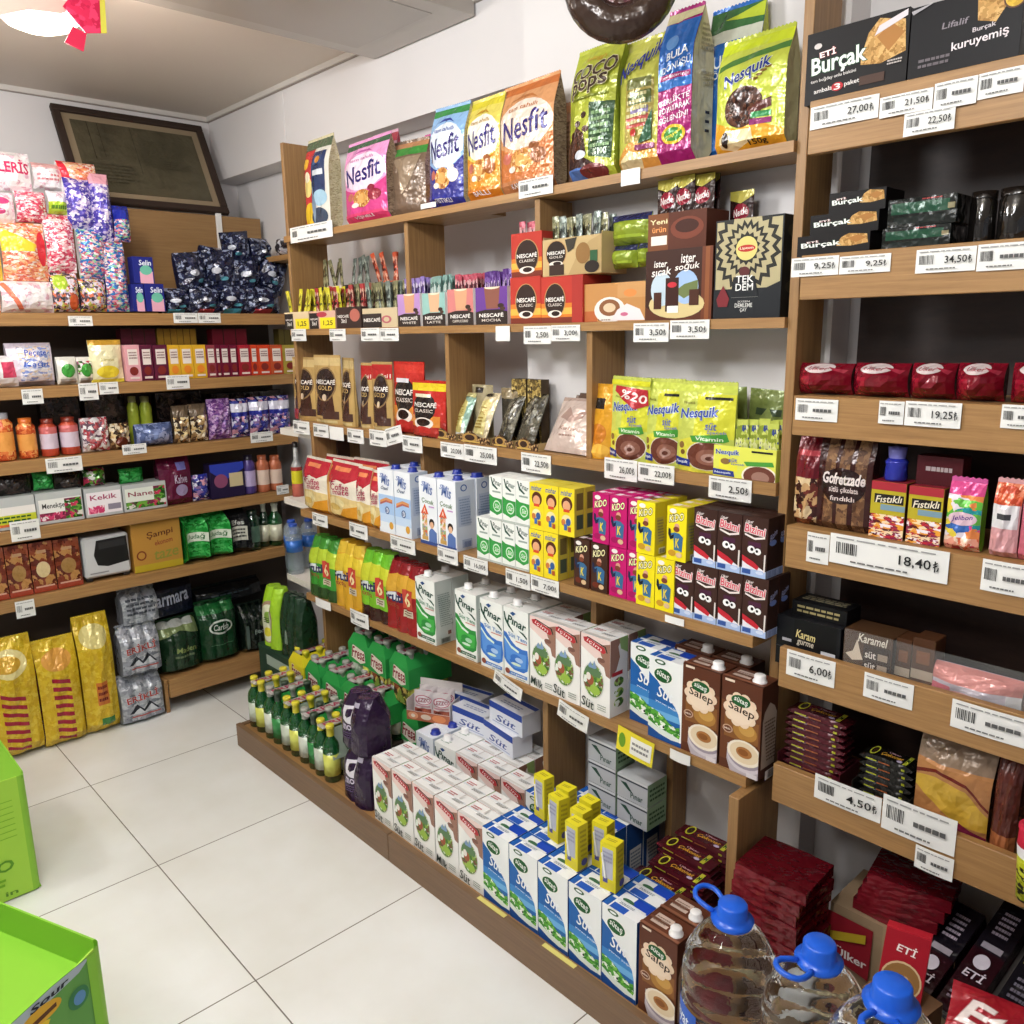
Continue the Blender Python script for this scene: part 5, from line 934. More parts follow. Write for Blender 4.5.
bluew = [R(0, 0, 1, 1, 'dfe3ee'), R(.0, .7, 1, 1, '2f4aa0'), T(.2, .2, .8, .5, 'Süt', '4a5a9a', .2), R(.1, .1, .9, .14, '9aa8cc')]
for i, (px, yy, zz_, rz) in enumerate(((478, ym+.14, .282, 4), (508, ym+.13, .282, -8), (515, ym+.14, .349, -4), (470, ym+.2, .282, 10))):
    x = XA(px, yy, zz_)
    box_at('milk_carton', 'milk', .15, .066, .07, x, min(yy, 1.585), zz_+.0005, ['blue and white milk carton lying flat on the rear block, left', 'blue and white milk carton lying flat under another', 'blue and white milk carton lying on top of its twin', 'blue and white milk carton lying flat furthest back'][i], bluew, 'dfe3ee', rz, top=[R(0, 0, 1, 1, 'e6e9f2'), R(0, .7, 1, .95, '2f4aa0'), smalltext(.2, .2, .8, .5, 2, '9aa4c4')])
gx = [('lowest left', 590, 618, zt2, 0), ('middle left', 590, 618, zt2, 1), ('topmost left', 590, 618, zt2, 2), ('lower right', 619, 650, zt2, 0), ('upper right', 619, 650, zt2, 1)]
for lab, a, b, z_, lv in gx:
    xc = (XA(a, 1.47, .38)+XA(b, 1.47, .38))/2; w = XA(b, 1.47, .38)-XA(a, 1.47, .38)
    box_at('small_milk_multipack', 'milk', w-.003, .06, .075, xc, 1.5, z_+.003+lv*.062, 'small grey and green milk multipack, '+lab+' under shelf', [R(0, 0, 1, 1, 'b9bcc2'), R(0, .82, 1, .9, '3a3f4a'), P([(.1, .7), (.3, .72), (.5, .4), (.4, .4)], '26493c'), T(.45, .15, .85, .4, 'Pınar', '26493c'), R(0, .9, 1, 1, 'd3d6da')], 'b9bcc2', side=[R(0, 0, 1, 1, '8fae8a'), smalltext(.1, .2, .9, .8, 3, '3a5a3c')], top=[R(0, 0, 1, 1, 'c6c9cd')])
# yellow straw cartons on the blue milk
yj = cat(wrap(carton('juice_carton', .04, .112, .032, [R(0, 0, 1, 1, 'e2d62a'), R(.14, .26, .82, .9, 'b9bccb'), R(.1, .04, .9, .2, 'dccc3a'), R(.2, .16, .5, .26, '5a5a9a'), smalltext(.2, .6, .8, .85, 3, '9a9cb4')], side=[R(0, 0, 1, 1, 'd2c52a'), smalltext(.2, .2, .8, .9, 7, 'a89a2a'), E(.5, .2, .3, .08, '4a4a8a')], top=[R(0, 0, 1, 1, 'e8dc2c'), smalltext(.2, .3, .8, .7, 2, 'b0a22a')], base='e2d62a', tc='e8dc2c'), 'carton_body'), 'juice carton')
g = G('k'); g.box(-.002, -.0195, .03, .002, -.0168, .088, 'f0f0ee'); sw = g.build('straw', yj); sw.rotation_euler = (0, math.radians(-9), 0)
yo = []
for (a, pb_, lab, dy, rz) in (((604), 0, 'front right, standing upright', .03, 8), ((569), 0, 'front left, standing upright', .03, -2), ((551), 0, 'second from left, tilted', .075, -8), ((538), 0, 'furthest left', .12, -6), ((596), 0, 'behind the front right one', .075, 6), ((574), 0, 'behind the front left one', .075, 0), ((560), 0, 'in the middle back row', .12, 3), ((583), 0, 'in the back row, right', .12, -3)):
    yy = yf+dy+.02; x = XA(a-4, yy-.016, .34)+.02; place(yj, x, yy, .2795, 'small yellow straw carton on the blue milk, '+lab, rz, -2 if 'tilted' in lab else 0, group='small yellow straw cartons')
# maroon wafer stack
def bar(name, maroon='4f1520', yel='c9c83a'):
    g = G('f'); L_, W_, T_ = .15, .05, .0135
    n = 8; xs_ = [-L_/2+L_*i/n for i in range(n+1)]
    pr = [(.0 if i in (0, n) else 1) for i in range(n+1)]
    v = []
    for i, x in enumerate(xs_):
        t = T_*(.12 if i in (0, n) else .9 if i in (1, n-1) else 1)
        v += [(x, -W_/2, T_/2-t*.35), (x, -W_*.4, T_/2+t/2), (x, W_*.4, T_/2+t/2), (x, W_/2, T_/2-t*.35), (x, W_*.4, T_/2-t/2), (x, -W_*.4, T_/2-t/2)]
    g.add(v, [(i*6+k, (i+1)*6+k, (i+1)*6+(k+1) % 6, i*6+(k+1) % 6) for i in range(n) for k in range(6)]+[(0, 1, 2, 3, 4, 5), tuple(n*6+k for k in (5, 4, 3, 2, 1, 0))], maroon)
    top = lambda u, v, o: (-L_/2+L_*u*.998+.0001, (v-.5)*W_*.78, T_+o+.0002)
    g.art(fl(R(.13, 0, .87, 1, maroon), TO(.34, .25, .74, .62, 'Çokonat', 'd9a83a', '6a1420', .2, 0, .03), T(.44, .68, .66, .84, 'Ülker', 'e0b0b8'), R(.8, .0, .87, 1, yel), T(.81, .3, .86, .7, 'M', '2a5a2a'), E(.2, .5, .07, .5, yel), E(.2, .5, .05, .36, '3a2a1a'), E(.72, .15, .05, .12, 'c8b8d8')), top, L_, W_)
    fr = lambda u, v, o: (-L_/2+.02+(L_-.04)*u, -W_*.5-o*1, v*T_)
    g.art([R(0, .2, .28, .8, yel), R(.33, .2, .62, .8, 'a8603a'), R(.92, .0, 1, 1, yel)], lambda u, v, o: (-L_/2+.02+(L_-.04)*u, -W_*.5+.0007-abs(v-.3)*.001-o, T_*(.25+v*.35)), 1, 1)
    return cat(g.build(name), 'wafer')
wf = bar('wafer_bar'); gw = 'maroon chocolate wafer bars'
wx = -1.08; cols_ = [(0, .0, 12, 'front stack'), (.012, .053, 13, 'second stack'), (.0, .106, 14, 'third stack'), (.01, .159, 15, 'fourth stack')]
for ci, (dx, dy, nn, lab) in enumerate(cols_):
    for k in range(nn):
        tip = k == nn-1
        place(wf, wx+.078+dx+rnd.uniform(-.004, .004), 1.372+dy, pz+k*.0142, 'maroon wafer bar in the '+lab+', '+('topmost' if tip else ORD[k]+' from bottom'), rnd.uniform(-3, 3), group=gw)
# ------------------------------------------------------------------ five litre water bottles
def water5(name):
    root = emp(name); g = G('f'); r = .08
    pr = [(0, .004), (r*.9, 0), (r, .012)]
    for k in range(6): z = .03+k*.026; pr += [(r, z), (r*.965, z+.006), (r*.965, z+.01), (r, z+.016)]
    pr += [(r, .19), (r*.99, .2), (r*.93, .212), (r*.95, .22), (r*.85, .238), (r*.82, .243), (r*.68, .26), (r*.62, .265), (r*.45, .28), (.026, .288), (.024, .3)]
    g.lathe(pr, glass('water_bottle_pet', 'f4f8fa', 1.3, .02, False), 28); g.build('bottle_body', root)
    g = G('k'); g.lathe([(.034, .286), (.036, .292), (.028, .294), (.025, .3), (.0245, .318), (.022, .321), (0, .321)], '1c5fd8', 20)
    hp = [(.03*math.cos(t), .03*math.sin(t), .292) for t in [i*PI/8 for i in range(17)]]
    g.build('cap', root)
    g = G('k'); g.tube([(-.03, .014, .292), (-.042, .019, .295), (-.055, .022, .298), (-.066, .021, .3), (-.074, .015, .302), (-.078, .008, .303), (-.079, 0, .303), (-.078, -.008, .303), (-.074, -.015, .302), (-.066, -.021, .3), (-.055, -.022, .298), (-.042, -.019, .295), (-.03, -.014, .292)], .0045, '1c5fd8', 8); g.build('handle', root)
    g = G('c'); n = 10; a0, a1 = -2.6, -1.5
    for k in range(n):
        t0, t1 = a0+(a1-a0)*k/n, a0+(a1-a0)*(k+1)/n
        g.add([(r*1.02*math.cos(t0), r*1.02*math.sin(t0), .05), (r*1.02*math.cos(t1), r*1.02*math.sin(t1), .05), (r*1.02*math.cos(t1), r*1.02*math.sin(t1), .14), (r*1.02*math.cos(t0), r*1.02*math.sin(t0), .14)], [(0, 1, 2, 3)], '2a5cc0')
    g.art([T(.2, .5, .8, .85, 'hayat', 'e6eef8', .1), E(.6, .3, .2, .2, '6a9ae0'), E(.3, .3, .1, .1, '1c3f9a')], lambda u, v, o: (r*(1.025+o)*math.cos(a0+(a1-a0)*u), r*(1.025+o)*math.sin(a0+(a1-a0)*u), .05+v*.09), 1, 1, 10, 1)
    g.build('label', root); return cat(root, 'water bottle')
w5 = water5('water_bottle')
bx = None
for (px, py, yy, lab, rz) in ((733, 903, 1.1, 'large water bottle with blue cap, leftmost of three', -12), (820, 942, 1.08, 'large water bottle with blue cap, middle of three', 75), (893, 983, .985, 'large water bottle with blue cap, rightmost, handle raised', 100)):
    p = Y_(px, py, yy); zz_ = p.z-.321
    place(w5, p.x, yy, zz_, lab, rz, group='large water bottles')
    g = emp('cardboard_carton'); q = G('p'); q.box(-.079, -.079, 0, .079, .079, zz_-.001, '9a7a58'); q.build('carton_body', g); q = G('p'); q.box(-.079, -.01, zz_-.0009, .079, .01, zz_-.0003, 'c2b28a'); q.build('tape', g); cat(g, 'carton'); place(g, p.x, yy, 0, 'cardboard carton under the '+lab.split(', ')[1].split(' of')[0]+' water bottle')
# ------------------------------------------------------------------ biscuits on the right unit
def BZt(i): return BZ[i][1] if i < 4 else BZ[i][0]+.0385
yB = BYF+.0195
def fitB(pl, pr, pt, i, dy=0): a = max(XA(pl, yB+dy, BZ[i][1]), XR0+.0215); b = XA(pr, yB+dy, BZ[i][1]); return (a+b)/2, b-a, Y_((pl+pr)/2, pt, yB+dy).z-BZt(i)
cr_ = busy('cracker_crumb', ['b58a4c', 'c79a5a', '9c7238', 'd3ab6c'], 140)
def burcak(v0=0, small=False):
    a = [R(0, 0, 1, 1, '100c0d'), P([(.56, .5), (.62, .8), (.72, .96), (.96, .86), (.98, .45), (.75, .36), (.56, .4)], cr_), P([(.7, .72), (.84, .86), (.96, .7), (.82, .5)], 'a9743a'), TO(.14, .64, .3, .74, 'ETİ', 'f6f2ee', 'c22a30', 0, 6, .03), TO(.06, .38, .6, .66, 'Burçak', 'f6f6f2', '1d5a36', .08, 5, .03)]
    if not small: a += [P([(.68, .74), (.72, .86), (.98, .98), (.98, .9)], 'd9d0d4'), T(.06, .3, .52, .36, 'tam buğday unlu bisküvi', 'dcd6d2', 0, 4), T(.1, .14, .56, .22, 'ambalajlı 3 paket', 'e8e2de', 0, 4), E(.34, .18, .06, .06, 'b5262e'), T(.31, .14, .37, .22, '3', 'f6f2ee'), R(.56, .12, .8, .24, '4a342a'), E(.12, .8, .04, .04, 'cfc8c4'), smalltext(.82, .3, .96, .38, 2, 'b8b0ac')]
    return a
gE = 'dark biscuit boxes'
xc, w, h = fitB(799, 904, 22, 0); box_at('biscuit_box', 'biscuits', w, h, .06, xc, yB+.035, BZt(0), 'large black cracker box at left of top shelf', burcak(), '100c0d', 0, group=gE)
xc, w, h = fitB(905.5, 1017, -6, 0); box_at('biscuit_box', 'biscuits', w, h, .06, xc, yB+.035, BZt(0), 'large black box with golden pieces, top right', [R(0, 0, 1, 1, '0e0c10'), P([(.6, 1), (.62, .62), (.78, .55), (.86, .72), (.82, 1)], cr_), E(.93, .8, .1, .14, '5a3a2a'), E(.93, .8, .085, .12, busy('yellow_grain', ['d9b23a', 'c29a2c', 'e6c95a'], 160)), T(.4, .3, .9, .44, 'kuruyemiş', 'e8dde0', .1, 6), T(.58, .48, .78, .55, 'Burçak', 'cfc6ca', .1, 6), T(.3, .62, .54, .7, 'Lifalif', '8a8289', .1), smalltext(.1, .15, .4, .3, 2, '6a6368'), P([(0, .95), (.2, 1), (.22, 1), (.02, .9)], 'a8a4a8')], '0e0c10', 0, group=gE)
for k, (a, b, t, lab, dx) in enumerate(((795, 868, 231, 'lowest', 0), (807, 875, 212, 'middle', 0), (824, 880, 188, 'topmost', 0))):
    xc, w, h = fitB(a, b, t, 1, .004+.01*k); z_ = BZt(1)+k*.036
    box_at('biscuit_box', 'biscuits', w, .0355, .075, xc, yB+.045+.012*k, z_, 'small black cracker box, '+lab+' of a stack', burcak(small=True), '100c0d', 0, group=gE)
tr_ = [R(0, 0, 1, 1, '161a17'), R(.05, .45, .9, .85, '1f4a36'), R(.1, .1, .85, .35, '1d2522'), smalltext(.5, .88, .8, .97, 1, '9a3a3a'), R(.88, .5, .98, .7, '8a8264')]
for k, (a, b, t, lab) in enumerate(((880, 948, 226, 'lower dark tray pack beside the cracker boxes'), (884, 952, 190, 'upper dark green tray pack beside the cracker boxes'))):
    xc, w, _ = fitB(a, b, t, 1, .01); box_at('biscuit_tray', 'biscuits', w, .045 if k else .035, .08, xc, yB+.055, BZt(1)+k*.036, lab, tr_, '161a17', 0, fin='f')
for k, (a, b, t) in enumerate(((958, 985, 190), (987, 1024, 186))):
    xc, w, h = fitB(a, b, t, 1, .02); g = G('f'); g.lathe([(0, 0), (w/2*.9, 0), (w/2, .006), (w/2, h*.8), (w/2*.92, h*.84), (w/2*.92, h), (0, h)], g_drk, 18); o = g.build('jar'); g = G('f'); g.lathe([(w/2*.95, h*.86), (w/2*.96, h*1.0), (0, h*1.01)], '1a1512', 18); g.build('lid', o); cat(o, 'jar')
    place(o, xc, yB+.06, BZt(1), ('left' if k == 0 else 'right')+' dark glossy jar on the second biscuit shelf')
for k, (a, b) in enumerate(((786, 842), (843, 898), (900, 945), (946, 994), (1001, 1060))):
    xc, w, h = fitB(a, b, 364, 2); o = cat(bag('biscuit_pack', w, h, .09, fl(R(0, 0, 1, 1, '7a0f22'), E(.45, .85, .3, .14, 'e0d2d2'), T(.25, .8, .65, .92, 'Ülker', 'a01f34', .1), R(.1, .0, .35, .6, '9c1a30'), P([(.6, .9), (.9, .7), (.95, .8)], 'a83044')), base='7a0f22', side='5a0a1a', kind='pillow', seed=k, sidew=2.2, wr=.004, nu=8, nv=6), 'biscuits')
    place(o, xc, yB+.05, BZt(2), 'shiny crimson biscuit pack on the third shelf, '+od(k, 5), rnd.uniform(-3, 3), group='crimson biscuit packs')
def bb(name, pl, pr, pt, i, d, art, base, label, kind='gusset', side=None, dy=0, rz=0, seed=0, **k):
    xc, w, h = fitB(pl, pr, pt, i, dy); o = cat(bag(name, w, h, d, fl(*art), base=base, side=side, kind=kind, seed=seed+int(pl), **k), 'snack'); place(o, xc, yB+dy+d/2+.002, BZt(i), label, rz); return o
b_nut = busy('nut_picture', ['6a2a22', 'c29a6a', '3a1814', '8a4a2c', 'dcc49a'], 60, 'f')
bb('nut_pack', 790, 815, 438, 3, .05, [R(0, 0, 1, 1, '6a1420'), R(0, 0, 1, .55, b_nut), R(.1, .8, .9, .86, 'a83a44')], '6a1420', 'crimson nut pack at left of the fourth shelf')
bb('nut_pack', 812, 866, 440, 3, .045, [R(0, 0, 1, 1, '3a1a18'), [R(.15+.28*i, .0, .35+.28*i, 1, busy('biscuit_bars', ['6a4a34', '7c5a3e', '543828', '8f6c4a'], 110)) for i in range(3)], E(.5, .5, .42, .2, '2a1414'), T(.12, .52, .9, .64, 'Gofretzade', 'f0e4e0', .15, 0, .03), T(.25, .42, .8, .49, 'sütlü çikolata', 'e0d0cc'), T(.3, .34, .74, .39, 'fındıklı', 'e0d0cc')], '3a1a18', 'dark brown pack with white lettering and biscuit bars', dy=-.001)
b_y1 = busy('candy_rows', ['c2303c', 'f0d8b0', '5a1a20', 'e8a03a', 'efe6ee', '8a2a4a'], 95, 'c', (1, 1, 2.4))
for a, b, t, lab in ((867, 901, 482, 'left'), (904, 938, 487, 'right')):
    xc, w, h = fitB(a, b, t, 3); box_at('candy_box', 'candy', w, h, .05, xc, yB+.03, BZt(3), 'yellow and crimson candy box, '+lab+' of two', [R(0, 0, 1, 1, 'b8a82a'), R(0, .0, 1, .42, b_y1), R(.1, .62, .95, .78, '1f1a18'), T(.14, .64, .9, .76, 'Fıstıklı', 'e8e0cc', .2, 3), R(.3, .5, 1, .6, '7a98a8'), R(0, .85, 1, 1, 'a8303a')], 'b8a82a', sc='5a2a20', top=[R(0, 0, 1, 1, '8a2430')], group='yellow candy boxes')
    if lab == 'left':
        g = G('f'); g.lathe([(0, 0), (.018, 0), (.02, .004), (.018, .028), (.02, .034), (.014, .04), (0, .04)], '2c34a0', 14); g.lathe([(.014, .04), (.016, .06), (.0, .062)], '7a7ac8', 14); q = cat(g.build('candy_jar'), 'jar'); place(q, xc, yB+.03, BZt(3)+h+.0005, 'small blue jar standing on the left candy box')
    else: box_at('biscuit_box', 'biscuits', w*1.3, .05, .04, xc+.01, yB+.045, BZt(3)+h+.001, 'dark red box lying above the right candy box', [R(0, 0, 1, 1, '4a141c'), smalltext(.2, .4, .8, .7, 1, 'a89a9c')], '4a141c')
b_sw = busy('colour_swirls', ['3a6ab8', '6ac04a', 'd84a8a', 'e8d04a', '2a9aa0', 'e88a4a', 'f0e6f0'], 34, 'f', (1, 1, 1.6))
bb('candy_bag', 941, 976, 483, 3, .04, [R(0, 0, 1, 1, b_sw), R(0, .82, 1, 1, 'd84a8c'), E(.5, .48, .42, .1, 'e8c8d8'), T(.2, .44, .8, .53, 'Jelibon', '5a2a8a', .2, 4), R(0, .0, 1, .2, busy('jelly_pieces', ['d86a4a', 'e8a08a', 'c2485a', 'efd0b8'], 80, 'f'))], 'd0589a', 'rainbow coloured candy bag with pink top', side='7ac83a')
bb('candy_bag', 986, 1014, 484, 3, .04, [R(0, 0, 1, 1, 'd8a0a4'), R(0, .72, 1, 1, busy('orange_jelly', ['d8603a', 'c24a30', 'e88a6a'], 80, 'f')), R(.0, .4, .95, .72, 'e9e6ea'), R(.2, .52, .7, .6, '4a4a50')], 'd8a0a4', 'pink candy bag with large white sticker')
bb('candy_bag', 1015, 1050, 484, 3, .04, [R(0, 0, 1, 1, 'c86a7c')], 'c86a7c', 'plain rose candy bag at the far right of shelf', seed=3)
xc, w, h = fitB(775, 838, 622, 4)
t_ = [R(0, 0, 1, 1, '17181c'), R(.28, .45, .95, 1, '0e0e10'), T(.32, .62, .62, .78, 'Karam', 'd8c88a', .1, -4), T(.34, .46, .6, .58, 'gurme', 'c8c0b0', .1, -4), R(.1, .5, .25, .56, 'c0c0c8'), R(.72, .4, .94, .48, 'c8c8d0'), R(0, .36, 1, .38, '3a3c42'), R(.35, .2, .5, .26, 'a0a0a8')]
box_at('chocolate_box', 'chocolate', w, h, .08, xc, yB+.045, BZt(4), 'black gourmet chocolate box, front of a pair', t_, '17181c')
box_at('chocolate_box', 'chocolate', w*.85, .03, .06, xc+.01, yB+.055, BZt(4)+h+.0005, 'black chocolate box lying on top of the gourmet one', [R(0, 0, 1, 1, '101012'), smalltext(.1, .2, .9, .8, 2, 'a89a6a')], '101012', top=[R(0, 0, 1, 1, '101012'), smalltext(.1, .2, .9, .8, 3, '8a8268')])
xc, w, h = fitB(841, 889, 634, 4)
box_at('chocolate_box', 'chocolate', w, h, .07, xc, yB+.042, BZt(4), 'brown milk splash chocolate box beside black ones', [R(0, 0, 1, 1, '4a3220'), P([(.05, .55), (.2, .62), (.28, .85), (.36, .62), (.42, .5), (.2, .45)], 'cfc0ac'), R(.42, .12, .98, .8, '2a1812'), [T(.46, .56-.2*i, .68, .68-.2*i, 'süt', 'e8e0d8') for i in range(3)], [R(.72, .56-.2*i, .92, .68-.2*i, '9a8a7a') for i in range(3)], T(.3, .82, .9, .97, 'Karamel', 'e0d8c8', .2)], '4a3220', sc='3a2618')
for k, (a, b) in enumerate(((892, 907), (908, 930))):
    xc, w, h = fitB(a, b, 640, 4, .01); box_at('chocolate_box', 'chocolate', w, h, .05, xc, yB+.045, BZt(4), 'small brown chocolate box, '+('left' if k == 0 else 'right')+' of a matching pair', [R(0, 0, 1, 1, '4d2f1c'), R(.0, .35, 1, .5, 'b0a08c'), R(.2, .6, .8, .8, '7a4a2a')], '4d2f1c')
xc = (XA(925, yB, .83)+XA(1008, yB, .83))/2
o = cat(bag('candy_tube_pack', .16, .07, .055, fl(R(0, 0, 1, 1, 'c8c0cc'), R(0, .6, 1, 1, 'd88a84'), R(.05, .25, .3, .5, 'd86a7a'), E(.45, .3, .2, .14, 'e0a8a8'), E(.04, .4, .04, .2, '2a3a9a'), R(.86, .1, 1, .6, 'e9e9ec'), smalltext(.3, .1, .8, .25, 1, '8a8ac0')), base='c8c0cc', kind='pillow', sidew=2, seed=4), 'candy'); place(o, xc, yB+.035, BZt(4)+.012, 'pink and white candy pack behind clear guard', 0)
g = G('f'); xg0 = XA(845, BYF+.019, .9); g.box(xg0, BYF+.0183, BZ[4][1]-.02, BX1-.01, BYF+.0192, BZ[4][1]+.065, g_film); o = cat(g.build('shelf_guard'), 'shelf guard'); place(o, 0, 0, 0, 'clear plastic guard standing behind the fifth fascia')
# sixth shelf: stacked bars in open boxes
bk_ = bar('wafer_bar', '14130f', 'b8bf3a')
def barbox(pl, pr, base, pr_, n, lab, gname, side):
    xc, w, h = fitB(pl, pr, 700, 5); r = emp('bar_display'); g = G('p'); d = .085; hh = .06
    g.box(-w/2, -d/2, 0, w/2, d/2, .0015, base); g.box(w/2-.0015, -d/2, 0, w/2, d/2, hh, base); g.box(-w/2, d/2-.0015, 0, w/2-.002, d/2, hh, base); g.box(-w/2, -d/2, .0016, -w/2+.0015, d/2-.002, hh, base)
    g.box(-w/2+.002, -d/2-.0005, .0, w/2-.002, -d/2+.001, .02, base); g.build('display_box', r); g = G('p'); g.box(-w/2+.002, -d/2-.0015, .016, w/2-.002, -d/2-.0006, .021, side); g.build('edge_stripe', r)
    cat(r, 'display box'); place(r, xc, yB+.048, BZt(5), lab+' display box on the lowest shelf')
    for k in range(n):
        place(pr_, xc+rnd.uniform(-.002, .002), yB+.048+rnd.uniform(-.002, .001), BZt(5)+.0018+k*.0142, lab+' wafer bar in its box, '+('topmost' if k == n-1 else ORD[k]+' from bottom'), rnd.uniform(-2, 2), group=gname, sc=((w-.008)/.15, 1, 1))
barbox(776, 838, '4f1420', wf, 11, 'maroon', 'maroon wafer bars in display box', 'c9b83a')
barbox(850, 907, '15140f', bk_, 8, 'black', 'black wafer bars in display box', 'c9b83a')
bb('wafer_sack', 909, 984, 745, 5, .07, [R(0, 0, 1, 1, 'b07a4a'), R(0, .78, 1, 1, '8a7460'), P([(0, .6), (.3, .66), (.7, .6), (1, .4), (1, .25), (.6, .28), (.25, .42), (0, .5)], 'c8a23a'), P([(0, .62), (.3, .7), (.7, .64), (1, .44), (1, .47), (.7, .67), (.3, .73), (0, .66)], '6a2018'), P([(.3, .2), (.6, .3), (1, .2), (1, 0), (.5, .0)], '7a2440'), R(0, 0, .45, .14, busy('sesame', ['c8a85a', '6a5a2a', '8a7a3a', '3a3a1a'], 150, 'f')), E(.5, .16, .2, .05, '5a4a22'), E(.85, .1, .12, .06, 'e0d8c0')], 'b07a4a', 'orange brown wafer bag on the lowest shelf', side='6a3a2c')
bb('wafer_sack', 987, 1012, 752, 5, .06, [R(0, 0, 1, 1, '5a2a22'), R(0, 0, 1, .3, 'a0603a')], '5a2a22', 'dark reddish brown snack bag beside orange one', side='4a2018')
p = Y_(1018, 895, 1.425); g = G('c'); hq = Y_(1018, 822, 1.425).z-p.z
g.lathe([(0, 0), (.019, 0), (.024, hq*.6), (.026, hq*.75), (.025, hq*.98), (0, hq)], 'c9cf2c', 20, specs=[b_y1 and 'c9cf2c', busy('black_yellow_print', ['c9cf2c', 'd8de4a', '1f1a18', 'c9cf2c'], 80, 'c', (1, 1, 2)), 'e8e8ea', 'b5203a', 'b5203a']); o = g.build('snack_cup'); g = G('c'); g.lathe([(.0265, hq*.97), (.0265, hq*1.01), (0, hq*1.01)], 'c22a44', 20); g.build('lid', o); cat(o, 'cup'); 
place(o, p.x+.015, BYF-.0275, p.z, 'yellow and crimson snack cup hanging on the lowest fascia')
# ------------------------------------------------------------------ floor level, right
cr = cat(bag('biscuit_pack', .15, .0245, .13, [R(0, 0, 1, 1, '6a101c'), R(0, .0, .5, 1, '781522')], base='560c16', kind='box', seed=8, sidew=.97, wr=.0015, nu=8, nv=3, seal=0), 'biscuits')
x_ = -.738
for k in range(13):
    place(cr, x_+rnd.uniform(-.004, .004), 1.418+rnd.uniform(-.004, .004), ZP+.001+k*.0252, 'glossy crimson biscuit pack in tall stack, '+('topmost' if k == 12 else ORD[k]+' from bottom'), rnd.uniform(-4, 4), group='crimson packs in a tall stack')
for k in range(4):
    place(cr, -.555+.006*k, 1.575, .316+k*.0252, 'crimson biscuit pack behind, under the biscuit shelves, '+('topmost' if k == 3 else ORD[k]+' from bottom'), 3*k, group='crimson packs at the back')
q = emp('cardboard_carton'); g = G('p'); W_, D_, H_ = .12, .075, .315
g.box(-W_, -D_, 0, W_, D_, H_, '9c8468'); g.box(-W_*.1, -D_-.001, H_*.5, W_, -D_-.0005, H_, 'a89070'); g.build('carton_body', q)
g = G('p'); g.add([(-W_-.01, -D_-.002, H_-.02), (-W_*.25, -D_-.002, H_-.02), (-W_*.25, -D_-.01, H_-.13), (-W_-.01, -D_-.01, H_-.11)], [(0, 1, 2, 3), (3, 2, 1, 0)], '8e1626'); g.art([P([(0, .6), (.9, .95), (.9, .75), (0, .4)], 'c2a82c'), T(.3, .2, .95, .42, 'Ülker', 'f0e6e4', 0, 0, .02)], lambda u, v, o: (-W_-.01+u*(W_*.75+.01), -D_-.011-o, H_-.125+v*.1), 1, 1); g.build('printed_flap', q)
cat(q, 'carton'); place(q, -.55, 1.575, 0, 'open cardboard carton under the biscuit shelves')
# long dark packs fanned on a sloping box
sl = emp('display_riser'); g = G('p'); g.add([(-.25, -.16, 0), (.3, -.16, 0), (.3, .16, 0), (-.25, .16, 0), (-.25, -.16, .22), (.3, -.16, .22), (.3, .16, .36), (-.25, .16, .36)], [(0, 3, 2, 1), (4, 5, 6, 7), (0, 1, 5, 4), (1, 2, 6, 5), (2, 3, 7, 6), (3, 0, 4, 7)], '4a4442'); g.build('box', sl); g = G('p'); g.box(-.249, -.1605, .2, .299, -.1602, .219, '6a6462'); g.build('front_lip', sl); cat(sl, 'box'); place(sl, -.13, 1.5-.0, 0, 'grey sloping riser under the long dark biscuit packs')
lp = cat(bag('biscuit_box', .055, .26, .03, fl(R(0, 0, 1, 1, '2a0c14'), R(.0, .55, 1, 1, '16121a'), smalltext(.25, .68, .75, .92, 5, 'a89aa8'), R(.2, .56, .85, .61, '9a929c'), E(.5, .45, .25, .06, 'cfc8d4'), T(.2, .3, .85, .38, 'ETİ', 'd8d0dc', .1), smalltext(.2, .08, .8, .24, 4, '8a7a88')), base='2a0c14', kind='box', nu=4, nv=6, seal=0, wr=0, sidew=.95), 'biscuits')
lp2 = cat(bag('biscuit_box', .055, .26, .03, fl(R(0, 0, 1, 1, '15131a'), R(.1, .6, .95, .64, 'a8a03a'), T(.25, .7, .8, .78, 'ETİ', 'd8d0dc'), smalltext(.2, .3, .8, .5, 4, '6a6470')), base='15131a', kind='box', nu=4, nv=6, seal=0, wr=0, sidew=.95), 'biscuits')
for k, (px, py) in enumerate(((925, 962), (975, 962), (1018, 985))):
    zz_ = .26
    for _ in range(8): pt = Z_(px, py, zz_); zz_ = .22+(pt.y-1.34)*.4375+.018
    xx, yy = pt.x, pt.y-.11; zz_ -= .11*.4375
    place(lp if k < 2 else lp2, xx, yy, zz_, 'long dark biscuit box lying on the slope, '+['leftmost', 'middle', 'rightmost'][k], -8, -90+23.6, group='long dark biscuit boxes')
rl = emp('biscuit_tub'); g = G('c'); g.add([(-.035, 0, 0), (.035, 0, 0), (.04, .02, .13), (-.03, .02, .13), (-.035, .05, 0), (.035, .05, 0), (.04, .05, .13), (-.03, .05, .13)], [(0, 1, 2, 3), (4, 7, 6, 5), (1, 5, 6, 2), (0, 3, 7, 4), (3, 2, 6, 7), (0, 4, 5, 1)], '9c1424')
g.art([E(.5, .3, .46, .28, 'cdb08a'), E(.5, .3, .42, .25, '8a6438'), T(.3, .7, .75, .84, 'ETİ', 'f0e4e2', .1, -4), E(.6, .3, .08, .08, 'c8a878')], lambda u, v, o: (-.035+.07*u+.005*v, .02*v-o-.0005, .13*v), 1, 1); g.build('tub_body', rl); g = G('c'); g.box(-.03, .02, .1305, .04, .05, .134, 'b82030'); g.build('lid', rl); cat(rl, 'biscuits')
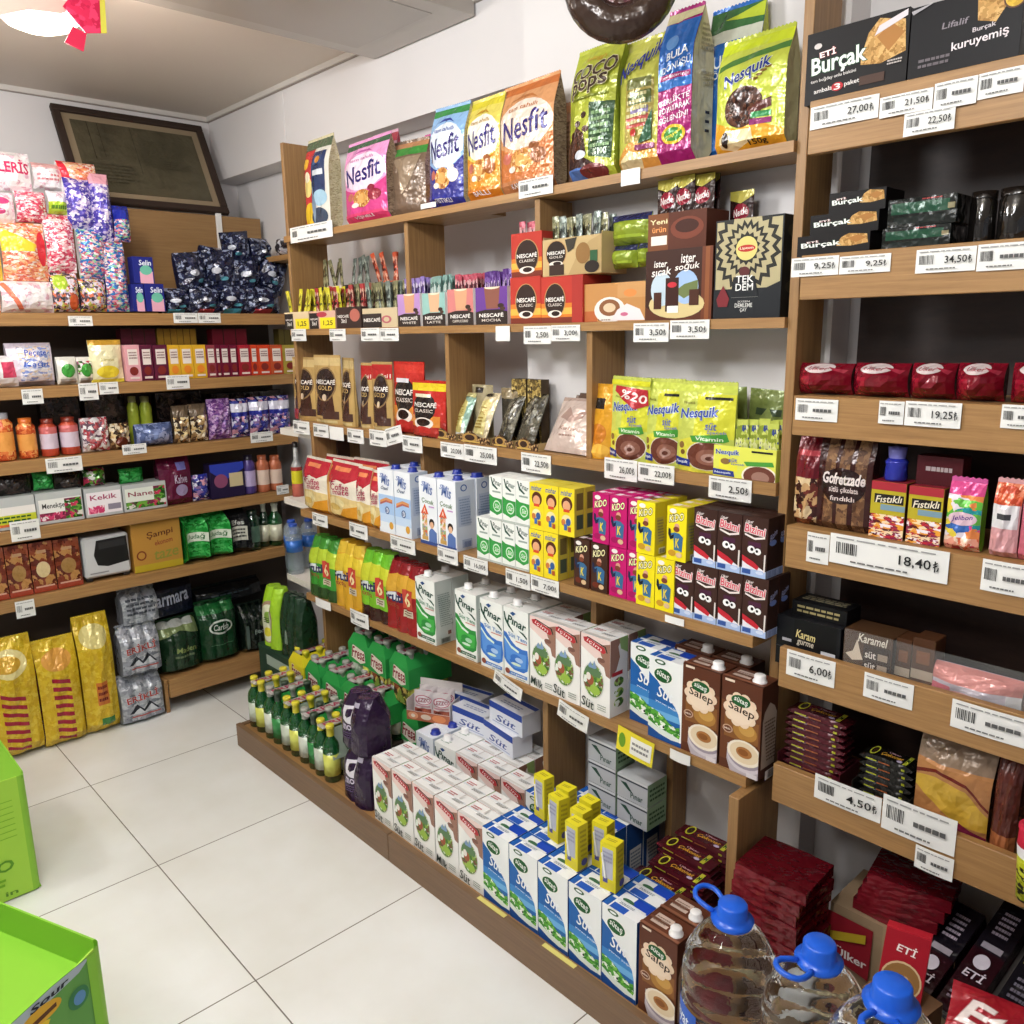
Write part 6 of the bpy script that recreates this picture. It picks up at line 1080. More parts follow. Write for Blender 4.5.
pp = Y_(898, 990, 1.3); place(rl, pp.x, 1.3, pp.z-.02, 'crimson biscuit tub with oval cracker picture', 14, -12, 0, sc=(1.0, .8, .85))
g = emp('cardboard_carton'); q = G('p'); q.box(-.05, -.04, 0, .05, .04, pp.z-.023, '7a5a40'); q.build('carton_body', g); q = G('p'); q.box(-.05, -.0412, .1, .05, -.0403, .12, 'c2b28a'); q.build('tape', g); cat(g, 'carton'); place(g, pp.x, 1.32, 0, 'brown carton carrying the crimson biscuit tub', -10)
# red oval pack in the corner
pp = Z_(985, 1048, .4); o = cat(bag('biscuit_pack', .12, .1, .03, fl(R(0, 0, 1, 1, '9c1828'), TO(.15, .3, .85, .7, 'Eti', 'f2e6e4', 'c8a8a8', .2, -10, .02)), base='9c1828', kind='pillow', seed=30), 'biscuits'); place(o, pp.x, pp.y, .38, 'crimson oval pack in the bottom right corner', 10, -62)
q = emp('cardboard_carton'); g = G('p'); g.box(-.06, -.01, 0, .06, .09, .363, '5a4632'); g.build('carton_body', q); g = G('p'); g.box(-.06, -.0112, .2, .06, -.0103, .23, 'c2b28a'); g.build('tape', q); cat(q, 'carton'); place(q, pp.x, pp.y, 0, 'brown carton under the corner pack', 10)
# ------------------------------------------------------------------ pantry shelves on the left
XF = LX-.022
def fitL(pl, pr, pt, z, dx=0): x = XF-dx; a = YA(pl, x, z); b = YA(pr, x, z); return (a+b)/2, b-a, Xp((pl+pr)/2, pt, x).z-z
def L(kind, name, catn, pl, pr, pt, z, d, art, base, label, pbot=None, dx=0, group=None, tilt=0, rz=0, side=None, fin=None, roll=0, grow=1, **k):
    if pbot is not None: z = Xp((pl+pr)/2, pbot, XF-dx).z
    yc, w, h = fitL(pl, pr, pt, z, dx); w *= grow; h *= grow
    if kind == 'bag': o = bag(name, w, h, d, fl(*art), base=base, side=side, kind=k.pop('shape', 'pillow'), seed=int(pl*7+pt), nu=6, nv=8, **k)
    elif kind == 'box': o = carton(name, w, h, d, fl(*art), base=base, sc=side, fin=fin or 'c', top=k.get('top', ()))
    else:
        g = G('f'); r = w/2; lid = k.get('lid', 'c8c8c8'); g.lathe([(0, 0), (r*.92, 0), (r, h*.03), (r, h*.2), (r, h*.6), (r, h*.78), (r*.6, h*.88), (r*.6, h*.9)], base, 14, specs=[base, base, base, k.get('band', base), k.get('band2', base), base, base]); o = g.build(name); g = G('k'); g.lathe([(r*.68, h*.87), (r*.7, h*.99), (0, h)], lid, 14); g.build('lid', o)
    cat(o, catn); place(o, XF-dx-max(d, .0)/2-.002, yc, z+.0006, label, 90+rz, tilt, roll, group=group); return o
bz = {n: busy(n, c, s, 'f', v) for n, c, s, v in (
 ('pad_white', ['f2f0f2', 'ece6ee', 'f4eef0', 'e0b8c8', 'f6f4f6'], 80, (1, 1, 1)), ('pad_red', ['e06a80', 'f2dce0', 'c83a5a', 'eeb4bc', 'f6eef0', 'd8506a'], 95, (1, 1, 2)), ('pad_orange', ['f0a06a', 'f6e6dc', 'd8604a', 'f2c49a', 'e8826a'], 95, (1, 1, 2)),
 ('pad_violet', ['5a4ab0', 'e6e2f2', '7a68c0', 'c8b8e0', '3f3a9a', '6a5ab8', '4a40a8', 'e8e0f0'], 85, (1, 1, 1.4)), ('pad_teal', ['2a7ac0', '8ac8a0', 'e0a0b0', 'c85a70', 'f0e8ec', '3a5aa8'], 90, (1, 1, 2)), ('pad_jars', ['3a3a44', 'c8c860', 'd8c8d8', '6a5a6a', 'e07a5a', 'e8e0ec'], 110, (1, 1, 1)),
 ('navy_wrap', ['141832', '1c2242', '10132a', '262c4c', '8a94b0', '141832', '181c38'], 75, (1, 1, 1)), ('napkin', ['e8e4ec', 'c8d0ec', '8a9cd8', 'e8d0b8', 'f2eef4'], 70, (1, 1, 2)), ('nuts_mix', ['c8a870', 'e0c894', '5a4230', '3a2c22', '9a7a50', 'e8dcc0'], 70, (1, 1, 1)),
 ('candy_mix', ['e8e4e6', 'c86a70', 'f2f0f0', '6a5060', 'dcd0d4', 'a83a44'], 75, (1, 1, 1)), ('purple_candy', ['8a5a9c', 'b08ac0', '6a3a80', 'c8a8d0', '54307a'], 100, (1, 1, 1.6)), ('blue_foil', ['2a2f8a', '4a50a8', 'd8d8ea', '8a6aa0', 'c890a0', '1c2060'], 60, (1, 1, 1.3)),
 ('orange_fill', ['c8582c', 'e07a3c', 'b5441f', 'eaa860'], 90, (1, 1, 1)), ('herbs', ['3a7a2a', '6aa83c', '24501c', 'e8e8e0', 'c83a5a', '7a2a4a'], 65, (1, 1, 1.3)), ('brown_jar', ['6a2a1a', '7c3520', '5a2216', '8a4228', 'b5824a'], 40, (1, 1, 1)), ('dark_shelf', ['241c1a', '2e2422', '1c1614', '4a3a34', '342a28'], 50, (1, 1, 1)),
 ('grey_pet', ['8a8e98', 'a4a8b0', '70747e', 'b8bcc4', '9498a2'], 50, (1, 1, 1.5)), ('green_can', ['1f8a34', '2fa048', '177028', '46b45a'], 60, (1, 1, 1.6)), ('yellow_crisps', ['cfae26', 'd4b42c', 'c8a522', 'd9bc38'], 70, (1, 1, 1)))}
z1, z2, z3, z4, z5 = [LZ[i][1]+.0002 for i in range(5)]
gH = 'bright hygiene packs on the top pantry shelf'
def Hg(pl, pr, pt, pbt, m, lab, dx=0, extra=(), d=.09, base='f0eef0', **k): return L('bag', 'hygiene_pack', 'hygiene pack', pl, pr, pt, 0, d, [R(0, 0, 1, 1, m)]+list(extra), base, lab, pbot=pbt, dx=dx, group=gH, sidew=3, **k)
Hg(5, 58, 281, 312.5, 'pad_white', 'white pack lying lowest at left of top pantry shelf', extra=[P([(0, .9), (.3, .1), (.4, .1), (.1, .95)], 'e0785a')])
Hg(-22, 4.5, 281, 312.5, 'pad_orange', 'white and orange pack cut by the left picture edge')
Hg(7, 53, 222, 280.5, 'pad_orange', 'yellow and orange pack above the lowest white pack', extra=[P([(0, .9), (0, .5), (.7, .5), (.75, .62), (.3, .8)], 'f0cf3c'), E(.88, .55, .12, .3, 'd8303c')])
Hg(-22, 6.5, 222, 280.5, 'pad_white', 'yellow edged white pack at picture edge', extra=[R(.5, 0, 1, .9, 'f0d04a')])
Hg(20, 51, 190, 221.5, 'pad_red', 'red and white wrapped pack under the pale lilac pack', dx=.005)
Hg(-14, 36, 150, 190, 'pad_white', 'large white pack with crimson letters, topmost left', extra=[T(.3, .45, .95, .8, 'LERİS', 'd83a6a', 0, 0, .03)], dx=.01)
Hg(-18, 19, 190.5, 221.5, 'pad_white', 'white pack with pink leaf marks at left', extra=[E(.6, .7, .25, .12, 'd8508a'), E(.5, .35, .2, .1, 'c84a7a')])
Hg(37, 66, 162, 189.5, 'pad_white', 'pale pink pack behind, between white and crimson packs', extra=[R(0, .8, 1, 1, 'f0b8b8'), smalltext(.1, .3, .9, .6, 2, 'd88a90')], dx=.03)
Hg(52, 71, 190, 213, 'pad_white', 'small white pack with lime band', extra=[R(0, 0, 1, .5, 'b4d83a'), smalltext(.1, .1, .9, .4, 1, '5a8a2a')])
Hg(51.5, 81, 214, 272, 'pad_red', 'tall red and pink patterned pack')
Hg(57, 84, 272.5, 311.5, 'pad_jars', 'dark pack with lime jars picture below the red pack', extra=[E(.3, .75, .25, .2, 'a8c83a'), E(.75, .25, .2, .2, 'e0683c')], base='4a4a54')
Hg(62, 101, 161, 189, 'pad_orange', 'crimson and orange pack at top behind the violet one', extra=[P([(0, 1), (.15, 1), (.3, 0), (.1, 0)], 'd8243a')], dx=.035)
Hg(71.5, 98, 177, 228, 'pad_violet', 'violet and white pack, left of two violet ones')
Hg(98.5, 118, 173, 241, 'pad_violet', 'narrow violet pack with pink top', extra=[R(0, .84, 1, 1, 'e8a8b8')], base='4a3fa0')
Hg(84.5, 111, 228.5, 278, 'pad_teal', 'teal and rose pack under the violet one')
Hg(85, 111, 278.5, 311.5, 'pad_jars', 'floral patterned pack on the shelf board', base='4a4a6a')
Hg(111.5, 134, 241.5, 311.5, 'pad_teal', 'stacked rose and teal pack beside the navy cups', base='2c3a9a')
Hg(118.5, 135, 205, 241, 'pad_teal', 'small navy topped pack above the rose one', extra=[R(0, .6, 1, 1, '2430a0')], base='2430a0')
cup = [R(0, 0, 1, 1, '20287c'), R(.3, .0, .95, .45, 'e0a8bc'), E(.62, .5, .3, .18, '6ab8a0'), T(.3, .68, .9, .88, 'Selin', 'e8eef8', .1)]
for k, (a, b, t, bb_) in enumerate(((135, 155, 257, 283.5), (134.5, 146, 284, 311.5), (147, 166, 284, 311.5))): L('box', 'hygiene_box', 'hygiene box', a, b, t, 0, .05, cup, '20287c', ['upper', 'lower left', 'lower right'][k]+' navy box with green and pink picture', pbot=bb_, group='navy boxes with pink print')
gnv = 'crumpled navy wrapped packs'
for k, (a, b, t, bb_, dx, rz) in enumerate(((166, 196, 292, 312, 0, 0), (196, 224, 290, 312, 0, 5), (224, 252, 288, 312, 0, -4), (252, 283, 290, 312, 0, 4), (184, 214, 258, 291, .02, 8), (212, 240, 256, 289, .02, -6), (238, 264, 262, 289, .02, 3), (262, 284, 262, 290, .03, -3), (204, 226, 248, 258, .05, 10), (232, 254, 236, 262, .05, -14), (254, 276, 242, 263, .05, 12))):
    L('bag', 'wrapped_pack', 'hygiene pack', a, b, t, 0, .09, [R(0, 0, 1, 1, 'navy_wrap'), E(.4, .5, .15, .08, 'c8ccd8'), E(.6, .3, .12, .05, '4a8a9a')]+([R(.2, .0, .7, .18, 'b03a48' if k % 2 else '4aa0b8')] if k < 4 else []), '141832', 'crumpled navy pack with white specks, '+['bottom row leftmost', 'bottom row second', 'bottom row third', 'bottom row rightmost', 'middle row leftmost', 'middle row second', 'middle row third', 'middle row rightmost', 'peak, left', 'peak, centre', 'peak, right'][k], pbot=bb_+2, dx=dx, group=gnv, rz=rz*2, sidew=2.2, wr=.011, roll=(0 if k < 4 else rnd.uniform(-16, 16)), grow=1.18)
# second shelf: napkins, sachets, small boxes of tea
L('bag', 'tissue_pack', 'tissues', -12, 22, 356, z2, .08, [R(0, 0, 1, 1, 'f0eef0'), R(.5, .3, .95, .8, 'd8486a'), E(.3, .5, .1, .15, '3a3a44')], 'f0eef0', 'white tissue pack with crimson square', sidew=3)
L('bag', 'napkin_pack', 'napkins', 13, 59, 343, z2, .1, [R(0, 0, 1, 1, 'e6dcea'), R(.22, .12, .95, .92, 'napkin'), T(.35, .68, .85, .84, 'Peçete', '3a5ac0', .1), T(.3, .42, .9, .58, 'Kağıt', '4a68c8', .1), R(0, .0, 1, .1, '8a8490')], 'e6dcea', 'lilac napkin pack with blue print', sidew=3)
for k, (a, b) in enumerate(((61, 81), (81.5, 97))): L('bag', 'soap_pack', 'soap', a, b, 357, z2, .07, [R(0, 0, 1, 1, 'f0f0e6'), R(0, .35, 1, .85, 'herbs' if k else 'f0f0e6'), E(.5, .5, .35, .25, '3f9a3a'), R(.1, .02, .9, .2, 'a8a4a0')], 'f0f0e6', 'white and green soap pack, '+('left' if k == 0 else 'right')+' of two', sidew=3, group='green soap packs')
L('bag', 'soup_pouch', 'soup', 94, 127, 340, z2, .05, [R(0, 0, 1, 1, 'f2ecc0'), R(0, .88, 1, 1, 'd0a03a'), E(.5, .25, .35, .15, 'f0d83a'), T(.3, .5, .7, .58, 'Limon', 'b8a860'), R(0, 0, 1, .08, 'e8d84a')], 'f2ecc0', 'pale yellow lemon pouch leaning on the second pantry shelf')
tea = [('dca0a8', 128, 142.5, 'pink'), ('5a1a34', 143, 155, 'wine'), ('5a1a34', 156, 170, 'wine'), ('d8a82c', 170.5, 182, 'yellow'), ('d8a82c', 182.5, 195, 'yellow'), ('d8a82c', 195.5, 208, 'yellow'), ('8a3a44', 208.5, 217.5, 'rose'), ('6a1430', 218, 222, 'wine'), ('6a1430', 222.5, 231, 'wine'), ('6a1430', 231.5, 239, 'wine'), ('a02030', 240, 252, 'crimson'), ('c8401f', 252.5, 259, 'orange'), ('c8401f', 259.5, 271.5, 'orange'), ('b8502c', 272, 284, 'orange'), ('a0903a', 284.5, 298, 'olive')]
for k, (c, a, b, n) in enumerate(tea):
    L('box', 'tea_box', 'tea box', a, b, 345+(k > 2)*(-0) - k*.0, z2, .05, [R(0, 0, 1, 1, c), R(.18, .45, .85, .88, 'e6dcd4'), smalltext(.25, .6, .8, .82, 3, '8a6a6a'), E(.5, .28, .3, .12, '7a2a24' if n != 'yellow' else 'e0862c'), R(.2, .06, .85, .12, 'e0d0c8')], c, n+' fruit tea box, '+(ORD[k]+' along the tea row'), group='fruit tea boxes', top=[R(0, 0, 1, 1, c)])
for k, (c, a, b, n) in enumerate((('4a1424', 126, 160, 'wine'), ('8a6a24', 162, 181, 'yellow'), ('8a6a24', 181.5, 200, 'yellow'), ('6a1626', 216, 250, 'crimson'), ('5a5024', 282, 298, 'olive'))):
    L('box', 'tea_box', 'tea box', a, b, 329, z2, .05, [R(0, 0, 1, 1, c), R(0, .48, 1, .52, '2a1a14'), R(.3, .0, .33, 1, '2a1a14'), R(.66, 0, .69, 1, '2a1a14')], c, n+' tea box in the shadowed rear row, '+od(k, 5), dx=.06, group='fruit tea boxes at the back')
# third shelf: jars, sweets, nuts
for k, (a, b, t, n) in enumerate(((-3, 20, 413, 'orange drink bottle with grey cap, left of two'), (22.5, 42, 418, 'orange drink bottle with rounded top, right of two'))):
    L('jar', 'drink_bottle', 'bottle', a, b, t, z3, .07, (), 'orange_fill', n, lid='9a9aa0' if k == 0 else 'd8702c', band='e8a050', group='orange bottles')
for k, (a, b, t) in enumerate(((45, 63, 419), (65, 84, 417))): L('jar', 'sauce_jar', 'jar', a, b, t, z3, .07, (), 'b5442c', 'red sauce jar with white label, '+('left' if k == 0 else 'right'), lid='7a2a1c', band='d8c8d8', band2='c86a6a', group='red sauce jars')
L('bag', 'candy_bag', 'candy', 86, 113, 418, z3, .07, [R(0, 0, 1, 1, 'candy_mix')], 'e0dce0', 'bag of white and red wrapped sweets', sidew=3, wr=.006)
L('bag', 'candy_bag', 'candy', 113.5, 134, 424, z3, .07, [R(0, 0, 1, 1, 'nuts_mix'), E(.5, .3, .3, .2, '6a3020')], '9a6a4a', 'bag of brown sweets beside the white ones', sidew=3, wr=.006)
for k, (a, b) in enumerate(((133, 144), (145, 157))): L('jar', 'oil_bottle', 'bottle', a, b, 396, z3, .04, (), 'a8b83a', 'olive green bottle at the back, '+('left' if k == 0 else 'right'), dx=.09, lid='8a8a5a', group='olive green bottles')
L('bag', 'snack_tray', 'snack', 140, 177, 424, z3, .09, [R(0, 0, 1, 1, busy('blue_tray', ['5a6a98', '7a8ab8', '48567e', 'a0aad0'], 60, 'f'))], '5a6a98', 'blue film wrapped snack tray', sidew=3)
for k, (a, b, t) in enumerate(((178, 194, 406), (194.5, 212, 404))): L('bag', 'nut_bag', 'nuts', a, b, t, z3, .07, [R(0, .0, 1, .7, 'nuts_mix'), R(0, .7, 1, 1, '6a5a48')], '5a4a3a', 'clear bag of mixed nuts, '+('left' if k == 0 else 'right'), sidew=3, wr=.005, group='clear nut bags')
for k, (a, b, t, m, lab) in enumerate(((212.5, 235, 399, 'purple_candy', 'purple sugared sweets bag, leftmost'), (235.5, 253, 399, 'blue_foil', 'blue and white foil snack bag, second'), (253.5, 273, 397, 'blue_foil', 'blue and white foil snack bag, third'), (273.5, 294, 396, 'blue_foil', 'blue and white foil snack bag, rightmost'))): L('bag', 'snack_bag', 'snack', a, b, t, z3, .06, [R(0, 0, 1, 1, m)]+([R(0, .62, 1, .88, 'dcdcec'), R(0, .55, 1, .66, '22288a')] if k else []), '6a4a8a', lab, sidew=2, wr=.005, group='purple and blue snack bags')
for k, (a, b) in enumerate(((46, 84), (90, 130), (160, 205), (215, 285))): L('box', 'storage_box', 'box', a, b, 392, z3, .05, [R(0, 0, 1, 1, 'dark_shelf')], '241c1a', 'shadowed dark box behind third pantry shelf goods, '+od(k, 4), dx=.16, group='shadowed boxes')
# fourth shelf: tubs, bags
tubs = [(-6, 38, 497, 'herb tub with yellow and lime label, cut by picture edge', [R(0, .1, 1, .7, 'e8e4e0'), R(0, .15, 1, .45, 'c8d03a'), smalltext(.1, .2, .9, .42, 2, '2a5a2a'), R(0, .1, 1, .18, 'd8703c')]), (39, 85, 491, 'herb tub with crimson and green label', [R(.05, .1, .97, .78, 'e6e6e2'), R(.6, .1, .97, .75, 'herbs'), R(.05, .1, .6, .35, busy('berries', ['8a2a4a', 'c83a6a', 'e8d8dc', '5a1a34'], 70)), T(.12, .45, .6, .65, 'Menekşe', '3a3a3a')]), (87, 124, 487, 'herb tub with rose coloured label', [R(.05, .1, .97, .85, 'ece6ea'), T(.15, .58, .85, .75, 'Kekik', 'a02a5a'), R(.08, .12, .5, .38, busy('roses', ['c83a6a', 'e87a9a', 'f0e0e6'], 70)), R(.6, .2, .95, .4, '8a8494')]), (125, 168, 483, 'herb tub with green leaf label', [R(.05, .1, .97, .85, 'dfe4da'), R(.05, .1, .97, .35, 'herbs'), R(.7, .1, .97, .85, 'herbs'), T(.12, .55, .68, .72, 'Nane', '8a3a4a')])]
for a, b, t, lab, art in tubs: L('box', 'herb_tub', 'tub', a, b, t, z4, .09, art, 'b8bcbc', lab, group='clear herb tubs', side='9aa09e', top=[R(0, 0, 1, 1, 'a8aeac')])
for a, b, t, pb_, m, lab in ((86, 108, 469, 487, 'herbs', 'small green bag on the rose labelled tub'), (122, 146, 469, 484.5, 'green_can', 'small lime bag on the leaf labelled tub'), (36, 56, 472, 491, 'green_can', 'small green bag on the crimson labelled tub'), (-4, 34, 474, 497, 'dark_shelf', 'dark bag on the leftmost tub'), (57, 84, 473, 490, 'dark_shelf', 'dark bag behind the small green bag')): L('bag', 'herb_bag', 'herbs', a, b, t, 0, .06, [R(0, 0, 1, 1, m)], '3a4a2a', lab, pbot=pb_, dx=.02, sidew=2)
L('bag', 'coffee_bag', 'coffee', 163, 195, 457, z4, .07, [R(0, 0, 1, 1, '5c1234'), R(.55, .72, .85, .88, '7a78c0'), T(.45, .45, .85, .62, 'Kahve', 'c8b8d0'), E(.65, .3, .2, .12, 'a090b8')], '5c1234', 'dark wine coloured bag tilting left', side='4a0e2a', shape='gusset')
L('bag', 'snack_pack', 'snack', 196, 212, 475, z4, .05, [R(0, 0, 1, 1, 'blue_foil')], '2c3a9a', 'small blue pack beside the wine bag', sidew=2)
L('box', 'chocolate_box', 'chocolate', 212.5, 246, 463, z4, .06, [R(0, 0, 1, 1, '241a3a'), P([(0, .8), (.4, .5), (1, .8), (1, 1), (0, 1)], '3040a8'), R(.55, .3, .95, .7, 'c8b890'), E(.3, .5, .2, .2, '8a4a6a')], '241a3a', 'navy box with gold label')
L('jar', 'syrup_bottle', 'bottle', 247, 259, 455, z4, .04, (), '4a3a7a', 'violet bottle with dark top', lid='1c1628', band='b8a8d0')
for k, (a, b) in enumerate(((260.5, 272.5), (273, 285))): L('jar', 'drink_can', 'can', a, b, 455, z4, .04, (), 'b86a4a', 'orange brown drink can, '+('left' if k == 0 else 'right')+' of two', lid='a85a3a', band='e0c8b8', group='orange brown cans')
# fifth shelf
for k, (a, b) in enumerate(((-14, 10), (11, 34), (35, 58), (59, 84))):
    L('box', 'coffee_jar_box', 'jar box', a, b, 548-k*3.4, z5, .08, [R(0, 0, 1, 1, 'brown_jar'), R(0, 0, 1, .1, 'a0402a'), E(.5, .45, .3, .16, 'a07a44' if k != 2 else 'd8c090'), R(.3, .78, .7, .84, 'b8906a'), R(.1, .1, .9, .13, 'd8a890')], '5a2216', 'reddish brown jar box on the fifth shelf, '+od(k, 4), group='reddish brown jar boxes', fin='f')
yc, w, h = fitL(87, 133, 535, z5); r = emp('toaster_oven'); g = G('k'); g.box(-w/2, -.1, .012, w/2, .1, h, 'c9cacc', .008); g.build('body', r)
g = G('k'); pts = [(.3, .9), (.95, .92), (.97, .3), (.5, .24), (.28, .3), (.22, .55)]; g.art([P(pts, '131314'), P([(.34, .84), (.9, .86), (.92, .7), (.34, .68)], '2a2a2c'), R(.1, .1, .5, .13, '8a8a8e')], lambda u, v, o: ((u-.5)*w, -.1005-o, .012+v*(h-.012)), 1, 1); g.build('door', r)
for sx in (-1, 1):
    for sy in (-.08, .08): g = G('k'); g.box(sx*w*.4-.01, sy-.01, 0, sx*w*.4+.01, sy+.01, .012, '2a2a2a'); g.build('foot', r)
cat(r, 'appliance'); place(r, XF-.105, yc, z5+.001, 'white appliance with black glass door on the fifth shelf', 90)
yc, w, h = fitL(136, 184, 521, z5)
box_ = carton('cardboard_box', w, h, .12, fl(R(0, 0, 1, 1, 'b5853c'), R(0, 0, 1, .14, 'b8a02c'), T(.3, .66, .85, .82, 'Şampi', '5a2a1a', .1, 6), T(.45, .52, .82, .62, 'ekonom', '8a3a2a', .1, 6), E(.16, .34, .1, .1, '7a3a22'), E(.16, .34, .07, .07, 'b5853c'), T(.42, .22, .92, .4, 'taze', '8a8a3a', .2, 4)), base='b5853c'); cat(box_, 'box'); place(box_, XF-.065, yc, z5+.0005, 'tan cardboard box with brown print on the fifth shelf', 90)
for k, (a, b) in enumerate(((185, 207), (207.5, 229))): L('bag', 'drink_pack', 'drink pack', a, b, 512-k*2, z5, .09, [R(0, 0, 1, 1, 'green_can'), R(0, .42, 1, .6, 'dfe6d8'), T(.1, .45, .9, .57, 'Uludağ', '1f6a30', .1), R(0, 0, 1, .06, '0e2a16')], '1f8a34', 'bright green drink pack, '+('left' if k == 0 else 'right')+' of two', sidew=2, shape='gusset', group='bright green drink packs')
L('bag', 'drink_pack', 'drink pack', 230, 249, 509, z5, .08, [R(0, 0, 1, 1, '16181a'), R(.1, .3, .9, .62, 'd0d0c4'), smalltext(.15, .35, .85, .58, 3, '3a3a3a'), T(.2, .66, .8, .76, 'Efes', 'c8c8c0')], '16181a', 'black drink pack with white label', sidew=2, shape='gusset')
L('jar', 'glass_jar', 'jar', 250.5, 264, 510, z5, .05, (), g_dark, 'very dark green jar beside the black pack', lid='1c2a20', band='5a7a68')
for k, (a, b, dx) in enumerate(((263.5, 273, .02), (274, 286, 0))):
    yc, w, h = fitL(a, b, 503, z5, dx); o = cat(bottle('drink_bottle', w/2, h, g_grn if k else g_dark, 'dcdcc4', 'd8d8c8'), 'bottle'); place(o, XF-dx-w/2, yc, z5+.0005, 'green soda bottle with pale label, '+('left' if k == 0 else 'right')+' of two', group='green soda bottles')
# ------------------------------------------------------------------ floor under the pantry shelves
XG = -3.2
def Lf(a, b, t, pb_, d, art, base, label, dx=0, name='drink_pack', catn='drink pack', kind='gusset', z=None, **k):
    x = XG-dx; z_ = Xp((a+b)/2, pb_, x).z if z is None else z; z_ = max(z_, .0005)
    ya = YA(a, x, z_+.1); yb_ = YA(b, x, z_+.1); w = yb_-ya; h = Xp((a+b)/2, t, x).z-z_
    o = cat(bag(name, w, h, d, fl(*art), base=base, kind=kind, seed=int(a+t), **k), catn); place(o, x-d/2, (ya+yb_)/2, z_, label, 90); return o
crisp = lambda z: [R(0, 0, 1, 1, 'yellow_crisps'), E(.5, .8, .36, .12, 'e6d89a'), E(.45, .8, .28, .07, 'cfa43a')]+[P([(.22, .08+.075*i), (.72, .02+.075*i), (.72, .055+.075*i), (.22, .115+.075*i)], '9c1f34') for i in range(7)]
Lf(-5, 44, 640, 757, .1, crisp(0), 'd8b82a', 'yellow snack sack with crimson stripes, nearest picture edge', name='snack_sack', catn='snack sack', side='a0243a', nu=8, wr=.006)
Lf(45, 86, 640, 745, .1, [R(0, 0, 1, 1, 'yellow_crisps'), E(.5, .82, .36, .1, 'dca04a')]+[P([(.3, .06+.08*i), (.74, .02+.08*i), (.74, .06+.08*i), (.3, .1+.08*i)], '9c1f34') for i in range(8)], 'd8b82a', 'yellow snack sack with crimson stripes, middle one', name='snack_sack', catn='snack sack', side='a0243a', nu=8, wr=.006)
Lf(87, 121, 617, 733, .12, [R(0, 0, 1, 1, 'yellow_crisps'), E(.5, .84, .4, .1, 'dccf8a'), R(.35, .25, .7, .45, 'c8702c'), smalltext(.38, .27, .67, .43, 3, '7a2a1a'), R(.4, .06, .8, .13, '3a7a3a')], 'd8b82a', 'tallest yellow snack sack beside grey water packs', name='snack_sack', catn='snack sack', side='c2a02a', nu=8, wr=.006)
gw_ = [R(0, 0, 1, 1, 'grey_pet'), TO(.12, .5, .88, .66, 'ERİKLİ', 'a8403c', 'd8d4d8', 0, 4, .02), P([(.15, .25), (.35, .42), (.5, .3), (.65, .44), (.88, .24)], '2a2c34'), P([(.2, .22), (.4, .34), (.5, .24), (.7, .36), (.84, .22)], 'c8ccd4'), R(.2, .16, .9, .19, 'a85a58')]
Lf(122, 164, 676, 722, .1, gw_, '80848e', 'grey shrink wrapped water pack, bottom of its stack', z=.0005, lobes=3, ld=.006, nu=12, sidew=.9)
Lf(122, 161, 626, 676, .1, gw_, '80848e', 'grey shrink wrapped water pack, middle of its stack', lobes=3, ld=.006, nu=12, dx=.0, sidew=.9)
Lf(100, 138, 585, 625, .1, [R(0, 0, 1, 1, 'grey_pet'), smalltext(.1, .3, .9, .8, 4, '4a4e58')], '80848e', 'grey shrink wrapped water pack, top of its stack', lobes=3, ld=.006, nu=12, dx=.02, sidew=.9) if False else None
zb6 = LZ[5][1]
Lf(122, 158, 590, 626, .1, [R(0, 0, 1, 1, 'grey_pet'), smalltext(.1, .3, .9, .8, 4, '4a4e58')], '80848e', 'grey shrink wrapped water pack, top of its stack', lobes=3, ld=.006, nu=12, dx=.03, sidew=.9)
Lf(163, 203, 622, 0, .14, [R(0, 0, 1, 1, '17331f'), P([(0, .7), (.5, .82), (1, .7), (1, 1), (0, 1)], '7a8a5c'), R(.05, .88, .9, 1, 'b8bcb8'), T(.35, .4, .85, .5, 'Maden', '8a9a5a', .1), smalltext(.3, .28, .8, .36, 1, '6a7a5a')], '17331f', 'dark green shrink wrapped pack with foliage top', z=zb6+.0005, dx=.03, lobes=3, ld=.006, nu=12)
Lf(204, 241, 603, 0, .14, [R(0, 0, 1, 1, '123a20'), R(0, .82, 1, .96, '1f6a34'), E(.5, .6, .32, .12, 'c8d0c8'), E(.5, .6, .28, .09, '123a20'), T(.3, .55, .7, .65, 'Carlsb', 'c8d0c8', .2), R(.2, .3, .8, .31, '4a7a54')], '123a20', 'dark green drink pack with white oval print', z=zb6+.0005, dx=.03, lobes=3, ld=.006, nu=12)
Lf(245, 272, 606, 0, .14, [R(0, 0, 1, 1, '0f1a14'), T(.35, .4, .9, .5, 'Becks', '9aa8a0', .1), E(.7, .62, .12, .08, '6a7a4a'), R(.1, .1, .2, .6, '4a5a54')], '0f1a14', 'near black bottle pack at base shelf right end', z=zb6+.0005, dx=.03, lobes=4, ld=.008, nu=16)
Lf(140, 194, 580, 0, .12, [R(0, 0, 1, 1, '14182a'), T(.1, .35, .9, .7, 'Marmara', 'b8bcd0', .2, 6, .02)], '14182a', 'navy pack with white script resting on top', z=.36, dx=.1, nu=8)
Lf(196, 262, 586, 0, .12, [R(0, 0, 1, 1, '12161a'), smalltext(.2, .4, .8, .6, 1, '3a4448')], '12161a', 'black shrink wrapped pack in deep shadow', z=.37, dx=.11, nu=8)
q = emp('storage_crate'); g = G('p'); g.box(-.33, -.04, 0, .33, .04, .355-.142, '1c1a1a'); g.build('crate_body', q); g = G('p'); g.box(-.2, -.0412, .08, .2, -.0403, .14, '2e2a2a'); g.build('crate_label', q); cat(q, 'crate'); place(q, XG-.24, 1.37, .1425, 'dark crate in shadow behind the green packs', 90)
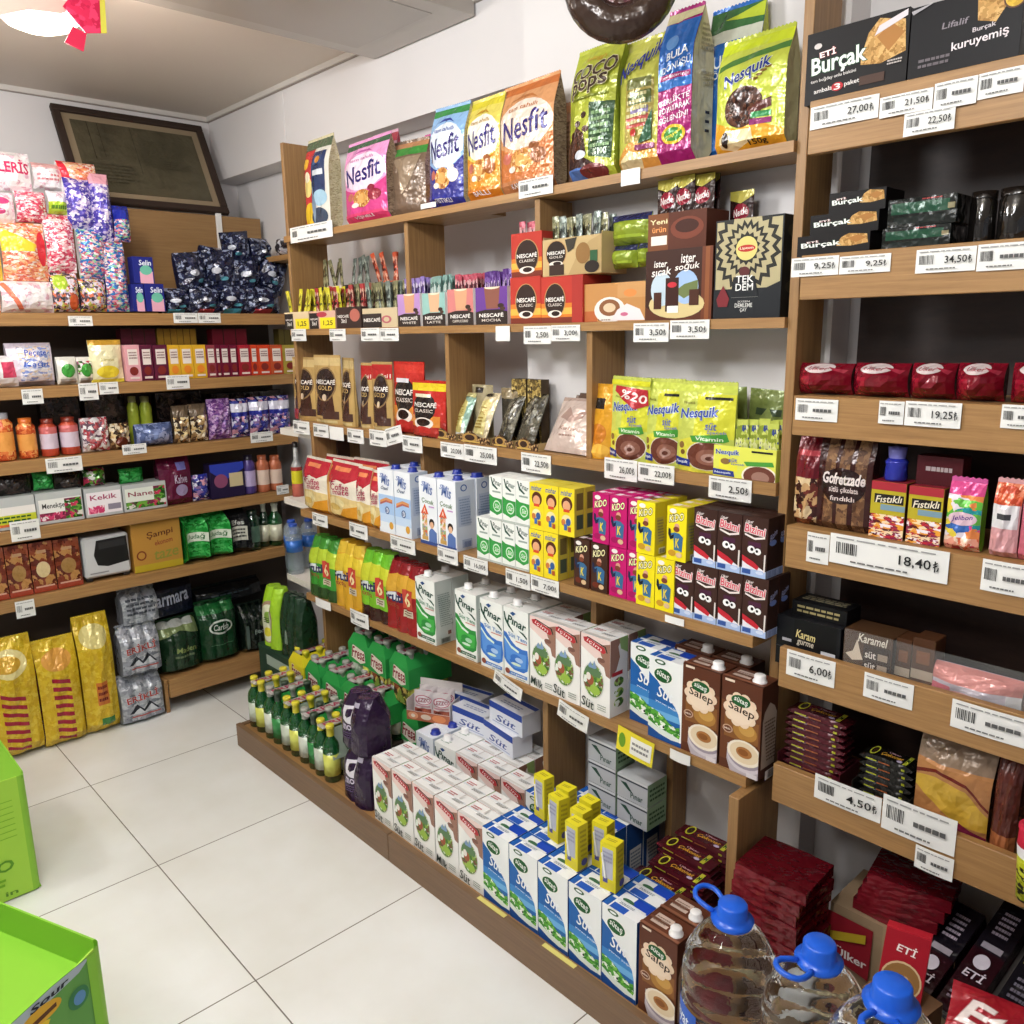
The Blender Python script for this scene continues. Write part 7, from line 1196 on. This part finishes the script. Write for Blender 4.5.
# pink film bottles in front of the base shelf end
pk = cat(bag('bottle_pack', .16, .2, .11, fl(R(0, 0, 1, .5, busy('pink_bottles', ['b89aa4', 'd0b8c0', 'a88490', 'e0d0d6'], 50, 'f')), R(0, .5, 1, 1, 'a8a0a8')), base=g_pink, kind='pack', lobes=3, ld=.012, nu=18, seal=0, taper=.4), 'bottle pack')
pq = Z_(272, 688, .02); place(pk, pq.x+.0, pq.y+.06, .001, 'pink tinted clear bottle pack on the floor in the corner', 20)
# corner shelf goods
wb = bottle('water_bottle', .033, .2, g_clr, '2f6ac0', '2450b8', neck=.2, lab=(.45, .68))
zc4 = Z4-.003; xcs = -2.74
for k, (px, yy, d_) in enumerate(((293, 1.56, 'left'), (304, 1.54, 'middle'), (301, 1.63, 'rear'))):
    pass
xw_ = XA(292, 1.56, Z5)+.03; cat(wb, 'water bottle')
for k, (dx, dy, lab) in enumerate(((0, 0, 'left'), (.07, -.03, 'right'), (.03, .06, 'rear'))): place(wb, xw_+dx-.03, 1.57+dy, Z5-.0035, 'small clear water bottle with blue label on corner shelf, '+lab, group='small clear water bottles')
g = G('f'); g.lathe([(0, 0), (.022, 0), (.022, .05), (.022, .1), (.022, .115), (.01, .14), (.008, .2), (0, .205)], 'a03a34', 14, specs=['a03a34', 'c86a5a', 'd8cf2c', 'a03a34', 'a8a8a8', 'a8a8a8', 'a8a8a8']); o = g.build('sauce_bottle'); g = G('k'); g.lathe([(.011, .19), (.011, .21), (0, .212)], '2a2420', 12); g.build('cap', o); cat(o, 'bottle'); place(o, XA(296, 1.55, Z4)+.0, 1.56, Z4-.0035, 'slim sauce bottle with yellow band on corner shelf')
# ledge and crumpled plastic above, in the corner
lg = emp('wall_ledge'); z_ = Z1-.02; g = G(); g.box(-3.3, 1.70, z_-.02, XA(300, 1.7, z_), 1.815, z_, WX); g.build('board', lg); g = G(); g.box(-3.18, 1.74, z_-.1, -3.16, 1.815, z_-.021, 'b8b4b0'); g.build('bracket', lg); cat(lg, 'shelf'); place(lg, 0, 0, 0, 'short oak ledge on the wall behind the corner')
o = cat(bag('plastic_wrap', .2, .07, .07, [R(.1, .2, .4, .7, '3a3438'), R(.5, .4, .8, .8, '2a2428')], base=busy('crumpled_film', ['d8d4da', '4a4448', 'e8e6ea', 'b8b4ba'], 40, 'f'), kind='pillow', sidew=2, wr=.012, nu=8, nv=6), 'packaging'); place(o, XA(284, 1.72, z_), 1.745, z_+.001, 'crumpled clear and black packaging on the corner ledge')
# ------------------------------------------------------------------ leaning framed picture
y0_, y1_ = Xp(48, 108, -3.72).y, Xp(196, 131, -3.72).y; zt0 = Xp(120, 118, -3.72).z; zb0 = zt+.001
w = y1_-y0_+.012; dxx = .205; hh = math.hypot(zt0-zb0, dxx); ang = math.degrees(math.atan2(dxx, zt0-zb0))
fr = emp('picture_frame'); g = G('m'); t = .028
g.box(-w/2, -.012, 0, w/2, .012, t, '33261f', .003); g.box(-w/2, -.012, hh-t, w/2, .012, hh, '33261f', .003); g.box(-w/2, -.012, t+.0005, -w/2+t, .012, hh-t-.0005, '33261f', .003); g.box(w/2-t, -.012, t+.0005, w/2, .012, hh-t-.0005, '33261f', .003); g.build('frame', fr)
g = G('m'); g.box(-w/2+t, .0, t, w/2-t, .01, hh-t, '8a7a62'); g.build('mount', fr)
g = G('f'); m_ = t+.028
g.box(-w/2+m_, -.003, m_, w/2-m_, -.0005, hh-m_, busy('old_document', ['4a4534', '544e3c', '403c2e'], 6, 'f', (1, 1, 1), True))
g.art([R(.12, .45, .125, 1, '2e2a20'), R(.2, .5, .204, 1, '2e2a20'), R(.46, .3, .464, 1, '38342a'), ('p', [(.62+.0*i, .1) for i in range(1)]+[(.64, .1), (.7, .12), (.84, .14), (.9, .3), (.88, .14), (.72, .08)], '5c5642'), smalltext(.5, .3, .85, .9, 16, '4f4a3a', 4)] if False else fl(R(.12, .45, .125, 1, '2e2a20'), R(.2, .5, .204, 1, '2e2a20'), R(.46, .3, .464, 1, '38342a'), smalltext(.5, .4, .9, .9, 14, '4f4a3a', 4), smalltext(.03, .1, .4, .4, 6, '4f4a3a', 5)), lambda u, v, o: ((u-.5)*(w-2*m_), -.0031-o, m_+v*(hh-2*m_)), 1, 1)
g.build('document', fr); cat(fr, 'picture frame')
place(fr, LB-.006, (y0_+y1_)/2+.006, zb0+.004, 'dark framed old document leaning above the pantry shelves', 90, -ang if False else 0)
fr.rotation_mode = 'XYZ'; fr.rotation_euler = (0, 0, 0)
M_ = Matrix.Rotation(PI/2, 4, 'Z') @ Matrix.Rotation(math.radians(-ang), 4, 'X'); M_.translation = Vector((LB+.006, (y0_+y1_)/2+.006, zb0+.006)); fr.matrix_world = M_
# ------------------------------------------------------------------ ceiling things
g = G('k'); g.box(-2.458, .35, 2.34, -1.96, 1.704, 2.3945, simple('grey_lacquer', 'b0a8a0', .25), .002); o = cat(wrap(g.build('ceiling_unit'), 'housing'), 'ceiling unit'); g = G('k'); g.box(-2.40, .5, 2.3385, -2.02, 1.6, 2.3398, simple('grey_lacquer_panel', 'a69e96', .2)); g.build('panel', o); place(o, 0, 0, 0, 'grey lacquered box unit fixed under the ceiling by the wall')
pd = Z_(38, 12, 2.31); dl = emp('ceiling_lamp'); g = G('k')
me_, nt_, b_ = newmat('lamp_glow'); b_.inputs['Emission Color'].default_value = lin('fff1dc'); b_.inputs['Emission Strength'].default_value = 2.2; b_.inputs['Base Color'].default_value = lin('fff6ea')
g.lathe([(0, -.05), (.045, -.045), (.08, -.032), (.1, -.012), (.105, 0)], me_, 28); g.build('diffuser', dl); g = G('k'); g.lathe([(.11, 0), (.115, .02), (.115, .082), (0, .083)], 'c8beb2', 28); g.build('base', dl); cat(dl, 'lamp'); place(dl, pd.x, pd.y, 2.311, 'round white dome lamp glowing on the ceiling')
fy = emp('hanging_flyer'); zc_ = 2.13
def quad(px, z=None, x=-2.42): return [tuple(Xp(a, b, x)) for a, b in px]
def slab(pts, spec, name, th=.004, dx=0):
    g = G('c'); n = len(pts); A_ = [(x+dx, y, z) for x, y, z in pts]; B_ = [(x+dx-th, y, z) for x, y, z in pts]
    g.add(A_+B_, [tuple(range(n)), tuple(range(2*n-1, n-1, -1))]+[(i, i+n, (i+1) % n+n, (i+1) % n) for i in range(n)], spec); return g.build(name, fy)
slab(quad([(63, 6), (78, -14), (99, -16), (101, 33), (86, 33)]), busy('raspberry_print', ['c8284c', 'd83a5e', 'b81f42'], 60, 'c'), 'printed_panel')
slab(quad([(99, -16), (104, -14), (107, 33), (101, 33)]), 'c8c04a', 'edge_strip', dx=-.0005)
slab(quad([(72, 27), (86, 34), (83, 52), (64, 43)]), 'c02846', 'hanging_tag', dx=.006)
slab(quad([(-4, -4), (60, -2), (88, 4), (62, 12), (30, 8), (-4, 15)]), 'c2a89a', 'paper_strip', dx=-.012)
g = G('k'); g.tube([tuple(Xp(84, 0, -2.42)+Vector((-.002, 0, 0))), tuple(Xp(84, -10, -2.42)+Vector((-.002, 0, .35)))], .0015, 'd8d8d8', 6); g.build('string', fy)
cat(fy, 'flyer'); place(fy, 0, 0, 0, 'crimson paper flyer with yellow edge hanging by the lamp')
# brown ring sign
cxr, cyr = 621, -19; yr_ = 1.28; c_ = Y_(cxr, cyr, yr_); rr_ = abs(Y_(621, 44, yr_).z-c_.z)
rg = emp('hanging_ring'); g = G('f'); R0 = rr_*.68; r0 = rr_*.32; n = 32; k_ = 12; vs = []
for i in range(n):
    a = 2*PI*i/n
    for j in range(k_):
        b = 2*PI*j/k_; q = R0+r0*math.cos(b); vs.append((q*math.cos(a), r0*math.sin(b), q*math.sin(a)))
g.add(vs, [(i*k_+j, i*k_+(j+1) % k_, ((i+1) % n)*k_+(j+1) % k_, ((i+1) % n)*k_+j) for i in range(n) for j in range(k_)], '3a2a22', True); g.build('ring', rg)
g = G('f'); g.lathe([(0, -.006), (R0*.9, -.006), (R0*.9, .006), (0, .006)], 'e8e2e4', 28, smooth=False); o = g.build('centre_disc', rg); o.rotation_euler = (PI/2, 0, 0)
g = G('f'); g.art([E(.5, .3, .34, .22, '5a2a34'), E(.46, .12, .12, .1, '4a2c24')], lambda u, v, o: ((u-.5)*R0*1.6, -.0065-o, (v-.5)*R0*1.6), 1, 1); g.build('disc_print', rg)
g = G('k'); g.tube([(0, 0, rr_*.95), (0, 0, 2.394-c_.z)], .0015, 'cfcfcf', 6); g.build('string', rg); cat(rg, 'sign'); place(rg, c_.x, c_.y, c_.z, 'brown inflatable ring sign hanging above the cereal bags', 38)
# ------------------------------------------------------------------ lime display boxes on the floor
def limebox(name, x1, y1, h, arch, label, rz=0):
    r = emp(name); g = G('c'); W_, D_ = .42, .40; n = 12; t = .004
    g.box(-W_, -D_, .004, -t, 0, .008, '84b83c'); g.box(-W_, -t, .008, -.02, 0, h, '8cc440'); g.box(-W_, -D_, .008, -W_+t, -t, h, '8cc440'); g.box(-W_+t, -D_, .008, -.02, -D_+t, h, '8cc440')
    for k in range(6):       # rounded vertical corners
        a0, a1 = k*PI/12, (k+1)*PI/12
        for cy in (-.02, -D_+.02):
            s_ = 1 if cy > -.1 else -1
            p0 = (-.02+.02*math.cos(a0), cy+s_*.02*math.sin(a0)); p1 = (-.02+.02*math.cos(a1), cy+s_*.02*math.sin(a1))
            f_ = [(0, 1, 2, 3)] if s_ > 0 else [(3, 2, 1, 0)]
            g.add([(*p0, .004), (*p1, .004), (*p1, h), (*p0, h)], f_, '8cc440', True)
    L_ = D_-.04; pr = [(-.02-L_*i/n, h-(arch*math.sin(PI*i/n*.5+.0) if arch else 0)) for i in range(n+1)]
    g.add([(0, y, .004) for y, _ in pr]+[(0, y, z) for y, z in pr]+[(-t, y, .004) for y, _ in pr]+[(-t, y, z) for y, z in pr], [(i+1, i, n+1+i, n+2+i) for i in range(n)]+[(2*n+2+i, 2*n+3+i, 3*n+4+i, 3*n+3+i) for i in range(n)]+[(n+1+i, 3*n+3+i, 3*n+4+i, n+2+i) for i in range(n)], 'a4d24a')
    if not arch: g.box(-W_+.004, -D_+.004, h-.012, -.004, -.004, h-.002, '7fb83a')
    else: g.box(-W_+.004, -D_+.004, h-.075, -.008, -.004, h-.07, '8cc83e')
    fn = lambda u, v, o: (o+.0005, -.02-L_*(1-u), .004+(.5+.5*v if arch else v)*(h-.004))
    if arch: g.art(fl(P([(0, 0), (1, 0), (1, .97), (.75, .95), (.5, .88), (.25, .78), (0, .7)], '5f9a48'), P([(.0, .69), (.25, .77), (.5, .87), (.75, .94), (.98, .96), (.9, .86), (.6, .76), (.3, .6), (0, .5)], 'aab8c0'), P([(0, .4), (.12, .66), (.24, .5), (.2, .3), (0, .2)], '3f78a8'), P([(.3, .4), (.42, .6), (.58, .72), (.72, .6), (.66, .4), (.5, .3)], 'e0c22c'), E(.68, .72, .11, .1, 'd8a82c'), E(.52, .56, .12, .1, 'efd63a'), P([(.61, .7), (.76, .74), (.76, .69), (.64, .65)], '5a3418'), E(.88, .58, .06, .13, '3a7a4a'), E(.885, .57, .035, .08, '5a8ab8'), T(.62, .83, .84, .9, 'Sour', '1f2230', .3, 10, .03), R(.95, .0, 1, .97, '86c23a')), fn, 1, 1)
    else: g.art(fl([R(.45, .82-.05*i, .95, .825-.05*i, '6fae24') for i in range(7)], T(.3, .36, .62, .46, 'TÜR', '5a8a2a', .1), T(.35, .25, .9, .34, 'MANGO', '5f9a2a', .1, 0, .02), smalltext(.3, .12, .85, .2, 2, '74b028'), T(.5, .04, .9, .08, 'made in', '5a8a2a')), fn, 1, 1)
    g.build('box_body', r); g = G('m'); g.box(-W_+.01, -D_+.01, 0, -.006, -.006, .0038, '3a4a20'); g.build('base', r)
    cat(r, 'display box'); place(r, x1, y1, 0, label, rz); return r
c1 = Z_(42, 888, 0); limebox('lime_carton', c1.x, c1.y, .343, 0, 'closed lime green carton with printed side, upper left of two')
c2 = Z_(102.5, 942, .34); c3 = Z_(0, 914, .34); limebox('lime_carton', c2.x, c2.y, .34, .055, 'lime green display carton with arched side and candy picture', math.degrees(math.atan2(c2.y-c3.y, c2.x-c3.x))*.8)
# ------------------------------------------------------------------ price tags
TAGN = [0]
ROWN = {}
def tagc(w, h, txt, yellow=False, n=2, old=False):
    g = G('p'); bc = 'e8d838' if yellow else 'e9e9e6'; m_ = 5
    g.add([((i/m_-.5)*w, -.0006-.0018*math.sin(PI*i/m_)*(1 if n != 3 else 2), z) for z in (0, h) for i in range(m_+1)], [(i, i+1, i+m_+2, i+m_+1) for i in range(m_)], bc, True)
    g.add([((i/m_-.5)*w, .0002-.0018*math.sin(PI*i/m_), z) for z in (0, h) for i in range(m_+1)], [(i, i+m_+1, i+m_+2, i+1) for i in range(m_)], bc, True)
    fn = lambda u, v, o: ((u-.5)*w, -.0009-.0018*math.sin(PI*max(0, min(1, u)))*(1 if n != 3 else 2)-o, v*h)
    a = []
    if txt is not None:
        tw = min(.36, .95*h/w); a = fl(bars(.06, .36, .06+min(.26, .75*h/w), .74, 11, '2c2c2c', int(w*1e4)), smalltext(.06, .84, .9, .92, 1, '9a9a9a', 2), smalltext(.2, .1, .7, .2, 1, '6a6a6a', 3))
        if txt: a += [T(.87-tw, .32, .87, .66, txt, '202020', 0, 0, .01), T(.89, .32, .89+tw*.17, .66, '₺', '202020', 0, 0, .01)]
        else: a += smalltext(.45, .35, .9, .62, 1, '5a5a5a', 5)
    if yellow: a += [E(.16, .5, .1, .3, '6a9a2a'), R(.4, .15, .95, .85, 'f2f2ec')]+smalltext(.45, .3, .9, .7, 2, '8a8a8a')
    g.art(fl(*a), fn, 1, 1, m_, 1); return cat(g.build('price_tag'), 'price tag')
def tg(a, b, t, bt, y, txt, where, rz=0, tilt=0, yellow=False, n=2, wall='A'):
    """tag with its face at depth y (or x for the left wall), from pixel box"""
    if wall == 'A': xa, xb = XA(a, y, 0), XA(b, y, 0); p0 = Y_((a+b)/2, (bt), y); p1 = Y_((a+b)/2, t, y); xa = XA(a, y, p0.z); xb = XA(b, y, p0.z); o = tagc(xb-xa, p1.z-p0.z, txt, yellow, n); place(o, (xa+xb)/2, y, p0.z, where, rz, 0, tilt, group='price tags')
    else: p0 = Xp((a+b)/2, bt, y); p1 = Xp((a+b)/2, t, y); ya, yb_ = YA(a, y, p0.z), YA(b, y, p0.z); o = tagc(yb_-ya, p1.z-p0.z, txt, yellow, n); place(o, y, (ya+yb_)/2, p0.z, where, 90+rz, 0, tilt, group='price tags')
A1 = YU-.003
for a, b, t, bt, txt, wh in ((291, 333, 224, 240, '', 'left end of top shelf'), (421, 436, 203, 208, None, 'top shelf under the blue cereal bag'), (519, 553, 178, 196, '', 'top shelf under the orange cereal bag'), (621, 640, 169, 185, None, 'top shelf under the narrow lime bag')):
    tg(a, b, t, bt, A1, txt, 'white price tag at '+wh if wh.startswith('left') else 'white price tag on '+wh)
for k, (a, b, t, bt, txt) in enumerate(((292, 306.5, 329, 341, ''), (330, 346, 329, 341, ''), (361.5, 380, 328, 341, ''), (380.5, 399, 328, 341, ''), (496, 510, 326, 341, None), (524, 551, 326, 344, '2,50'), (551.5, 580, 325, 341, '3,00'), (633.5, 668.5, 323, 342, '3,50'), (670, 709, 320, 339, '3,50'))):
    tg(a, b, t, bt, A1, txt, 'white price tag on the coffee display shelf, '+od(k, 9))
for k, (a, b, t, bt, txt, tl) in enumerate(((294, 310, 421, 434, '', 0), (314, 329, 424, 437, '', 0), (330, 344, 427, 440, None, 0), (348, 364, 429, 443, '', 0), (370, 387, 430, 446, '', 0), (387.5, 404, 427, 444, '', -14), (403, 422.5, 436, 452, '', 0), (441, 464, 443, 458, '20,00', 0), (464.5, 497, 446, 463, '25,00', 0), (521.5, 551, 454, 473, '22,50', 0), (604.5, 637, 459, 480, '26,00', 0), (638, 674, 464, 483, '22,00', 0), (708.5, 751, 478, 500, '2,50', 0))):
    tg(a, b, t, bt, A1, txt, ('dark grey' if k == 2 else 'white')+' price tag on the pouch shelf, '+od(k, 13), 0, tl, n=3 if k == 5 else 2)
A4 = YL-.003
for k, (a, b, t, bt, txt) in enumerate(((313, 328, 514, 526, ''), (350, 368, 524, 538, ''), (391, 415.5, 538, 552, ''), (438, 458, 548, 563, ''), (464, 488, 558, 572, '16,00'), (506, 530, 571, 587, '1,50'), (531, 559, 578, 594, '7,00'), (665, 684, 617, 624, None))):
    tg(a, b, t, bt, A4, txt, 'white price tag on the small carton shelf, '+od(k, 8))
for k, (a, b, t, bt, txt, yl, tl) in enumerate(((316, 331, 600, 608, None, 0, 0), (351, 369, 612, 626, '', 0, 0), (493, 521, 678, 691, '', 0, 14), (557, 587, 707, 724, '', 0, 10), (616, 652, 733, 758, None, 1, 6), (670, 690, 752, 762, None, 0, 0))):
    tg(a, b, t, bt, A4-.002, txt, ('yellow' if yl else 'white')+' price tag on the large carton shelf, '+od(k, 6), 0, tl, yellow=bool(yl), n=3)
for k, (px, py, b) in enumerate(((491, 907, 0), (557, 957, 0))):
    p = Z_(px, py, ZP+.007); g = G('p'); g.box(-.05, -.006, 0, .05, .006, .001, 'ddd078'); o = cat(g.build('price_strip'), 'price strip'); place(o, p.x, YPL+.009, ZP+.0065, 'yellow price strip lying on the plinth edge, '+('left' if k == 0 else 'right'), 0, group='price strips')
BY = BYF-.0015
for (a, b, t, bt, txt, wh) in ((810, 878, 101, 124, '27,00', 'top fascia, left end'), (879, 932, 93, 114, '21,50', 'top fascia, second along'), (933, 976, 80, 107, '', 'top fascia, third along'), (977, 1023, 70, 96, '', 'top fascia, right end'), (903, 954, 110, 133, '22,50', 'top fascia, hanging below the strip'), (791, 838, 257, 276, '9,25', 'second fascia, left end'), (839, 890, 255, 273, '9,25', 'second fascia, beside the left one'), (915, 975, 248, 272, '34,50', 'second fascia, middle'), (976, 1030, 243, 270, '', 'second fascia, right end'), (795, 837, 399, 421, '', 'third fascia, left end'), (878, 903, 401, 424, '', 'third fascia, second along'), (904, 960, 402, 427, '19,25', 'third fascia, third along'), (1000, 1040, 405, 429, '', 'third fascia, right end'), (806, 828, 533, 563, '', 'fourth fascia, left end'), (829, 947, 542, 573, '18,40', 'fourth fascia, long middle tag'), (980, 1030, 562, 594, '', 'fourth fascia, right end'), (786, 834, 655, 681, '6,00', 'fifth fascia, left end'), (863, 912, 678, 703, '', 'fifth fascia, middle'), (950, 1030, 709, 738, '', 'fifth fascia, right end'), (814, 880, 785, 810, '4,50', 'lowest fascia, left end'), (881, 954, 806, 842, '', 'lowest fascia, middle'), (914, 952, 851, 874, '', 'lowest fascia, hanging lower')):
    tg(a, b, t, bt, BY-(.002 if 'hanging' in wh or 'long' in wh else 0), txt, 'white price tag on '+wh, n=2)
LXF = LX+.0015
for (a, b, t, bt, wh) in ((69, 93, 316, 326, 'top pantry fascia, left'), (174, 198, 313, 323, 'top pantry fascia, left of a pair'), (198.5, 221, 313, 323, 'top pantry fascia, right of a pair'), (23, 44, 389, 404, 'second pantry fascia, left'), (80, 99, 383, 400, 'second pantry fascia, beside the pale pouch'), (100, 119, 382, 394, 'second pantry fascia, under the pale pouch'), (167, 190, 375, 389, 'second pantry fascia, under yellow tea boxes'), (47, 83, 457, 472, 'third pantry fascia, left'), (123, 147, 444, 454, 'third pantry fascia, middle'), (251, 273, 432, 442, 'third pantry fascia, right'), (12, 41, 520, 540, 'fourth pantry fascia, left'), (277, 289, 485, 494, 'fourth pantry fascia, right'), (17, 36, 600, 617, 'fifth pantry fascia, left')):
    tg(a, b, t, bt, LXF, '', 'white price tag on '+wh, wall='L')
# ------------------------------------------------------------------ light
def area(name, loc, rot, sx, sy, e, col=(1, 1, 1)):
    l = bpy.data.lights.new(name, 'AREA'); l.shape = 'RECTANGLE'; l.size = sx; l.size_y = sy; l.energy = e; l.color = col
    o = bpy.data.objects.new(name, l); COL.objects.link(o); o.location = loc; o.rotation_euler = rot; return o
def lamp(name, loc, e, col, r=.12):
    l = bpy.data.lights.new(name, 'POINT'); l.energy = e; l.color = col; l.shadow_soft_size = r
    o = bpy.data.objects.new(name, l); COL.objects.link(o); o.location = loc
lamp('ceiling_lamp_light', (-1.8, .22, 2.24), 30, (.97, .99, 1), .12)
lamp('ceiling_lamp_light', (-.5, .15, 2.24), 32, (.97, .99, 1), .12)
lamp('ceiling_lamp_light', (-2.55, -.6, 2.24), 24, (.97, .99, 1), .12)
lamp('ceiling_lamp_light', (-1.0, -.8, 2.24), 18, (.97, .99, 1), .12)
lamp('dome_lamp_light', (-2.55, .72, 2.2), 9, (1, .9, .8), .08)
w = bpy.data.worlds.new('world'); bpy.context.scene.world = w; w.use_nodes = True
w.node_tree.nodes['Background'].inputs[0].default_value = (.86, .9, 1, 1); w.node_tree.nodes['Background'].inputs[1].default_value = .28
sc = bpy.context.scene; sc.view_settings.view_transform = 'Standard'; sc.view_settings.look = 'None'; sc.view_settings.exposure = .2; sc.view_settings.gamma = 1
for o in list(bpy.data.objects):
    if o.type in ('MESH', 'EMPTY') and o.parent is None and 'label' not in o and 'kind' not in o:
        print('UNPLACED', o.name)
        for c in list(o.children): bpy.data.objects.remove(c)
        bpy.data.objects.remove(o)
print('OBJECTS', len(bpy.data.objects), 'THINGS', len(LABELS))
